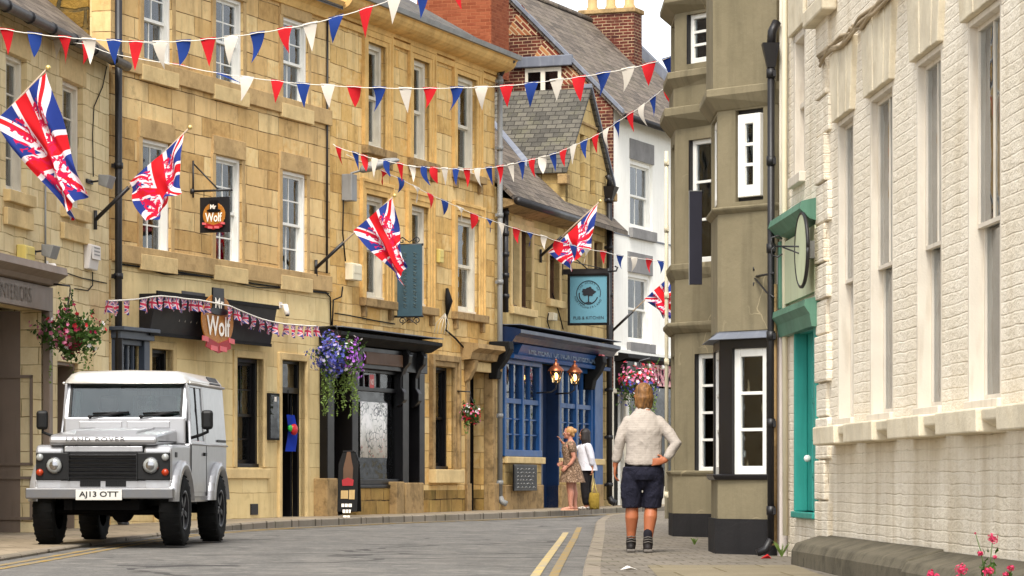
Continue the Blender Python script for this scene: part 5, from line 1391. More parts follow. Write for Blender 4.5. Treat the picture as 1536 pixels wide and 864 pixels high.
for x0 in (.9, wf*.78):      # little white drawing under the faded words
    pts = [(x0+i*.1, -.22, .33+.03*math.sin(i*1.3)) for i in range(8)]; mb.tube(pts, .012, 4)
    for i in (0, 2, 4, 6): mb.tube([(x0+i*.1+.03, -.22, .31), (x0+i*.1, -.215, .22)], .014, 4)
mb.build('drawing', m_ltr, rS)
mb = MB()
for x0 in (.62, ): mb.box(x0+.3, x0+1.1, -.265, -.255, .52, .7)
mb.build('faded_panel', paint('faded_panel', C(62, 58, 58), .5, .2), rS)

# projecting signs: local x points out from the wall
def hang_root(F, px, py, name, label, cat, v=-.02):
    u, z = F.uz(px, py, v); p = F.W(u, v, z); o = empty(name, p, math.atan2(-F.n.y, -F.n.x), label, cat); return o, p.y/FPX
rH, k = hang_root(FB, 288, 287, 'hanging_sign', 'small square wolf sign hanging from an iron bracket', 'sign')
mb = MB(); mb.tube([(0, 0, 0), (67*k, 0, 0)], .018, 8); mb.tube([(.02, 0, -.1), (.02, 0, 46*k)], .016, 8); mb.tube([(.02, 0, 42*k), (44*k, 0, .01)], .013, 6); mb.ell((.0, 0, 0), (.05, .03, .05), 6); mb.build('bracket', m_blackmetal, rH)
mb = MB(); mb.box(14*k, 63*k, -.02, .02, -63*k, -10*k); bd = mb.build('board', m_board, rH, .004)
mb = MB(); 
for x in (20*k, 57*k): mb.tube([(x, 0, 0), (x, 0, -10*k)], .006, 5)
mb.build('hanger', m_blackmetal, rH)
wolf_logo(rH, 38.5*k, -37*k, 18.5*k, -.022)

rV, k = hang_root(FN, 590, 420, 'hanging_sign', 'tall dark teal board projecting from the golden house between iron scrolls', 'sign')
mv = paint('dark_teal_board', C(58, 82, 92), .5, .14, .35, (C(40, 58, 66), .4))
mb = MB(); mb.box(7*k, 46*k, -.03, .03, -55*k, 52*k); mb.build('board', mv, rV, .006)
mb = MB()
for z in (-55*k, 52*k): mb.tube([(0, 0, z), (48*k, 0, z)], .022, 8)
mb.build('bar', m_blackmetal, rV)
sc = MB()
def scroll(mb, cx, cz, r, d, T=None):
    pts = []
    for i in range(22):
        t = i/21*4.6*math.pi/2; rr = r*(1-i/26)
        pts.append((cx+d*rr*math.cos(t), 0, cz+rr*math.sin(t)))
    mb.tube(pts, .011, 5)
for z, s in ((52*k, 1), (-55*k, -1)):
    for cx, d in ((14*k, 1), (38*k, -1)): scroll(sc, cx, z+s*6.5*k, 5.5*k, d*1)
    sc.tube([(14*k, 0, z+s*12*k), (26*k, 0, z+s*4*k), (38*k, 0, z+s*12*k)], .01, 5)
sc.build('scrollwork', m_blackmetal, rV)
mb = MB(); random.seed(5)
for col_, x in ((0, 20*k), (1, 36*k)):          # worn vertical strokes of lettering, no longer legible
    z = 40*k
    while z > -42*k:
        w_ = 5*k; mb.tube([(x-w_*.5, -.034, z), (x+w_*.5, -.034, z-1.5*k), (x-w_*.5, -.034, z-4*k), (x+w_*.4, -.034, z-6*k)], .008, 4); z -= 9.5*k
mb.build('worn_lettering', paint('worn_letters', C(92, 106, 104), .6), rV)

rQ, k = hang_root(FP, 843, 409, 'hanging_sign', 'pale blue pub sign with black tree emblem in a black frame', 'sign')
mb = MB(); mb.box(3*k, 72*k, -.05, .05, -3*k, 5*k); mb.tube([(72*k, 0, 0), (84*k, 0, 1*k), (86*k, 0, 6*k), (82*k, 0, 8*k)], .02, 6); mb.tube([(0, 0, 40*k), (0, 0, -4*k)], .03, 6); mb.tube([(0, .05, 38*k), (40*k, .04, 4*k)], .014, 5); mb.tube([(0, -.2, 20*k), (66*k, -.05, 4*k)], .01, 5); mb.build('bracket', m_blackmetal, rQ)
x0, x1, z0_, z1_ = 9.5*k, 74*k, -79.5*k, -2*k
mb = MB(); fw = 3.6*k
mb.box(x0, x0+fw, -.05, .05, z0_, z1_); mb.box(x1-fw, x1, -.05, .05, z0_, z1_); mb.box(x0+fw, x1-fw, -.05, .05, z1_-fw, z1_); mb.box(x0+fw, x1-fw, -.05, .05, z0_, z0_+fw); mb.build('frame', m_black, rQ, .006)
mbl = paint('pale_blue_sign', C(92, 138, 154), .45, .05, .3)
part('panel', mbl, rQ, boxes=[(x0+fw, x1-fw, -.025, .025, z0_+fw, z1_-fw)])
cx, cz = (x0+x1)/2, z1_-fw-26*k
m_ink = paint('sign_ink', C(24, 26, 34), .6, .1)
em = MB(); random.seed(2)
ring = [(cx+18.5*k*math.cos(t), cz+18.5*k*math.sin(t)) for t in [math.pi*(-.1+1.5*i/40-.0) for i in range(41)]]
for a, b in zip(ring, ring[1:]): em.tube([(a[0], -.03, a[1]), (b[0], -.03, b[1])], .008, 4)
ring = [(cx+14.5*k*math.cos(t), cz-1.5*k+14.5*k*math.sin(t)) for t in [math.pi*(.95+.95*i/30) for i in range(31)]]
for a, b in zip(ring, ring[1:]): em.tube([(a[0], -.03, a[1]), (b[0], -.03, b[1])], .012, 4)
em.build('emblem_ring', m_ink, rQ)
em = MB()
pol = []
for i in range(40):
    t = 2*math.pi*i/40; r_ = 1+.12*math.sin(5*t+1)+.08*math.sin(11*t)
    pol.append((cx+10*k*r_*math.cos(t), cz+1*k+(7.6*k if math.sin(t) > 0 else 5.2*k)*r_*math.sin(t)))
em.py(pol, -.032, -.02); em.py([(cx-1*k, cz-14*k), (cx+1*k, cz-14*k), (cx+.7*k, cz-3*k), (cx-.7*k, cz-3*k)], -.033, -.02)
em.py([(cx-6*k, cz-14.5*k), (cx+6*k, cz-14.5*k), (cx+2*k, cz-13*k), (cx-2*k, cz-13*k)], -.031, -.02); em.build('tree_emblem', m_ink, rQ)
def arc_text(body, r, a0, a1, h, inv):
    n = len(body)
    for i, ch in enumerate(body):
        if ch == ' ': continue
        a = a0+(a1-a0)*(i+.5)/n
        t = lettering(ch, h, None, .003)
        rot = (a-math.pi/2) if not inv else (a+math.pi/2)
        t.build('lettering', m_ink, rQ, loc=(cx+r*math.cos(a), -.028, cz+r*math.sin(a)), rot=(0, -rot, 0))
arc_text('THE HEART OF', 15.6*k, math.pi*.9, math.pi*.06, 2.8*k, False)
arc_text('NORTHUMBERLAND', 21.5*k, math.pi*1.06, math.pi*1.86, 2.9*k, True)
t = lettering('PUB & KITCHEN', 4.6*k, 47*k, .004); t.build('lettering', m_ink, rQ, loc=(cx, -.028, z0_+fw+7.5*k))

# wall notice, chalkboard, poster, pavement board
def wallroot(F, px, py, name, label, cat, v=0.0, group=None): u, z = F.uz(px, py, v); return F.root(name, label, cat, u, v, z, group)
r_ = wallroot(FB, 405.5, 625, 'notice_board', 'narrow black framed menu case beside the bar door', 'notice board')
w_, h_ = .38, .39
mb = MB(); mb.box(-.2, .2, -.08, -.004, -h_, h_); mb.build('case', m_blackmatt, r_, .01); part('glazed_panel', m_darkglass, r_, boxes=[(-.17, .17, -.086, -.081, -h_+.03, h_-.03)])
part('card', m_ltr, r_, boxes=[(-.02, .05, -.092, -.0865, h_-.14, h_-.06)])
r_ = wallroot(FP, 786, 716.5, 'chalkboard', 'chalkboard menu fixed under the blue pub window', 'chalkboard', v=-.185)
hw_ = (FP.u(803)-FP.u(769))/2; hh_ = .27
mb = MB(); mb.box(-hw_, hw_, -.04, -.003, -hh_, hh_); mb.build('frame', m_black, r_, .01)
part('slate', m_board, r_, boxes=[(-hw_+.05, hw_-.05, -.045, -.041, -hh_+.04, hh_-.04)])
random.seed(8); mb = MB()
for i in range(6):
    x = -hw_+.2
    while x < hw_-.25:
        l = random.uniform(.08, .3); z = hh_-.1-i*.075; mb.tube([(x, -.047, z), (x+l*.4, -.047, z+.02), (x+l, -.047, z-.008)], .007, 4); x += l+.09
mb.build('chalk_writing', paint('chalk', C(160, 160, 156), .9), r_)
def poster():
    m = M('street_map_poster', .7, .2); o, x, y, z = m.obj()
    n = m.noise(m.vec(x*3.2, z*3.4), 1.0, 5, .7); v = m.voro(m.vec(x*7, z*9), 1.0, 'DISTANCE_TO_EDGE')
    c = m.cramp(n, [(0, C(150, 160, 140)), (.42, C(214, 212, 206)), (.6, C(236, 232, 228)), (1, C(222, 200, 192))])
    c = m.mix(v.lt(.05)*m.noise(o, 3, 2).ramp(.45, .55)*.8, c, C(84, 92, 92))
    c = m.mix(m.noise(o, 9, 3, .7).ramp(.62, .66)*z.lt(-.15), c, C(196, 74, 64))
    c = m.mix(m.noise(m.vec(x*16, z*22), 1.0, 2).ramp(.5, .56)*x.gt(.0)*z.gt(.25)*.8, c, C(70, 70, 74)); m.col(c); return m.mat
r_ = wallroot(FN, 559.5, 645, 'poster', 'large pale illustrated street map hung on the black shop window', 'poster', v=-.03)
hw_ = (FN.u(580)-FN.u(539))/2; mb = MB(); n = 12; vs = []
for i in range(n+1):
    x = -hw_+2*hw_*i/n; vs += [(x, -.02-.012*math.sin(i*.9), -.5), (x, -.02-.012*math.sin(i*.9+.4), .5)]
mb.add(vs, [(2*i, 2*i+2, 2*i+3, 2*i+1) for i in range(n)], 0, None, None, True); mb.build('sheet', poster(), r_, solid=.004)
r_ = wallroot(FN, 557, 572, 'window_sticker', 'small red window sticker above the street map poster', 'sticker', v=-.02)
mb = MB(); mb.box(-.1, .1, -.012, -.008, -.12, .12); mb.build('card', m_red, r_); mb = lettering('NO', .1, .14, .002); mb.build('lettering', m_ltr, r_, loc=(0, -.013, -.01))
# A-board by the black shop
p = P(524, 771, 50.6)
r_ = empty('pavement_board', (p.x, p.y, p.z), R(-8), 'narrow black pavement board with pale bottle picture by the black shop', 'pavement board')
tl = R(9); k = 50.6/FPX; H_ = 96*k
for s, nm in ((1, 'front_panel'), (-1, 'back_panel')):
    T_ = Matrix.Translation((0, s*-.2, 0)) @ Matrix.Rotation(-s*tl, 4, 'X')
    mb = MB(); mb.py([(-15*k, .04), (15*k, .04), (15*k, H_-.22), (9*k, H_-.02), (5*k, H_), (-5*k, H_), (-9*k, H_-.02), (-15*k, H_-.22)], -.012, .012, 0, T_); o = mb.build(nm, m_blackmatt, r_, .004)
    if s == 1:
        mb = MB(); mb.py([(-7*k, H_-.52), (7*k, H_-.52), (7.5*k, H_-.3), (4*k, H_-.12), (2.5*k, H_-.02), (-2.5*k, H_-.02), (-4*k, H_-.12), (-7.5*k, H_-.3)], -.02, -.013, 0, T_); mb.build('bottle_picture', m_brownwood, o)
        mb = MB(); mb.py([(-8*k, H_-.6), (8*k, H_-.6), (9*k, H_-.5), (0, H_-.46), (-9*k, H_-.5)], -.022, -.014, 0, T_); mb.build('ribbon_picture', m_ribbon, o)
        mb = MB(); mb.box(-10*k, 1*k, -.02, -.013, H_-.82, H_-.68, 0, T_); mb.box(2.5*k, 11*k, -.02, -.013, H_-.83, H_-.67, 0, T_); mb.build('price_card', m_terra, o)
        for i, wd in enumerate((17, 13, 11)):
            mb = MB(); x = -wd/2*k
            while x < wd/2*k-.02: l = random.uniform(.03, .06); mb.box(x, x+l, -.018, -.013, H_-.96-i*.1, H_-.905-i*.1, 0, T_); x += l+.012
            mb.build('chalk_line', m_ltr, o)
part('hinge_bar', m_blackmetal, r_, boxes=[(-9*k, 9*k, -.06, .06, H_*.975, H_*.99)])
# round sign on the cream building, with its iron scroll bracket
u, z = FR.uz(1206, 375, -.14); p = FR.W(u, -.14, z)
r_ = empty('round_sign', p, FR.ang+R(2), 'round pale sign with dark rim above the teal window', 'sign')
mb = MB(); n = 40
mb.py([(.3*math.cos(2*math.pi*i/n), .33*math.sin(2*math.pi*i/n)) for i in range(n)], -.03, .0); mb.build('disc', m_palegreen, r_)
mb = MB()
rg = [(.31*math.cos(2*math.pi*i/n), -.02, .34*math.sin(2*math.pi*i/n)) for i in range(n+1)]; mb.tube(rg, .018, 6); mb.build('rim', m_blackmetal, r_)
mb = MB(); mb.box(-.08, .08, .001, .12, -.08, .08); mb.build('stand_off', m_greymetal, r_)
u, z = FR.uz(1224, 370, -.02); r_ = FR.root('iron_bracket', 'wrought iron scroll bracket in front of the round sign', 'bracket', u, -.02, z)
mb = MB(); mb.tube([(0, 0, 0), (-.1, -.36, .01)], .009, 6); mb.tube([(0, 0, -.12), (-.08, -.3, .0)], .008, 6)
for s in (1, -1): mb.tube([(-.1, -.36, .01), (-.1, -.4, .01+s*.03), (-.1, -.4, .01+s*.08), (-.1, -.34, .01+s*.1), (-.1, -.3, .01+s*.07)], .008, 5)
mb.build('iron_scroll', m_blackmetal, r_)
# black panel standing out from the olive house
u = -7.55-.2; p = P(1043.5, 357, 37.0); r_ = empty('panel_sign', p, 0, 'plain black upright panel fixed to the further olive bay', 'sign')
k = 37/FPX; mb = MB(); mb.box(-9.5*k, 9.5*k, -.02, .02, -70*k, 70*k); mb.build('panel', paint('ink_black_panel', C(22, 20, 34), .5, .2), r_, .004)
mb = MB(); mb.box(-10.3*k, -9.5*k, -.025, .025, -70.5*k, 70.5*k); mb.box(-9.5*k, 9.5*k, -.025, .025, 70*k, 70.8*k); mb.build('edge_trim', m_greymetal, r_)
mb = MB(); mb.tube([(2*k, .0, 40*k), (4*k, .5, 40*k)], .012, 6); mb.tube([(2*k, 0, -40*k), (4*k, .5, -40*k)], .012, 6); mb.build('stay', m_blackmetal, r_)

# ================================================================== fittings on the walls
def wallbox(F, px, py, w, h, d, mat, name, label, cat, slots=0, v=0.0, slant=0.0):
    r = wallroot(F, px, py, name, label, cat, v)
    mb = MB(); mb.px([(-.003, -h/2), (-d+slant, -h/2), (-d, h/2-.02), (-d*.8, h/2), (-.003, h/2)], -w/2, w/2); mb.build('housing', mat, r, .012)
    mb = MB(); mb.box(-w*.42, w*.42, -d-.006, -d+.012, -h*.1, h*.38)
    mb.build('cover_plate', mat, r, .004)
    if slots:
        mb = MB()
        for i in range(slots): mb.box(-w*.3, w*.3, -d-.01, -d-.005, h*.06+i*.05, h*.06+.02+i*.05)
        mb.build('louvre', m_greymetal, r)
    return r
wallbox(FA, 132, 386, .46, .36, .13, m_boxwhite, 'alarm_box', 'white alarm box on the pale stone wall by the downpipe', 'alarm box', 3, slant=.05)
wallbox(FA, 31, 380, .4, .21, .14, m_boxyellow, 'alarm_box', 'yellow alarm box above the taupe shop cornice', 'alarm box', 0)
wallbox(FN, 524, 408, .42, .3, .16, m_boxcream, 'junction_box', 'large cream box on the corner of the golden house', 'junction box', 0)
wallbox(FP, 824, 475, .3, .17, .14, m_boxcream, 'alarm_box', 'cream box with dark slot on the pub wall above the blue shopfront', 'alarm box', 0)
wallbox(FN, 657, 384, .22, .26, .08, m_boxyellow, 'wall_plaque', 'small yellow plaque between upper windows of the golden house', 'plaque', 0)
wallbox(FP, 899, 541, .2, .28, .1, m_pink, 'alarm_box', 'small pink bell box at the end of the blue fascia', 'alarm box', 0, v=-.3)
def cctv(F, px, py, label, mat, dark=False):
    r = wallroot(F, px, py, 'security_camera', label, 'camera')
    mb = MB(); mb.tube([(0, -.01, .05), (0, -.12, .05), (0, -.14, 0)], .02, 6); mb.box(-.05, .05, -.02, -.002, 0, .1); mb.build('bracket', mat, r)
    mb = MB(); mb.tube([(.0, -.1, .04), (-.03, -.15, -.12)], .045, 10); mb.build('housing', mat, r); mb = MB(); mb.ell((-.032, -.153, -.13), (.035, .035, .015), 6); mb.build('lens', m_black, r)
cctv(FB, 420, 462, 'white security camera above the bar door', m_boxwhite)
cctv(FA, 69, 402, 'small white security camera at the end of the taupe cornice', m_boxwhite)
def flood(F, px, py, label):
    r = wallroot(F, px, py, 'floodlight', label, 'floodlight')
    mb = MB(); mb.box(-.2, .1, -.03, -.003, -.03, .03); mb.tube([(0, -.02, 0), (0, -.2, .02)], .015, 6); mb.build('bracket', m_blackmetal, r)
    mb = MB(); mb.add([(-.16, -.36, .08), (.16, -.36, .08), (.1, -.16, .1), (-.1, -.16, .1), (-.16, -.3, -.1), (.16, -.3, -.1), (.1, -.16, -.05), (-.1, -.16, -.05)], [(0, 1, 2, 3), (7, 6, 5, 4), (0, 4, 5, 1), (1, 5, 6, 2), (2, 6, 7, 3), (3, 7, 4, 0)]); mb.build('lamp_head', m_greymetal, r, .01)
flood(FA, 134, 273, 'grey floodlight under the upper right window of the pale shop')
flood(FA, 48, 378, 'dark floodlight beside the yellow alarm box')
# street lamp on the golden house
r_ = wallroot(FN, 516, 282, 'street_lamp', 'grey wall mounted street lamp on the golden house', 'street lamp')
k = FN.Y(FN.u(516))/FPX
mb = MB(); mb.box(-.12, .12, -.2, -.004, -20*k, 20*k); mb.build('control_box', m_greymetal, r_, .01)
sx_ = Vector((-FN.n.x, -FN.n.y))
def frm(dx, dz): return (0.1*dx*k/.3*.0+dx*k*.36, -dx*k*.95, dz*k)
mb = MB(); mb.tube([(0, -.15, 17*k), frm(10, 22), frm(28, 27)], .02, 8); mb.build('arm', m_greymetal, r_)
a = Vector(frm(24, 25)); bq = Vector(frm(82, 42)); d = (bq-a).normalized(); sd = d.cross(Vector((0, 0, 1))).normalized(); up = sd.cross(d)
rs = []
for t, w_, h_ in ((0, .04, .04), (.06, .1, .09), (.3, .15, .12), (.7, .14, .1), (.92, .09, .06), (1, .03, .02)):
    c = a.lerp(bq, t); rs.append([c+sd*w_*math.cos(q)+up*h_*math.sin(q)*(1 if math.sin(q) > 0 else .5) for q in [2*math.pi*i/12 for i in range(12)]])
mb = MB(); mb.rings(rs); mb.build('lamp_head', m_greymetal, r_)

# wall lanterns on the pub, lit
lamp_glass = glassmat('lantern_glass', (.95, .9, .8, 1))
m_copper = paint('copper', C(150, 84, 52), .35, .2, .5, metal=.7)
mg = M('lit_bulb', .5); mg.b.inputs['Base Color'].default_value = C(255, 220, 160); mg.b.inputs['Emission Color'].default_value = C(255, 200, 120); mg.b.inputs['Emission Strength'].default_value = 3.5
def lantern(F, px, py, v, label):
    r = wallroot(F, px, py, 'wall_lantern', label, 'lantern', v, 'lit copper lanterns by the pub door'); r.scale = (.86, .86, .86)
    k = .0
    def ringq(s, z, n=6): return [(s*math.cos(2*math.pi*i/n), s*math.sin(2*math.pi*i/n), z) for i in range(n)]
    fr = MB(); b0, b1 = ringq(.09, -.2), ringq(.165, .1)
    for i in range(6): fr.tube([b0[i], b1[i]], .012, 5); fr.tube([b0[i], b0[(i+1) % 6]], .012, 5); fr.tube([b1[i], b1[(i+1) % 6]], .014, 5)
    fr.build('lantern_frame', m_blackmetal, r)
    g = MB(); g.rings([ringq(.085, -.2), ringq(.16, .1)], smooth=False, cap=False); g.build('glass', lamp_glass, r)
    cp = MB(); cp.lathe([(.2, .09), (.19, .12), (.12, .2), (.07, .22), (.07, .27), (.03, .29), (.025, .33), (.04, .35), (.0, .39)], 12); cp.build('cap', m_copper, r)
    bl = MB(); bl.ell((0, 0, -.04), (.05, .05, .09), 8); bl.build('bulb', mg.mat, r)
    ar = MB(); ar.tube([(0, 0, -.2), (0, 0, -.34), (0, .12, -.42), (0, -v*.9, -.44)], .02, 6); ar.lathe([(.05, -.24), (.07, -.2), (.04, -.2)], 10); ar.build('wall_arm', m_blackmetal, r)
lantern(FP, 834, 562, -.55, 'left of the two lit copper lanterns, by the pub doorway')
lantern(FP, 862, 564, -.55, 'right of the two lit copper lanterns, over the two women')
# warm lamp behind the bar window
r_ = wallroot(FB, 245, 543, 'table_lamp', 'small lit amber lamp glowing inside the bar window', 'lamp', .42)
mb = MB(); mb.lathe([(.03, .1), (.06, -.06), (.055, -.07)], 12); mg2 = M('lit_shade', .5); mg2.b.inputs['Base Color'].default_value = C(240, 170, 80); mg2.b.inputs['Emission Color'].default_value = C(255, 170, 70); mg2.b.inputs['Emission Strength'].default_value = 3.0; mb.build('shade', mg2.mat, r_)
mb = MB(); mb.tube([(0, 0, -.07), (0, 0, -.4)], .014, 6); mb.lathe([(.08, -.42), (.07, -.4), (.01, -.39)], 12); mb.build('stand', m_brownwood, r_)
# blue banner with a ball hanging in the bar doorway
r_ = wallroot(FB, 432, 640, 'hanging_banner', 'bright blue cloth with red and green ball inside the bar doorway', 'banner', .1)
mb = MB(); vs = []; n = 10
for j in range(n+1):
    for i in range(5): u = i/4; vs.append((-.17+.34*u*(1+.2*j/n), -.05-.03*math.sin(u*6+j*.4), .2-.62*j/n))
mb.add(vs, [(j*5+i, (j+1)*5+i, (j+1)*5+i+1, j*5+i+1) for j in range(n) for i in range(4)], 0, None, None, True); mb.build('cloth', cloth('royal_blue_cloth', (30, 64, 190)), r_)
mb = MB(); mb.ell((-.02, -.12, -.05), (.1, .06, .1), 8); mb.build('red_ball', m_red, r_)
mb = MB(); mb.ell((-.13, -.1, -.03), (.05, .04, .06), 8); mb.build('green_ball', paint('green_rubber', C(40, 160, 60), .4), r_)
mb = MB(); mb.tube([(0, 0, .2), (0, 0, .62)], .01, 5); mb.build('cord', m_blackmatt, r_)

# ================================================================== hanging baskets and plants
def leafmat(name, a, b):
    m = M(name, .6, .3); o, x, y, z = m.obj(); c = m.mix(m.noise(o, 17, 3), C(*a), C(*b)); m.col(c)
    nt = m.nt; tr = m.add('ShaderNodeBsdfTranslucent'); nt.links.new(c.k, tr.inputs[0]); mx = m.add('ShaderNodeMixShader', {0: .25}); out = [q for q in nt.nodes if q.type == 'OUTPUT_MATERIAL'][0]
    nt.links.new(m.b.outputs[0], mx.inputs[1]); nt.links.new(tr.outputs[0], mx.inputs[2]); nt.links.new(mx.outputs[0], out.inputs[0]); return m.mat
m_leaf = leafmat('basket_leaves', (34, 58, 24), (84, 116, 46)); m_leafl = leafmat('trailing_leaves', (66, 92, 40), (130, 150, 76))
def petal(name, a, b): return leafmat(name, a, b)
PT = {'pink': petal('pink_petals', (206, 84, 130), (236, 160, 190)), 'red': petal('red_petals', (190, 24, 44), (222, 60, 70)), 'white': petal('white_petals', (226, 220, 220), (244, 240, 238)), 'blue': petal('blue_petals', (58, 64, 150), (110, 112, 196)), 'purple': petal('violet_petals', (150, 70, 190), (196, 130, 220)), 'dark': petal('crimson_petals', (120, 14, 48), (160, 30, 66)), 'lilac': petal('lilac_petals', (150, 140, 190), (206, 200, 224))}
def leaf(mb, p, s):
    d = Vector((random.gauss(0, 1), random.gauss(0, 1), random.gauss(0, .8))).normalized(); a = d.cross(Vector((random.gauss(0, 1), random.gauss(0, 1), random.gauss(0, 1)))).normalized(); b = d.cross(a)
    mb.add([p-a*s, p+b*s*.55+d*s*.15, p+a*s, p-b*s*.55+d*s*.15], [(0, 1, 2, 3)])
def flower(mb, p, s, out):
    out = (out+Vector((random.gauss(0, .35), random.gauss(0, .35), random.gauss(0, .3)))).normalized()
    a = out.cross(Vector((.1, .2, 1))).normalized(); b = out.cross(a); n = 5
    vs = [p+out*s*.1]; 
    for i in range(n*2):
        t = math.pi*i/n; r = s*(1 if i % 2 else .62); vs.append(p+(a*math.cos(t)+b*math.sin(t))*r+out*s*.35)
    mb.add(vs, [(0, i+1, (i+1) % (n*2)+1) for i in range(n*2)])
def basket(p, label, rx, rz, kinds, trail, seed, nleaf=600, chain=.5, fs=.03, wallside=None, up=.5):
    random.seed(seed); r = empty('hanging_basket', p, 0, label, 'hanging basket', 'flower baskets hung along the street')
    bs = MB(); q_ = rx/.5; bs.lathe([(a*q_, b*q_) for a, b in ((.02, -.26), (.13, -.22), (.2, -.1), (.22, 0), (.2, 0), (.12, -.18))], 14); bs.build('basket', m_brownwood, r)
    lf = MB()
    def pt():
        while True:
            q = Vector((random.uniform(-1, 1), random.uniform(-1, 1), random.uniform(-1, 1)))
            l = q.length
            if .5 < l < 1: break
        w = 1+.22*math.sin(q.x*7+seed)+.18*math.sin(q.z*9+q.y*5)
        return Vector((q.x*rx*w, q.y*rx*.8*w, q.z*rz*w+.04)), q.normalized()
    for _ in range(nleaf): q, n = pt(); leaf(lf, q*random.uniform(.75, 1.0), random.uniform(.03, .055))
    for _ in range(26):    # sprigs that break the outline
        q, n = pt(); 
        for j in range(6): leaf(lf, q*(1+.06*j)+Vector((0, 0, .012*j)), .03)
    tag(lf.build('foliage', m_leaf, r), kind='stuff')
    if trail:
        tr = MB()
        for _ in range(trail[0]):
            x, y = random.uniform(-.6, .75)*rx, random.uniform(-.6, .4)*rx; L_ = trail[1]*random.uniform(.4, 1); n = int(L_/.035); dx = random.uniform(-.1, .1)
            for j in range(n): leaf(tr, Vector((x+dx*j/n+random.gauss(0, .015), y+random.gauss(0, .015), -rz*.5-j*.035)), random.uniform(.022, .04))
        tag(tr.build('trailing_foliage', m_leafl, r), kind='stuff')
    for kind, cnt, reg in kinds:
        mb = MB()
        for _ in range(cnt*8):
            q, n = pt()
            if n.y > .35: continue
            if reg and not reg(n): continue
            flower(mb, q*1.04, fs*random.uniform(.8, 1.3), n); cnt -= 1
            if cnt <= 0: break
        tag(mb.build(kind+'_flowers', PT[kind], r), kind='stuff')
    mb = MB()
    for t in (0, 2.1, 4.2): mb.tube([(.2*math.cos(t), .2*math.sin(t), 0), (0, 0, chain)], .006, 4)
    if wallside is not None: mb.tube([(0, 0, chain), (0, 0, chain+.08), wallside], .014, 5)
    mb.build('chain', m_blackmetal, r)
    return r
u, z = FA.uz(105, 505, -.42); p = FA.W(u, -.42, z); wp = FA.W(u, 0, z+.75)-p
basket(p, 'round flower basket of pink, white and crimson blooms by the taupe shop', .41, .36, [('pink', 46, lambda n: n.x < .2), ('white', 14, None), ('red', 14, lambda n: n.z > .1), ('dark', 36, lambda n: n.x > -.2)], (7, .5), 21, 900, .62, .034, wp)
u, z = FB.uz(492, 540, -.5); p = P(505, 540, FB.Y(u)-.4); wp = Vector((-.42, .25, .55))
basket(p, 'big hanging basket of blue and violet flowers with long trailing stems', .42, .33, [('blue', 420, lambda n: n.x < .5), ('lilac', 110, lambda n: n.x < .2), ('white', 40, lambda n: n.x > .1), ('purple', 90, lambda n: n.x > .5), ('pink', 50, lambda n: n.z > .75)], (34, .85), 22, 700, .5, .03, wp)
u, z = FN.uz(704, 625, -.3); p = FN.W(u, -.32, z); wp = FN.W(u, 0, z+.5)-p
basket(p, 'small basket of red and white flowers beside the hooded door', .2, .2, [('red', 60, None), ('white', 24, lambda n: n.z > .2), ('pink', 20, None)], (5, .3), 23, 260, .4, .03, wp)
p = P(959, 580, 67.0); wp = Vector((.3, 1.5, .7))
basket(p, 'far basket of pink, red and blue flowers by the white house, behind the walking man', .5, .42, [('blue', 90, lambda n: n.z < .2), ('red', 80, lambda n: n.z > .0), ('pink', 90, lambda n: n.z > .1), ('white', 30, None)], (14, .8), 24, 600, .5, .04, wp)
# red valerian on the stone plinth
m_stem = leafmat('plant_stems', (70, 96, 50), (110, 130, 76))
def valerian(px, py0, py1, D, label, seed, heads):
    random.seed(seed); b = P(px, py0, D); k = D/FPX
    r = empty('valerian_plant', b, 0, label, 'plant', 'red valerian plants on the plinth')
    st = MB(); hd = MB(); lv = MB()
    for (dx, dy, s) in heads:
        tip = Vector((dx*k, random.uniform(-.05, .05), dy*k)); st.tube([(dx*k*.2, 0, -.05), tip*.55+Vector((0, 0, 0)), tip], [.004, .0035, .0025], 5)
        for _ in range(int(70*s)):
            q = Vector((random.gauss(0, 1), random.gauss(0, 1), random.gauss(0, .8))); q = q.normalized()*random.uniform(.3, 1); flower(hd, tip+q*.032*s, .008, q.normalized())
        for _ in range(6): t = random.random(); leaf(lv, tip*t*.7+Vector((random.uniform(-.03, .03), 0, 0)), .025)
    st.build('stem', m_stem, r); hd.build('flower_head', PT['dark'] if seed % 2 else petal('rose_petals', (196, 30, 80), (232, 90, 130)), r); lv.build('leaves', m_leaf, r)
valerian(1483, 866, 800, 17.6, 'tallest pink valerian against the cream wall, far right corner', 2, [(8, 58, 1.0), (-14, 36, .5), (10, 30, .35), (-18, 66, .05)])
valerian(1441, 880, 850, 17.0, 'low red valerian flower on the plinth left of the pink one', 4, [(0, 26, 1.1), (-6, 12, .6)])
valerian(1484, 885, 850, 16.6, 'low red valerian head directly under the tall pink one', 6, [(0, 27, 1.0), (12, 16, .6)])
valerian(1395, 880, 855, 17.2, 'low valerian just showing at the bottom edge, leftmost of the flowers', 8, [(0, 20, .7), (8, 16, .5)])
valerian(1517, 880, 855, 16.8, 'pale valerian at the bottom right corner, rightmost of the flowers', 10, [(0, 28, .6), (-8, 18, .5)])
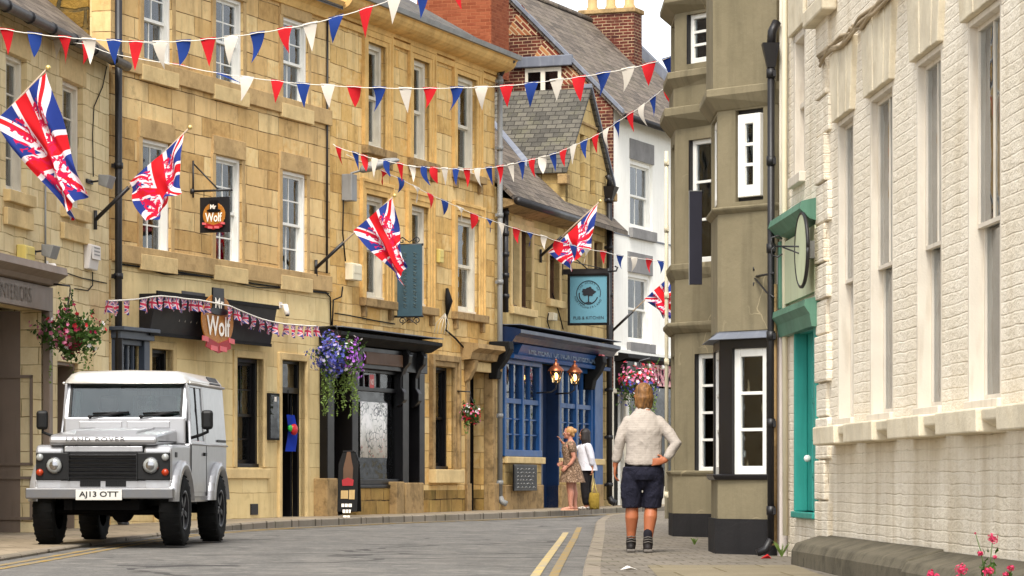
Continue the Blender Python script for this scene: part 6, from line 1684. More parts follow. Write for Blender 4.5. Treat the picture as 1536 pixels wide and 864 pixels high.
# weeds at the wall foot and litter
random.seed(31)
def weed(p, label, n, h):
    r = empty('weed', p, 0, label, 'weed'); mb = MB()
    for _ in range(n):
        a = random.uniform(0, 6.3); l = h*random.uniform(.4, 1); t = Vector((math.cos(a)*l*.6, math.sin(a)*l*.3, l)); s = Vector((.006, 0, 0)); mb.add([-s, s, t*.6+s*.8+Vector((0, 0, .02)), t], [(0, 1, 2, 3)])
    mb.build('blades', m_leafl, r)
weed((2.66, 29.6, gz(29.6)+.035), 'tuft of weeds at the foot of the black downpipe', 40, .16)
weed((2.72, 28.2, gz(28.2)+.035), 'sparse grass tuft between the olive house and the dark plinth', 26, .1)
weed((2.08, 34.2, gz(34)+.035), 'low weeds along the foot of the olive wall between the bays', 40, .08)
m_paper = paint('litter_paper', C(226, 222, 216), .8, .05)
p = Vector((.99, 25.6, gz(25.6)+.05)); r_ = empty('litter', p, .4, 'torn white paper scrap on the pavement slabs', 'litter'); mb = MB(); mb.add([(-.07, 0, 0), (.0, -.05, .02), (.09, .01, .0), (.02, .06, .03)], [(0, 1, 2, 3)]); mb.build('scrap', m_paper, r_, solid=.004)
p = Vector((2.43, 28.6, gz(28.6)+.05)); r_ = empty('litter', p, .2, 'small red wrapper by the foot of the olive house', 'litter'); mb = MB(); mb.add([(-.06, 0, 0), (.0, -.04, .03), (.05, .01, .0), (.02, .05, .04)], [(0, 1, 2, 3)]); mb.build('scrap', m_red, r_, solid=.004)

# ================================================================== silver off-road vehicle parked half on the pavement
def carpaint(name, col):
    m = M(name, .3, .5, .55); o, x, y, z = m.obj()
    c = m.mix(m.noise(o, 3, 4), C(*[int(q*.93) for q in col]), C(*col))
    c = m.mix((z*-1.0+.95).ramp(.0, .5)*m.noise(o, 7, 5, .7).ramp(.4, .7)*.5, c, C(120, 110, 96)); m.col(c)
    m.set('Roughness', m.noise(o, 9, 4)*.2+.24); m.set('Coat Weight', .4); return m.mat
m_silver = carpaint('silver_car_paint', (170, 170, 173)); m_silverroof = carpaint('pale_roof_paint', (214, 211, 205))
m_bumper = carpaint('grey_bumper_paint', (104, 105, 108))
m_plastic = paint('black_plastic', C(13, 13, 14), .5, .2, .3); m_grille = paint('grille_plastic', C(14, 14, 16), .45, .2, .4)
m_tyre = paint('tyre_rubber', C(15, 15, 15), .85, .2, .2, None, .5); m_rim = paint('dark_alloy', C(44, 44, 48), .35, .2, .5, metal=.6)
m_lens = M('headlamp_lens', .12, .6, .2, C(150, 152, 150)).mat; m_chrome = M('bright_metal', .15, .6, .95, C(150, 150, 152)).mat
m_amberlens = M('amber_lens', .25, .5, 0, C(150, 44, 10)).mat; m_under = paint('underbody', C(14, 13, 13), .9, .2, .1)
m_plate = paint('number_plate', C(196, 194, 188), .4, .03, .4); m_plateink = paint('plate_ink', C(18, 18, 18), .5)
m_screen = glassmat('windscreen_glass', (.5, .6, .6, 1), .5)
YAW = R(-4.7); D0 = 35.2
cx0 = (169.0-CX)/FPX*D0
car = empty('off_road_vehicle', (cx0, D0, road_z(D0)+.02), YAW, 'silver boxy off road vehicle parked half on the pavement facing the camera', 'off-road vehicle')
WB, RW, XT = 2.36, .41, .745
def profile_cut(pts, wheels):
    """side outline (y,z) with wheel arches cut into its lower edge"""
    return pts
# ---- body sides: one outline with both wheel arches
def arch(yc, r, n=9, z0=.41, zb=.6):
    a0 = math.asin((zb-z0)/r); out = []
    for i in range(n+1):
        t = math.pi-a0-(math.pi-2*a0)*i/n; out.append((yc+r*math.cos(t), z0+r*math.sin(t)))
    return out
side = [(-.52, .62)]+[(y, z) for y, z in arch(0, .50)]+[(.7, .56), (1.62, .56)]+[(y, z) for y, z in arch(WB, .50)]+[(3.06, .66), (3.08, 1.2), (.66, 1.2), (.6, 1.185), (-.46, 1.175), (-.52, 1.12)]
wing = [(-.52, .62)]+arch(0, .50)+[(.62, .58), (.62, 1.185), (-.44, 1.175), (-.5, 1.13)]
rear = [(.64, .56), (1.62, .56)]+[(y, z) for y, z in arch(WB, .50)][1:]+[(3.06, .66), (3.08, 1.2), (.64, 1.2)]
bm = MB()
for s in (-1, 1): bm.px(rear, s*.73, s*.80)
bm.box(-.73, .73, 3.0, 3.08, .62, 1.2); bm.box(-.73, .73, .7, .74, .75, 1.36)
body = bm.build('body', m_silver, car, .012)
for s in (-1, 1):
    w_ = MB(); w_.px(wing, s*.47, s*.80); o = w_.build('wing', m_silver, car, .03)
# wheel-arch flares
for s in (-1, 1):
    for yc in (0, WB):
        mb = MB(); a = arch(yc, .49, 14, .41, .52); b = arch(yc, .585, 14, .41, .52)
        for i in range(14):
            p, q, r2, s2 = a[i], a[i+1], b[i+1], b[i]
            x0, x1 = s*.78, s*.885
            mb.add([(x1, *p), (x1, *q), (x1-s*.02, *r2), (x1-s*.02, *s2), (x0, *p), (x0, *q), (x0, *r2), (x0, *s2)], [(0, 1, 2, 3), (3, 2, 6, 7), (1, 0, 4, 5)], 0, None, None, True)
        mb.build('wheel_arch', m_silver, car)
# front face: lamp panels, grille, vents
mb = MB()
part('front_panel', m_silver, car, .01, boxes=[(-.80, .80, -.515, -.44, .62, .765), (-.46, .46, -.50, -.44, 1.09, 1.16)])
for s in (-1, 1):
    x0, x1 = sorted((s*.40, s*.785)); p_ = part('lamp_panel', m_plastic, car, .012, boxes=[(x0, x1, -.545, -.44, .765, 1.085)])
    T_ = Matrix.Translation((s*.565, -.55, .935)) @ Matrix.Rotation(R(90), 4, 'X')
    h = MB(); h.lathe([(.098, -.02), (.1, .01), (.088, .02)], 24, 0, T_); hl = h.build('headlight', m_chrome, car)
    h = MB(); h.lathe([(.09, .0), (.086, .018), (.06, .034), (.03, .042), (.0, .045)], 24, 0, T_); h.build('lens', m_lens, hl)
    h = MB(); h.lathe([(.05, .043), (.03, .05), (0, .052)], 16, 0, T_); h.build('bulb_cover', m_chrome, hl)
    for zz, mt, nm in ((1.03, m_lens, 'side_light'), (.855, m_amberlens, 'indicator')):
        T2 = Matrix.Translation((s*.735, -.55, zz)) @ Matrix.Rotation(R(90), 4, 'X'); q = MB(); q.lathe([(.042, 0), (.04, .02), (.02, .032), (0, .035)], 16, 0, T2); q.build(nm, mt, car)
gl = MB(); gl.box(-.40, .40, -.52, -.44, .755, 1.09)
for i in range(6): zz = .785+i*.05; gl.px([(-.55, zz), (-.56, zz+.018), (-.52, zz+.034), (-.515, zz)], -.40, .40)
for x in (-.405, .395): gl.box(x, x+.01, -.56, -.44, .755, 1.09)
gl.build('grille', m_grille, car)
vt = MB()
for x0 in (-.27, .03):
    vt = MB(); vt.box(x0, x0+.24, -.520, -.516, .69, .755)
    for i in range(11): vt.box(x0+.022*i, x0+.022*i+.012, -.526, -.5195, .69, .755)
    vt.build('air_intake', m_plastic, car)
# bumper and plate
b_ = MB(); b_.box(-.865, .865, -.73, -.6, .55, .675); bp = b_.build('bumper', m_bumper, car, .015)
p_ = part('number_plate', m_plate, car, .004, boxes=[(-.27, .27, -.748, -.734, .535, .655)])
t = lettering('AJ13 OTT', .083, .46, .002, bold=.022); t.build('lettering', m_plateink, p_, loc=(0, -.749, .595))
# bonnet
bn = MB(); bn.px([(-.5, 1.17), (-.545, 1.2), (-.535, 1.265), (-.46, 1.295), (.1, 1.335), (.72, 1.375), (.72, 1.2), (-.4, 1.17)], -.63, .63); bo = bn.build('bonnet', m_silver, car, .03)
bn = MB(); bn.px([(-.42, 1.29), (-.3, 1.345), (.3, 1.375), (.7, 1.395), (.7, 1.3), (-.4, 1.28)], -.36, .36); bn.build('bonnet_bulge', m_silver, bo, .03)
t = lettering('LAND ROVER', .05, .70, .004, spacing=1.25, bold=.03); t.build('lettering', paint('dark_badge_letters', C(86, 84, 84), .4, .1), bo, loc=(-.08, -.556, 1.236), rot=(R(-2), 0, 0))
mb = MB()
for x in (-.31, .31): mb.box(x-.012, x+.012, -.558, -.54, 1.155, 1.172)
mb.build('bonnet_catch', m_plastic, car)
mb = MB()
for s in (-1, 1): mb.tube([(s*.636, -.44, 1.215), (s*.636, .62, 1.222)], .006, 4)
mb.build('bonnet_gap', m_plastic, car)
for s in (-1, 1):
    mb = MB(); mb.box(s*.80, s*.806, -.30, -.18, 1.03, 1.09); mb.build('wing_vent', m_plastic, car)
# scuttle, screen frame, cab
part('scuttle', m_silver, car, .02, boxes=[(-.735, .735, .66, .74, 1.19, 1.52)])
mb = MB()
for x in (-.29, .29): mb.box(x-.26, x+.26, .645, .662, 1.39, 1.47)
mb.build('vent_flap', m_silver, car, .008)
yb, yt, zb_, zt_ = .68, .84, 1.50, 1.955      # screen slope
def scr(x, t): return (x, yb+(yt-yb)*t, zb_+(zt_-zb_)*t)
def scrbox(mb, x0, x1, t0, t1, d=.05, off=0.0, mi=0):
    n = Vector((0, -(zt_-zb_), (yt-yb))).normalized()
    q = [Vector(scr(x0, t0)), Vector(scr(x1, t0)), Vector(scr(x1, t1)), Vector(scr(x0, t1))]
    f = [p+n*off for p in q]; bk = [p+n*(off-d) for p in q]
    mb.add(f+bk, [(0, 1, 2, 3), (7, 6, 5, 4), (0, 4, 5, 1), (1, 5, 6, 2), (2, 6, 7, 3), (3, 7, 4, 0)], mi)
mb = MB(); scrbox(mb, -.745, -.675, -.06, 1.06); scrbox(mb, .675, .745, -.06, 1.06); scrbox(mb, -.675, .675, -.06, .02); scrbox(mb, -.675, .675, .97, 1.06)
mb.build('windscreen_frame', m_silver, car, .012)
mb = MB(); scrbox(mb, -.69, -.66, .0, .99, .03, .006); scrbox(mb, .66, .69, .0, .99, .03, .006); scrbox(mb, -.66, .66, .0, .04, .03, .006); scrbox(mb, -.66, .66, .95, .99, .03, .006); mb.build('screen_seal', m_plastic, car)
mb = MB(); scrbox(mb, -.67, .67, .02, .97, .006, -.01); mb.build('windscreen', m_screen, car)
for x0, x1 in ((-.42, .0), (.2, .6)):
    mb = MB(); a, c = Vector(scr(x0, .02)), Vector(scr(x1, .14)); n = Vector((0, -.9, .3)); mb.tube([a+n*.05, c+n*.03], .011, 5); mb.tube([Vector(scr((x0*.5+x1*.5)-.18, .12))+n*.025, Vector(scr((x0*.5+x1*.5)+.26, .15))+n*.025], .013, 5); mb.tube([a+n*.0, a+n*.06], .02, 6); mb.build('wiper', m_plastic, car)
# hard top
def rsec(x, y): pass
rf = MB(); sec = [(-.755, 1.93), (-.75, 1.98), (-.69, 2.045), (-.6, 2.075), (0, 2.09), (.6, 2.075), (.69, 2.045), (.75, 1.98), (.755, 1.93)]
rings = []
for y, k, dz in ((.76, .94, -.06), (.80, .985, -.015), (.9, 1, 0), (2.95, 1, 0), (3.05, .985, -.015), (3.08, .94, -.06)):
    rings.append([(x*k if i not in (0, 8) else x, y, (z+dz if i not in (0, 8) else z)) for i, (x, z) in enumerate(sec)])
rf.rings(rings); rf.build('roof', m_silverroof, car)
mb = MB()
for s in (-1, 1): mb.tube([(s*.765, .78, 1.93), (s*.765, 3.07, 1.93)], .018, 6)
mb.build('roof_gutter', m_silverroof, car)
for s in (-1, 1):
    # cab side: door above the waist (frame round an open window), then the blank van panel
    mb = MB()
    def sx(z): return s*(.80-.055*(z-1.2)/.73)
    def panel(y0, y1, z0, z1, off=0.0, t=.03, ytop0=None):
        ya = ytop0 if ytop0 is not None else y0
        o = [(sx(z0)+s*off, y0, z0), (sx(z0)+s*off, y1, z0), (sx(z1)+s*off, y1, z1), (sx(z1)+s*off, ya, z1)]
        i_ = [(x-s*t, y, z) for x, y, z in o]
        mb.add(o+i_, [(0, 1, 2, 3), (7, 6, 5, 4), (0, 4, 5, 1), (1, 5, 6, 2), (2, 6, 7, 3), (3, 7, 4, 0)])
    panel(1.66, 3.08, 1.2, 1.93); mb.build('side_panel', m_silver, car, .008)
    mb = MB(); panel(.70, .76, 1.2, 1.93, .0, .03, .86); panel(1.58, 1.65, 1.2, 1.93); panel(.76, 1.58, 1.2, 1.24); panel(.86, 1.58, 1.88, 1.93)
    fr_ = mb.build('door_frame', m_silver, car, .006)
    mb = MB(); panel(1.2, 1.24, 1.24, 1.88, -.004, .02); mb.build('window_divider', m_plastic, car)
    mb = MB(); panel(.76, 1.58, 1.24, 1.88, -.012, .006); mb.build('side_glass', m_darkglass, car)
    mb = MB(); mb.box(s*.80, s*.806, .7, 1.64, .62, 1.19); dr = mb.build('door', m_silver, car, .004)
    mb = MB(); mb.box(s*.806, s*.83, 1.45, 1.58, 1.06, 1.1); mb.build('handle', m_plastic, dr, .006)
    mb = MB(); mb.box(s*.801, s*.809, .66, .69, .6, 1.19); mb.box(s*.801, s*.809, 1.645, 1.66, .58, 1.19); mb.build('door_gap', m_plastic, car)
    mb = MB(); mb.tube([(s*.81, .64, 1.195), (s*.81, 3.08, 1.195)], .012, 5); mb.build('waist_trim', m_silver, car)
    # roof-edge skylight window
    mb = MB(); mb.add([(s*.757, 2.15, 1.955), (s*.757, 2.85, 1.955), (s*.70, 2.8, 2.047), (s*.70, 2.2, 2.047)], [(0, 1, 2, 3)]); mb.build('roof_window', m_plastic, car, solid=.012)
    # sill and steps
    mb = MB(); mb.box(s*.74, s*.79, .55, 1.85, .50, .575); mb.build('sill', m_bumper, car, .008)
    mb = MB(); mb.box(s*.5, s*.82, 2.92, 2.95, .3, .66); mb.build('mudflap', m_plastic, car)
    # mirror
    mb = MB(); mb.tube([(s*.79, .74, 1.27), (s*.9, .70, 1.3), (s*1.0, .68, 1.34), (s*1.0, .68, 1.42)], .02, 6); mr = mb.build('mirror_arm', m_plastic, car)
    mb = MB(); mb.box(s*.93, s*1.07, .62, .70, 1.37, 1.6); mb.build('mirror', m_plastic, car, .035)
mb = MB(); mb.box(.806, .809, 2.4, 3.0, 1.24, 1.27); mb.build('side_lettering_strip', m_plastic, car)
# rear face with window
mb = MB(); mb.box(-.74, -.4, 3.05, 3.08, 1.2, 1.93); mb.box(.4, .74, 3.05, 3.08, 1.2, 1.93); mb.box(-.4, .4, 3.05, 3.08, 1.2, 1.4); mb.box(-.4, .4, 3.05, 3.08, 1.84, 1.93); mb.build('rear_door', m_silver, car)
part('rear_glass', m_darkglass, car, boxes=[(-.4, .4, 3.06, 3.066, 1.4, 1.84)])
# cabin
for x in (-.36, .36):
    mb = MB(); mb.box(x-.25, x+.25, 1.35, 1.5, 1.0, 1.56); mb.box(x-.25, x+.25, 1.0, 1.4, .9, 1.05); mb.box(x-.12, x+.12, 1.4, 1.48, 1.6, 1.8); mb.build('seat', m_plastic, car, .05)
part('dashboard', m_plastic, car, .03, boxes=[(-.7, .7, .76, .98, 1.2, 1.5)])
mb = MB(); n = 20; c = Vector((-.36, 1.08, 1.42)); ax = Vector((0, .5, .87)); e1 = Vector((1, 0, 0)); e2 = ax.cross(e1); mb.tube([c+(e1*math.cos(2*math.pi*i/n)+e2*math.sin(2*math.pi*i/n))*.19 for i in range(n+1)], .016, 6, cap=False); mb.tube([c-e1*.18, c+e1*.18], .014, 5); mb.tube([c, c-ax*.3], .02, 6); mb.build('steering_wheel', m_plastic, car)
mb = MB()
for i in range(14): x = -.05+.055*i; mb.box(x, x+.008, 1.62, 1.63, 1.2, 1.9)
for i in range(12): z = 1.22+.058*i; mb.box(-.05, .7, 1.62, 1.63, z, z+.008)
mb.build('cargo_grid', m_greymetal, car)
part('cabin_floor', m_under, car, boxes=[(-.72, .72, .72, 3.0, .62, .66), (-.46, .46, -.43, .7, .6, 1.15)])
part('interior_mirror', m_plastic, car, .01, boxes=[(-.1, .1, .9, .92, 1.84, 1.9)])
# chassis
mb = MB(); mb.box(-.44, -.34, -.6, 3.0, .42, .56); mb.box(.34, .44, -.6, 3.0, .42, .56); mb.box(-.44, .44, -.55, -.46, .42, .52); mb.box(-.25, .25, .2, 1.6, .38, .6); mb.build('chassis', m_under, car)
for y in (0, WB): mb = MB(); mb.tube([(-.7, y, .41), (.7, y, .41)], .055, 8); mb.ell((.12, y, .40), (.14, .15, .14), 8); mb.build('axle', m_under, car)
mb = MB(); mb.tube([(-.62, -.18, .40), (.62, -.18, .40)], .025, 6); mb.build('track_rod', m_under, car)
# wheels
for s in (-1, 1):
    for y in (0, WB):
        T_ = Matrix.Translation((s*XT, y, RW)) @ Matrix.Rotation(R(90)*s, 4, 'Y')
        ty = MB(); ty.lathe([(.22, -.11), (.30, -.125), (.375, -.12), (.402, -.1), (.41, -.05), (.412, 0), (.41, .05), (.402, .1), (.375, .12), (.30, .125), (.22, .11)], 40, 0, T_)
        n = 44
        for i in range(n):
            t = 2*math.pi*i/n; Tt = T_ @ Matrix.Rotation(t, 4, 'Z'); ty.box(.402, .413, -.016, .016, (-.115 if i % 2 else -.03), (.03 if i % 2 else .115), 0, Tt)
        wh = ty.build('wheel', m_tyre, car)
        rm = MB(); rm.lathe([(.225, .11), (.235, .118), (.21, .11), (.205, .03), (.07, .02), (.07, .08), (.05, .09), (.0, .09)], 30, 0, T_)
        for i in range(5):
            for d in (-.09, .09):
                t = 2*math.pi*i/5+d; Tt = T_ @ Matrix.Rotation(t, 4, 'Z'); rm.box(.05, .215, -.016, .016, .07, .1, 0, Tt)
        rm.build('rim', m_rim, wh)
# ================================================================== people
def skinmat(name, col):
    m = M(name, .55, .35); o, x, y, z = m.obj()
    c = m.mix(m.noise(o, 14, 4), C(*[int(q*.9) for q in col]), C(*col)); m.col(c)
    m.set('Subsurface Weight', .08); m.b.inputs['Subsurface Radius'].default_value = (.02, .008, .004); return m.mat
def hairmat(name, a, b):
    m = M(name, .5, .4); o, x, y, z = m.obj()
    n = m.noise(m.vec(x*60, y*60, z*5), 1.0, 4, .6); m.col(m.mix(n.ramp(.3, .7), C(*a), C(*b))); m.bump(n, .8, .01); return m.mat
def fabric(name, a, b, kind='plain', bump=.5):
    m = M(name, .85, .2); o, x, y, z = m.obj()
    if kind == 'check':
        s = ((z*260.0).sin()).gt(.3); c = m.mix(s*.14, C(*a), C(*b))
    elif kind == 'print':
        n = m.noise(o, 34, 3, .6, .8); c = m.cramp(n, [(0, C(*b)), (.42, C(*b)), (.52, C(*a)), (.62, C(*[min(255, q+46) for q in a])), (1, C(*a))])
    elif kind == 'lace':
        v = m.voro(o, 60); low = z.lt(.98)*z.gt(.86); c = m.mix(v.lt(.32)*low, C(*a), C(*b))
    else: c = m.mix(m.noise(o, 8, 3), C(*a), C(*b))
    m.col(c)
    w = m.noise(m.vec(x*9, y*9, z*6), 1.0, 4, .55, .8); m.bump(w*1.6+m.noise(o, 120, 2)*.15, bump, .03); return m.mat
def remesh(o, vox, it=4, fac=.5):
    q = o.modifiers.new('remesh', 'REMESH'); q.mode = 'VOXEL'; q.voxel_size = vox; q.use_smooth_shade = True
    s = o.modifiers.new('smooth', 'SMOOTH'); s.iterations = it; s.factor = fac; return o
def oval(c, rx, ry, n=20, rot=0.0, tilt=0.0):
    out = []
    for i in range(n):
        t = 2*math.pi*i/n; x, y = rx*math.cos(t), ry*math.sin(t)
        out.append(Vector((c[0]+x*math.cos(rot)-y*math.sin(rot), c[1]+x*math.sin(rot)+y*math.cos(rot), c[2]+tilt*x)))
    return out
def hand(mb, wrist, d, palm_n, side, L=.18, curl=.5, spread=.12):
    """palm and five fingers. d: direction of the hand, palm_n: way the palm faces, side: towards the thumb"""
    d = Vector(d).normalized(); s = (Vector(side)-d*Vector(side).dot(d)).normalized(); n = d.cross(s)
    if n.dot(Vector(palm_n)) < 0: n = -n
    w = Vector(wrist); pl = L*.52
    rs = []
    for t, a, b in ((0, .026, .02), (.3, .035, .016), (.7, .042, .015), (1, .040, .012)):
        c = w+d*pl*t; rs.append([c+s*a*math.cos(q)+n*b*math.sin(q) for q in [2*math.pi*i/12 for i in range(12)]])
    mb.rings(rs)
    for k, (off, ln) in enumerate(((.031, .078), (.011, .087), (-.010, .08), (-.030, .062))):
        b = w+d*pl*.92+s*off; p = [b]; dd = d+s*(.015-(k-1.5)*spread*.12); ang = 0
        for j, f in enumerate((.45, .32, .25)):
            ang += curl*(.5+.35*j); v = (dd*math.cos(ang)+n*math.sin(ang)).normalized(); p.append(p[-1]+v*ln*f*L/.18)
        mb.limb(p, [.0095, .009, .0085, .0075], 8)
    b = w+d*pl*.22+s*.03; t1 = b+(d*.55+s*.8+n*.2).normalized()*.035; t2 = t1+(d*.85+s*.35+n*.35).normalized()*.03; t3 = t2+(d*.95+n*.4).normalized()*.024
    mb.limb([b, t1, t2, t3], [.014, .0115, .0105, .009], 8)
def head(mb, c, f, r=.105, up=(0, 0, 1)):
    """skull, jaw, nose, ears, brow; f = way the face looks"""
    f = Vector(f).normalized(); u = Vector(up).normalized(); s = f.cross(u).normalized(); u = s.cross(f)
    Rm = Matrix((s, f, u)).transposed()
    c = Vector(c)
    mb.ell(c+u*.02, (.076, .096, .105), 14, rot=Rm)
    mb.ell(c+f*.028-u*.052, (.055, .064, .068), 12, rot=Rm)
    mb.ell(c+f*.072-u*.098, (.026, .02, .018), 8, rot=Rm)                       # chin
    mb.limb([c+f*.088+u*.012, c+f*.104-u*.02, c+f*.112-u*.036], [.008, .011, .013], 8)      # nose
    mb.ell(c+f*.09-u*.066, (.024, .012, .006), 8, rot=Rm); mb.ell(c+f*.088-u*.076, (.021, .012, .007), 8, rot=Rm)   # lips
    for q in (-1, 1):
        mb.ell(c+s*q*.077-u*.012-f*.006, (.011, .022, .033), 8, rot=Rm)
        mb.ell(c+f*.082+s*q*.032+u*.026, (.024, .012, .008), 8, rot=Rm)       # brow
        mb.ell(c+f*.062+s*q*.042-u*.026, (.024, .022, .022), 8, rot=Rm)       # cheek
    return c, f, s, u
def eyes(root, c, f, s, u):
    w = MB(); p = MB()
    for q in (-1, 1):
        e = c+f*.086+s*q*.032+u*.004; w.ell(e, (.011, .011, .009), 8); p.ell(e+f*.008, (.005, .005, .005), 6)
    w.build('eye', m_ltr, root); p.build('pupil', m_black, root)
m_skin1 = skinmat('tanned_skin', (164, 96, 62)); m_skin2 = skinmat('pale_skin', (186, 128, 106))
m_boot = paint('boot_leather', C(30, 25, 24), .6, .3, .3); m_sock = paint('dark_socks', C(34, 32, 38), .9, .2, .1); m_sole = paint('boot_sole', C(96, 90, 84), .8)

# ------------------------------------------------ the walking man, seen from behind, left arm hanging, right hand on hip
DM = 31.0; zg = gz(DM)+.04
man = empty('person', ((965-CX)/FPX*DM, DM, zg), 0, 'man walking away in pale checked shirt, dark shorts and boots, one hand on hip', 'person')
H = 1.745
b = MB()
# x right in the picture, +y away from the camera
hipL, hipR = Vector((-.105, .0, .90)), Vector((.105, .01, .90))
kneeL, kneeR = Vector((-.115, .03, .485)), Vector((.085, .05, .485)); ankL, ankR = Vector((-.125, .06, .105)), Vector((.045, -.05, .10))
for h_, k_, a_ in ((hipL, kneeL, ankL), (hipR, kneeR, ankR)):
    calf = k_.lerp(a_, .33)+Vector((0, -.018, 0))
    b.limb([h_, h_.lerp(k_, .5), k_, calf, k_.lerp(a_, .7), a_], [.076, .08, .066, .07, .052, .04], 14)
    b.limb([a_, a_+Vector((0, .08, -.05)), a_+Vector((0, .17, -.068))], [.042, .04, .03], 10)
tor = [oval((0, .0, .84), .155, .105), oval((0, 0, .92), .16, .11), oval((0, 0, 1.02), .155, .105), oval((0, -.005, 1.15), .16, .106), oval((0, -.01, 1.28), .17, .108), oval((0, 0, 1.35), .145, .09), oval((0, .0, 1.42), .09, .07), oval((0, .01, 1.48), .075, .07)]
b.rings(tor); nk = Vector((0, .015, 1.46)); b.limb([nk, Vector((-.005, .03, 1.56))], [.06, .055], 12)
# arms
shL, shR = Vector((-.178, .0, 1.355)), Vector((.178, .0, 1.355))
elL, wrL = Vector((-.245, -.005, 1.14)), Vector((-.29, .03, .895))
elR, wrR = Vector((.335, -.07, 1.12)), Vector((.22, -.1, .945))
b.limb([shL*.9+Vector((0, 0, .1)), shL.lerp(elL, .5), elL, elL.lerp(wrL, .4), wrL], [.036, .052, .043, .042, .028], 12)
b.limb([shR*.9+Vector((0, 0, .1)), shR.lerp(elR, .5), elR, elR.lerp(wrR, .4), wrR], [.036, .052, .043, .042, .028], 12)
hand(b, wrL, (-.06, .06, -1), (.9, 0, 0), (0, .9, -.0), .19, .55)
hand(b, wrR, (-1, -.25, -.12), (0, 1, 0), (.0, .1, 1), .19, .3)
hc = Vector((-.005, .035, 1.632)); fdir = Vector((-.55, .82, .1)).normalized()
c, f, s, u = head(b, hc, fdir)
remesh(b.build('body', m_skin1, man), .0075, 4)
eyes(man, c, f, s, u)
hr = MB(); hr.ell(hc+u*.026-f*.014, (.088, .1, .1), 14)
rng = random.Random(3)
for i in range(40):      # bobbed locks hanging to the collar
    t = math.pi*(.08+1.84*i/39); dx = (s*math.sin(t)-f*math.cos(t)*.0); d = (s*math.cos(t*1.0)+(-f)*abs(math.sin(t*.5))*1.0)
    d = (s*math.cos(math.pi*i/39)-f*math.sin(math.pi*i/39)).normalized()
    r0 = .07; top = hc+d*r0+u*.06-f*.01; mid_ = hc+d*(r0+.02)-u*.03-f*.015; bot = hc+d*(r0+.012+rng.uniform(-.01, .014))-u*(.112+rng.uniform(0, .03))-f*.012
    hr.limb([top, mid_, bot], [.02, .02, .01], 8)
q = remesh(hr.build('hair', hairmat('blond_hair', (52, 32, 18), (150, 104, 54)), man), .008, 2)
txh = bpy.data.textures.new('strands', 'CLOUDS'); txh.noise_scale = .03; h_ = q.modifiers.new('strands', 'DISPLACE'); h_.texture = txh; h_.strength = .007; h_.texture_coords = 'LOCAL'
sh = MB()
st = [oval((.0, .0, .895), .178, .135), oval((.0, .0, .905), .19, .148), oval((.0, .0, .94), .195, .15), oval((.005, -.005, 1.0), .188, .138), oval((.005, -.01, 1.12), .182, .132), oval((0, -.012, 1.26), .196, .132), oval((0, .0, 1.345), .188, .118), oval((0, .0, 1.41), .142, .095), oval((0, .01, 1.462), .085, .078)]
sh.rings(st)
sh.limb([shL+Vector((.03, 0, 0)), shL.lerp(elL, .5), elL, elL.lerp(wrL, .45), elL.lerp(wrL, .72)], [.062, .06, .056, .052, .047], 14)
sh.limb([shR-Vector((.03, 0, 0)), shR.lerp(elR, .5), elR, elR.lerp(wrR, .45), elR.lerp(wrR, .75)], [.062, .06, .058, .052, .046], 14)
o = sh.build('shirt', fabric('checked_shirt', (166, 156, 146), (118, 110, 108), 'check', .45), man); remesh(o, .008, 5)
tx = bpy.data.textures.new('folds', 'CLOUDS'); tx.noise_scale = .09; q = o.modifiers.new('folds', 'DISPLACE'); q.texture = tx; q.strength = .013; q.mid_level = .4; q.texture_coords = 'LOCAL'
cl = MB(); cl.rings([oval((-.003, .012, 1.452), .088, .08), oval((-.004, .016, 1.495), .074, .07), oval((-.004, .016, 1.495), .062, .058)], cap=False); cl.build('collar', fabric('checked_collar', (172, 162, 152), (124, 116, 112), 'check'), man)
bt = MB(); bt.rings([oval((0, 0, .885), .188, .135), oval((0, 0, .925), .19, .136)], cap=False); bt.build('belt', m_blackmatt, man, solid=.006)
so_ = MB(); so_.ell((0, 0, .74), (.07, .1, .1), 10)
so_.rings([oval((0, 0, .94), .168, .122), oval((0, 0, .88), .19, .136), oval((0, -.005, .80), .198, .142), oval((0, 0, .74), .19, .13)])
for h_, k_ in ((hipL, kneeL), (hipR, kneeR)):
    lo = h_.lerp(k_, 1.02); sgn = 1 if h_.x > 0 else -1
    so_.rings([oval(h_+Vector((0, 0, -.02)), .105, .125), oval(h_.lerp(k_, .4)+Vector((sgn*.012, 0, 0)), .108, .12), oval(h_.lerp(k_, .7)+Vector((sgn*.012, 0, 0)), .106, .114), oval(lo+Vector((sgn*.006, 0, 0)), .1, .106), oval(lo+Vector((sgn*.006, 0, -.02)), .097, .102)])
    so_.rings([oval(h_.lerp(k_, .5)+Vector((sgn*.098, -.01, 0)), .026, .065), oval(h_.lerp(k_, .82)+Vector((sgn*.092, -.01, 0)), .028, .065)])
o = so_.build('shorts', fabric('navy_cotton', (22, 22, 34), (32, 32, 46), 'plain', .9), man); remesh(o, .009, 4)
q = o.modifiers.new('folds', 'DISPLACE'); q.texture = tx; q.strength = .012; q.texture_coords = 'LOCAL'
